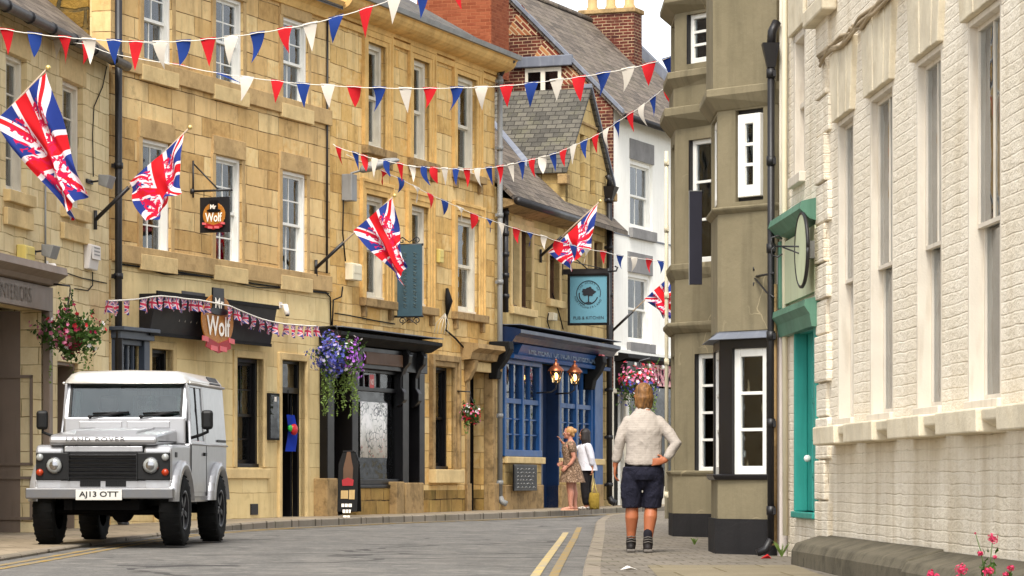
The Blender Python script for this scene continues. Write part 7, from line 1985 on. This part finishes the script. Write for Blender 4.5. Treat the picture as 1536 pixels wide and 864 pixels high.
for a_ in (ankL, ankR):
    mb = MB(); mb.limb([a_+Vector((0, 0, .10)), a_+Vector((0, .0, .02))], [.047, .045], 12); mb.build('sock', m_sock, man)
    mb = MB(); mb.limb([a_+Vector((0, 0, .03)), a_+Vector((0, .0, -.03))], [.052, .054], 12); mb.limb([a_+Vector((0, -.02, -.055)), a_+Vector((0, .08, -.06)), a_+Vector((0, .19, -.072))], [.046, .048, .036], 12); o = mb.build('boot', m_boot, man); remesh(o, .009, 3)
    mb = MB(); zs_ = -a_.z; mb.box(a_.x-.045, a_.x+.045, a_.y-.065, a_.y+.22, .0, .032); mb.build('boot_sole', m_sole, man, .012)
    mb = MB(); 
    for i in range(3): mb.tube([(a_.x-.05, a_.y-.052+.0*i, a_.z-.0+.025*i), (a_.x, a_.y-.058, a_.z+.01+.025*i), (a_.x+.05, a_.y-.052, a_.z-.0+.025*i)], .005, 4)
    mb.build('boot_strap', m_sole, man)

# ------------------------------------------------ woman in a brown patterned dress, side on, facing left
DW = 59.4; zg = road_z(DW)+lk_h(DW)+.005
w1 = empty('person', ((856-CX)/FPX*DW, DW, zg), 0, 'woman in short brown patterned dress with hair pinned up, facing the pub door', 'person')
b = MB()   # faces -x
hp = [Vector((.0, -.08, .82)), Vector((.02, .08, .82))]; kn = [Vector((-.02, -.085, .45)), Vector((.05, .08, .45))]; an = [Vector((.0, -.09, .085)), Vector((.09, .08, .085))]
for h_, k_, a_ in zip(hp, kn, an):
    b.limb([h_, h_.lerp(k_, .5), k_, k_.lerp(a_, .33)+Vector((.016, 0, 0)), k_.lerp(a_, .7), a_], [.105, .09, .066, .068, .05, .04], 12)
    b.limb([a_+Vector((.02, 0, -.03)), a_+Vector((-.08, 0, -.052)), a_+Vector((-.17, 0, -.062))], [.036, .036, .026], 10)
b.rings([oval((.01, 0, .78), .15, .17), oval((.02, 0, .88), .15, .18), oval((.0, 0, 1.0), .13, .15), oval((-.02, 0, 1.14), .135, .15), oval((-.02, 0, 1.27), .12, .165), oval((0, 0, 1.35), .08, .12), oval((0, 0, 1.39), .055, .06)])
b.limb([(0, 0, 1.37), (-.02, 0, 1.47)], [.05, .045], 12)
b.limb([(.01, -.17, 1.3), (.03, -.2, 1.17), (.06, -.2, 1.04), (-.0, -.21, .93), (-.08, -.2, .86)], [.055, .052, .044, .036, .026], 12); hand(b, (-.08, -.2, .86), (-.75, 0, -.6), (0, 1, 0), (-.5, 0, .6), .17, .7)
b.limb([(.01, .17, 1.3), (.02, .2, 1.16), (.04, .2, 1.03), (-.06, .19, .96), (-.13, .17, .93)], [.055, .05, .042, .036, .026], 12); hand(b, (-.13, .17, .93), (-.9, 0, -.2), (0, -1, 0), (0, 0, 1), .17, .6)
hc = Vector((-.035, 0, 1.535)); c, f, s, u = head(b, hc, (-1, .12, .06)); remesh(b.build('body', m_skin2, w1), .0075, 4); eyes(w1, c, f, s, u)
hr = MB(); hr.ell(hc+u*.03-f*.022, (.1, .088, .1), 12); hr.ell(hc+u*.045-f*.11, (.052, .05, .05), 10); hr.ell(hc-f*.085-u*.035, (.035, .06, .05), 10); remesh(hr.build('hair', hairmat('fair_hair', (120, 80, 44), (190, 146, 90)), w1), .008, 2)
mb = MB()
for q in (-1, 1): mb.ell(hc+f*.045+u*.105+s*q*.035, (.012, .028, .02), 8)
mb.build('sunglasses', m_black, w1)
dr = MB()
n = 40
def skirt(z, r, amp, cx_): return [Vector((cx_+(r*.95+amp*math.sin(i*2*math.pi/n*9))*math.cos(2*math.pi*i/n), (r*1.02+amp*math.sin(i*2*math.pi/n*9))*math.sin(2*math.pi*i/n), z)) for i in range(n)]
dr.rings([skirt(.555, .265, .016, .03), skirt(.62, .25, .014, .028), skirt(.75, .215, .01, .025), skirt(.88, .185, .006, .02), skirt(.99, .155, .0, .0), skirt(1.04, .15, 0, -.005), skirt(1.16, .158, 0, -.025), skirt(1.26, .15, 0, -.025), skirt(1.33, .115, 0, -.01), skirt(1.375, .075, 0, .0)], cap=False)
dr.build('dress', fabric('brown_print', (110, 86, 66), (82, 64, 50), 'print', .6), w1)
sl_ = MB(); sl_.limb([(.0, -.15, 1.31), (.03, -.2, 1.18)], [.07, .066], 12); sl_.limb([(.0, .15, 1.31), (.02, .2, 1.18)], [.07, .066], 12); sl_.build('dress_sleeve', fabric('brown_print_sleeve', (110, 86, 66), (82, 64, 50), 'print', .6), w1)
for a_ in an:
    mb = MB(); mb.box(a_.x-.2, a_.x+.06, a_.y-.04, a_.y+.04, 0, .02); mb.tube([(a_.x-.12, a_.y-.042, .02), (a_.x-.12, a_.y, .055), (a_.x-.12, a_.y+.042, .02)], .01, 5); mb.build('sandal', paint('tan_sandal', C(196, 150, 120), .6), w1, .006)
mb = MB(); mb.tube([(-.05+.03*math.cos(t), -.2+.03*math.sin(t), .89) for t in [2*math.pi*i/12 for i in range(13)]], .007, 5, cap=False); mb.build('watch', m_black, w1)

# ------------------------------------------------ woman in a white lace top and black trousers, arm raised to the door
DW2 = 60.4; zg = road_z(DW2)+lk_h(DW2)+.005
w2_ = empty('person', ((879-CX)/FPX*DW2, DW2, zg), 0, 'woman with long black hair in white lace top and black trousers, pointing at the door', 'person')
b = MB()
hp = [Vector((-.02, -.08, .80)), Vector((.03, .08, .80))]; kn = [Vector((-.03, -.09, .44)), Vector((.02, .09, .44))]; an = [Vector((.0, -.09, .085)), Vector((.05, .1, .085))]
for h_, k_, a_ in zip(hp, kn, an):
    b.limb([h_, h_.lerp(k_, .5), k_, k_.lerp(a_, .33), k_.lerp(a_, .7), a_], [.1, .086, .064, .062, .05, .04], 12); b.limb([a_+Vector((.02, 0, -.03)), a_+Vector((-.08, 0, -.052)), a_+Vector((-.15, 0, -.06))], [.036, .036, .026], 10)
b.rings([oval((.01, 0, .78), .15, .17), oval((.02, 0, .88), .15, .18), oval((.0, 0, 1.0), .135, .16), oval((-.01, 0, 1.14), .14, .16), oval((-.01, 0, 1.25), .12, .165), oval((0, 0, 1.33), .08, .12), oval((0, 0, 1.37), .055, .06)]); b.limb([(0, 0, 1.35), (-.02, 0, 1.45)], [.05, .045], 12)
sa, ea, wa = Vector((-.02, .12, 1.28)), Vector((-.26, .16, 1.2)), Vector((-.48, .1, 1.36))
b.limb([sa, sa.lerp(ea, .5), ea, ea.lerp(wa, .5), wa], [.055, .05, .042, .036, .026], 12); hand(b, wa, (-.5, -.1, .8), (-.7, 0, -.4), (0, -1, .2), .17, .25)
sb, eb, wb = Vector((.03, -.17, 1.28)), Vector((.1, -.21, 1.04)), Vector((.12, -.18, .82))
b.limb([sb, sb.lerp(eb, .5), eb, eb.lerp(wb, .5), wb], [.055, .05, .042, .036, .026], 12); hand(b, wb, (.1, .0, -1), (-1, 0, 0), (0, -.7, 0), .17, 1.0)
hc = Vector((-.03, 0, 1.515)); c, f, s, u = head(b, hc, (-.9, .4, .05)); remesh(b.build('body', skinmat('brown_skin', (176, 118, 88)), w2_), .0075, 4); eyes(w2_, c, f, s, u)
hr = MB(); hr.ell(hc+u*.028-f*.02, (.103, .095, .102), 12)
for i in range(14):
    a = math.pi*(i/13); d = (s*math.cos(a)-f*math.sin(a)).normalized(); hr.limb([hc+d*.085+u*.05, hc+d*.1-u*.1, hc+d*.085-f*.03-u*.27-u*.02*math.sin(i*2)], [.03, .032, .014], 8)
remesh(hr.build('hair', hairmat('black_hair', (18, 14, 14), (44, 34, 30)), w2_), .009, 3)
tp = MB(); tp.rings([oval((.03, 0, .79), .205, .235), oval((.03, 0, .86), .195, .225), oval((.01, 0, 1.0), .17, .19), oval((-.0, 0, 1.14), .165, .182), oval((-.01, 0, 1.25), .145, .18), oval((0, 0, 1.32), .1, .135), oval((0, 0, 1.365), .066, .072)], cap=False)
tp.build('lace_top', fabric('white_lace', (196, 194, 200), (150, 150, 156), 'lace', .5), w2_)
sl_ = MB(); sl_.limb([sa, sa.lerp(ea, .5), ea, ea.lerp(wa, .55)], [.07, .064, .056, .05], 12); sl_.limb([sb, sb.lerp(eb, .5), eb, eb.lerp(wb, .5)], [.07, .066, .06, .058], 12); remesh(sl_.build('lace_sleeve', fabric('white_sleeve', (196, 194, 200), (186, 184, 190), 'plain', .5), w2_), .01, 2)
tr = MB(); tr.rings([oval((.01, 0, .9), .15, .17), oval((.02, 0, .8), .165, .19), oval((.02, 0, .74), .15, .175)])
for h_, k_, a_ in zip(hp, kn, an): tr.limb([h_, h_.lerp(k_, .5), k_, k_.lerp(a_, .5), a_+Vector((0, 0, .06))], [.115, .1, .082, .078, .07], 12)
remesh(tr.build('trousers', fabric('black_cotton', (22, 20, 22), (36, 32, 34), 'plain', .7), w2_), .01, 3)
for a_ in an: mb = MB(); mb.limb([a_+Vector((.03, 0, -.045)), a_+Vector((-.06, 0, -.05)), a_+Vector((-.15, 0, -.056))], [.038, .04, .028], 10); mb.build('shoe', fabric('floral_shoe', (206, 196, 184), (70, 60, 60), 'print'), w2_)
# yellow carrier bag in her hand
pb = w2_.location+Vector((.16, -.2, .24))
bg_ = empty('carrier_bag', pb, R(20), 'bright yellow carrier bag hanging from the hand of the woman in white', 'bag')
mb = MB(); rs = []
for z, a, c_ in ((-.22, .09, .05), (-.2, .105, .06), (-.06, .115, .065), (.06, .11, .045), (.1, .1, .025)): rs.append([Vector((a*math.cos(t)*(1+.08*math.sin(3*t+z*20)), c_*math.sin(t), z+.012*math.sin(5*t))) for t in [2*math.pi*i/24 for i in range(24)]])
mb.rings(rs); mb.build('bag_body', fabric('yellow_plastic_film', (140, 116, 44), (116, 94, 34), 'plain', .7), bg_)
mb = MB()
for y in (-.03, .03): mb.tube([(-.06, y, .08), (-.03, y*.4, .22), (0, 0, .4), (.03, y*.4, .2), (.06, y, .08)], .007, 5)
mb.build('bag_handle', m_boxyellow, bg_)
# ================================================================== light, sky, camera
w = bpy.data.worlds.new('World'); scene.world = w; w.use_nodes = True
nt = w.node_tree; bg = nt.nodes['Background']
sky = nt.nodes.new('ShaderNodeTexSky'); sky.sky_type = 'NISHITA'; sky.sun_disc = False
SUN_EL, SUN_AZ = R(56), R(188)       # high and behind the camera, veiled by thin cloud
sky.sun_elevation = SUN_EL; sky.sun_rotation = SUN_AZ
sky.dust_density = 2.0; sky.air_density = 1.0; sky.ozone_density = 1.0
hs = nt.nodes.new('ShaderNodeHueSaturation'); hs.inputs['Saturation'].default_value = .22
nt.links.new(sky.outputs[0], hs.inputs['Color']); nt.links.new(hs.outputs[0], bg.inputs['Color'])
bg.inputs['Strength'].default_value = .10
sl = bpy.data.lights.new('sun', 'SUN'); so = bpy.data.objects.new('sun', sl); COL.objects.link(so)
sl.energy = 1.5; sl.angle = R(26); sl.color = (1, .95, .86)
# direction towards the sun: azimuth measured clockwise from +Y
dv = Vector((math.sin(SUN_AZ)*math.cos(SUN_EL), math.cos(SUN_AZ)*math.cos(SUN_EL), math.sin(SUN_EL)))
so.rotation_euler = dv.to_track_quat('Z', 'Y').to_euler()
cam = bpy.data.cameras.new('camera'); co = bpy.data.objects.new('camera', cam); COL.objects.link(co)
co.location = (0, 0, EYE); co.rotation_euler = (R(90), 0, 0)
cam.sensor_width = 36; cam.lens = 36*FPX/1536; cam.shift_y = (HY-432)/1536; cam.clip_end = 3000; cam.clip_start = .5
scene.camera = co
vs_ = scene.view_settings; vs_.view_transform = 'Standard'; vs_.look = 'None'; vs_.gamma = 1; vs_.exposure = 1.75
scene.cycles.use_denoising = True
scene.cycles.max_bounces = 6; scene.cycles.diffuse_bounces = 4; scene.cycles.transparent_max_bounces = 12
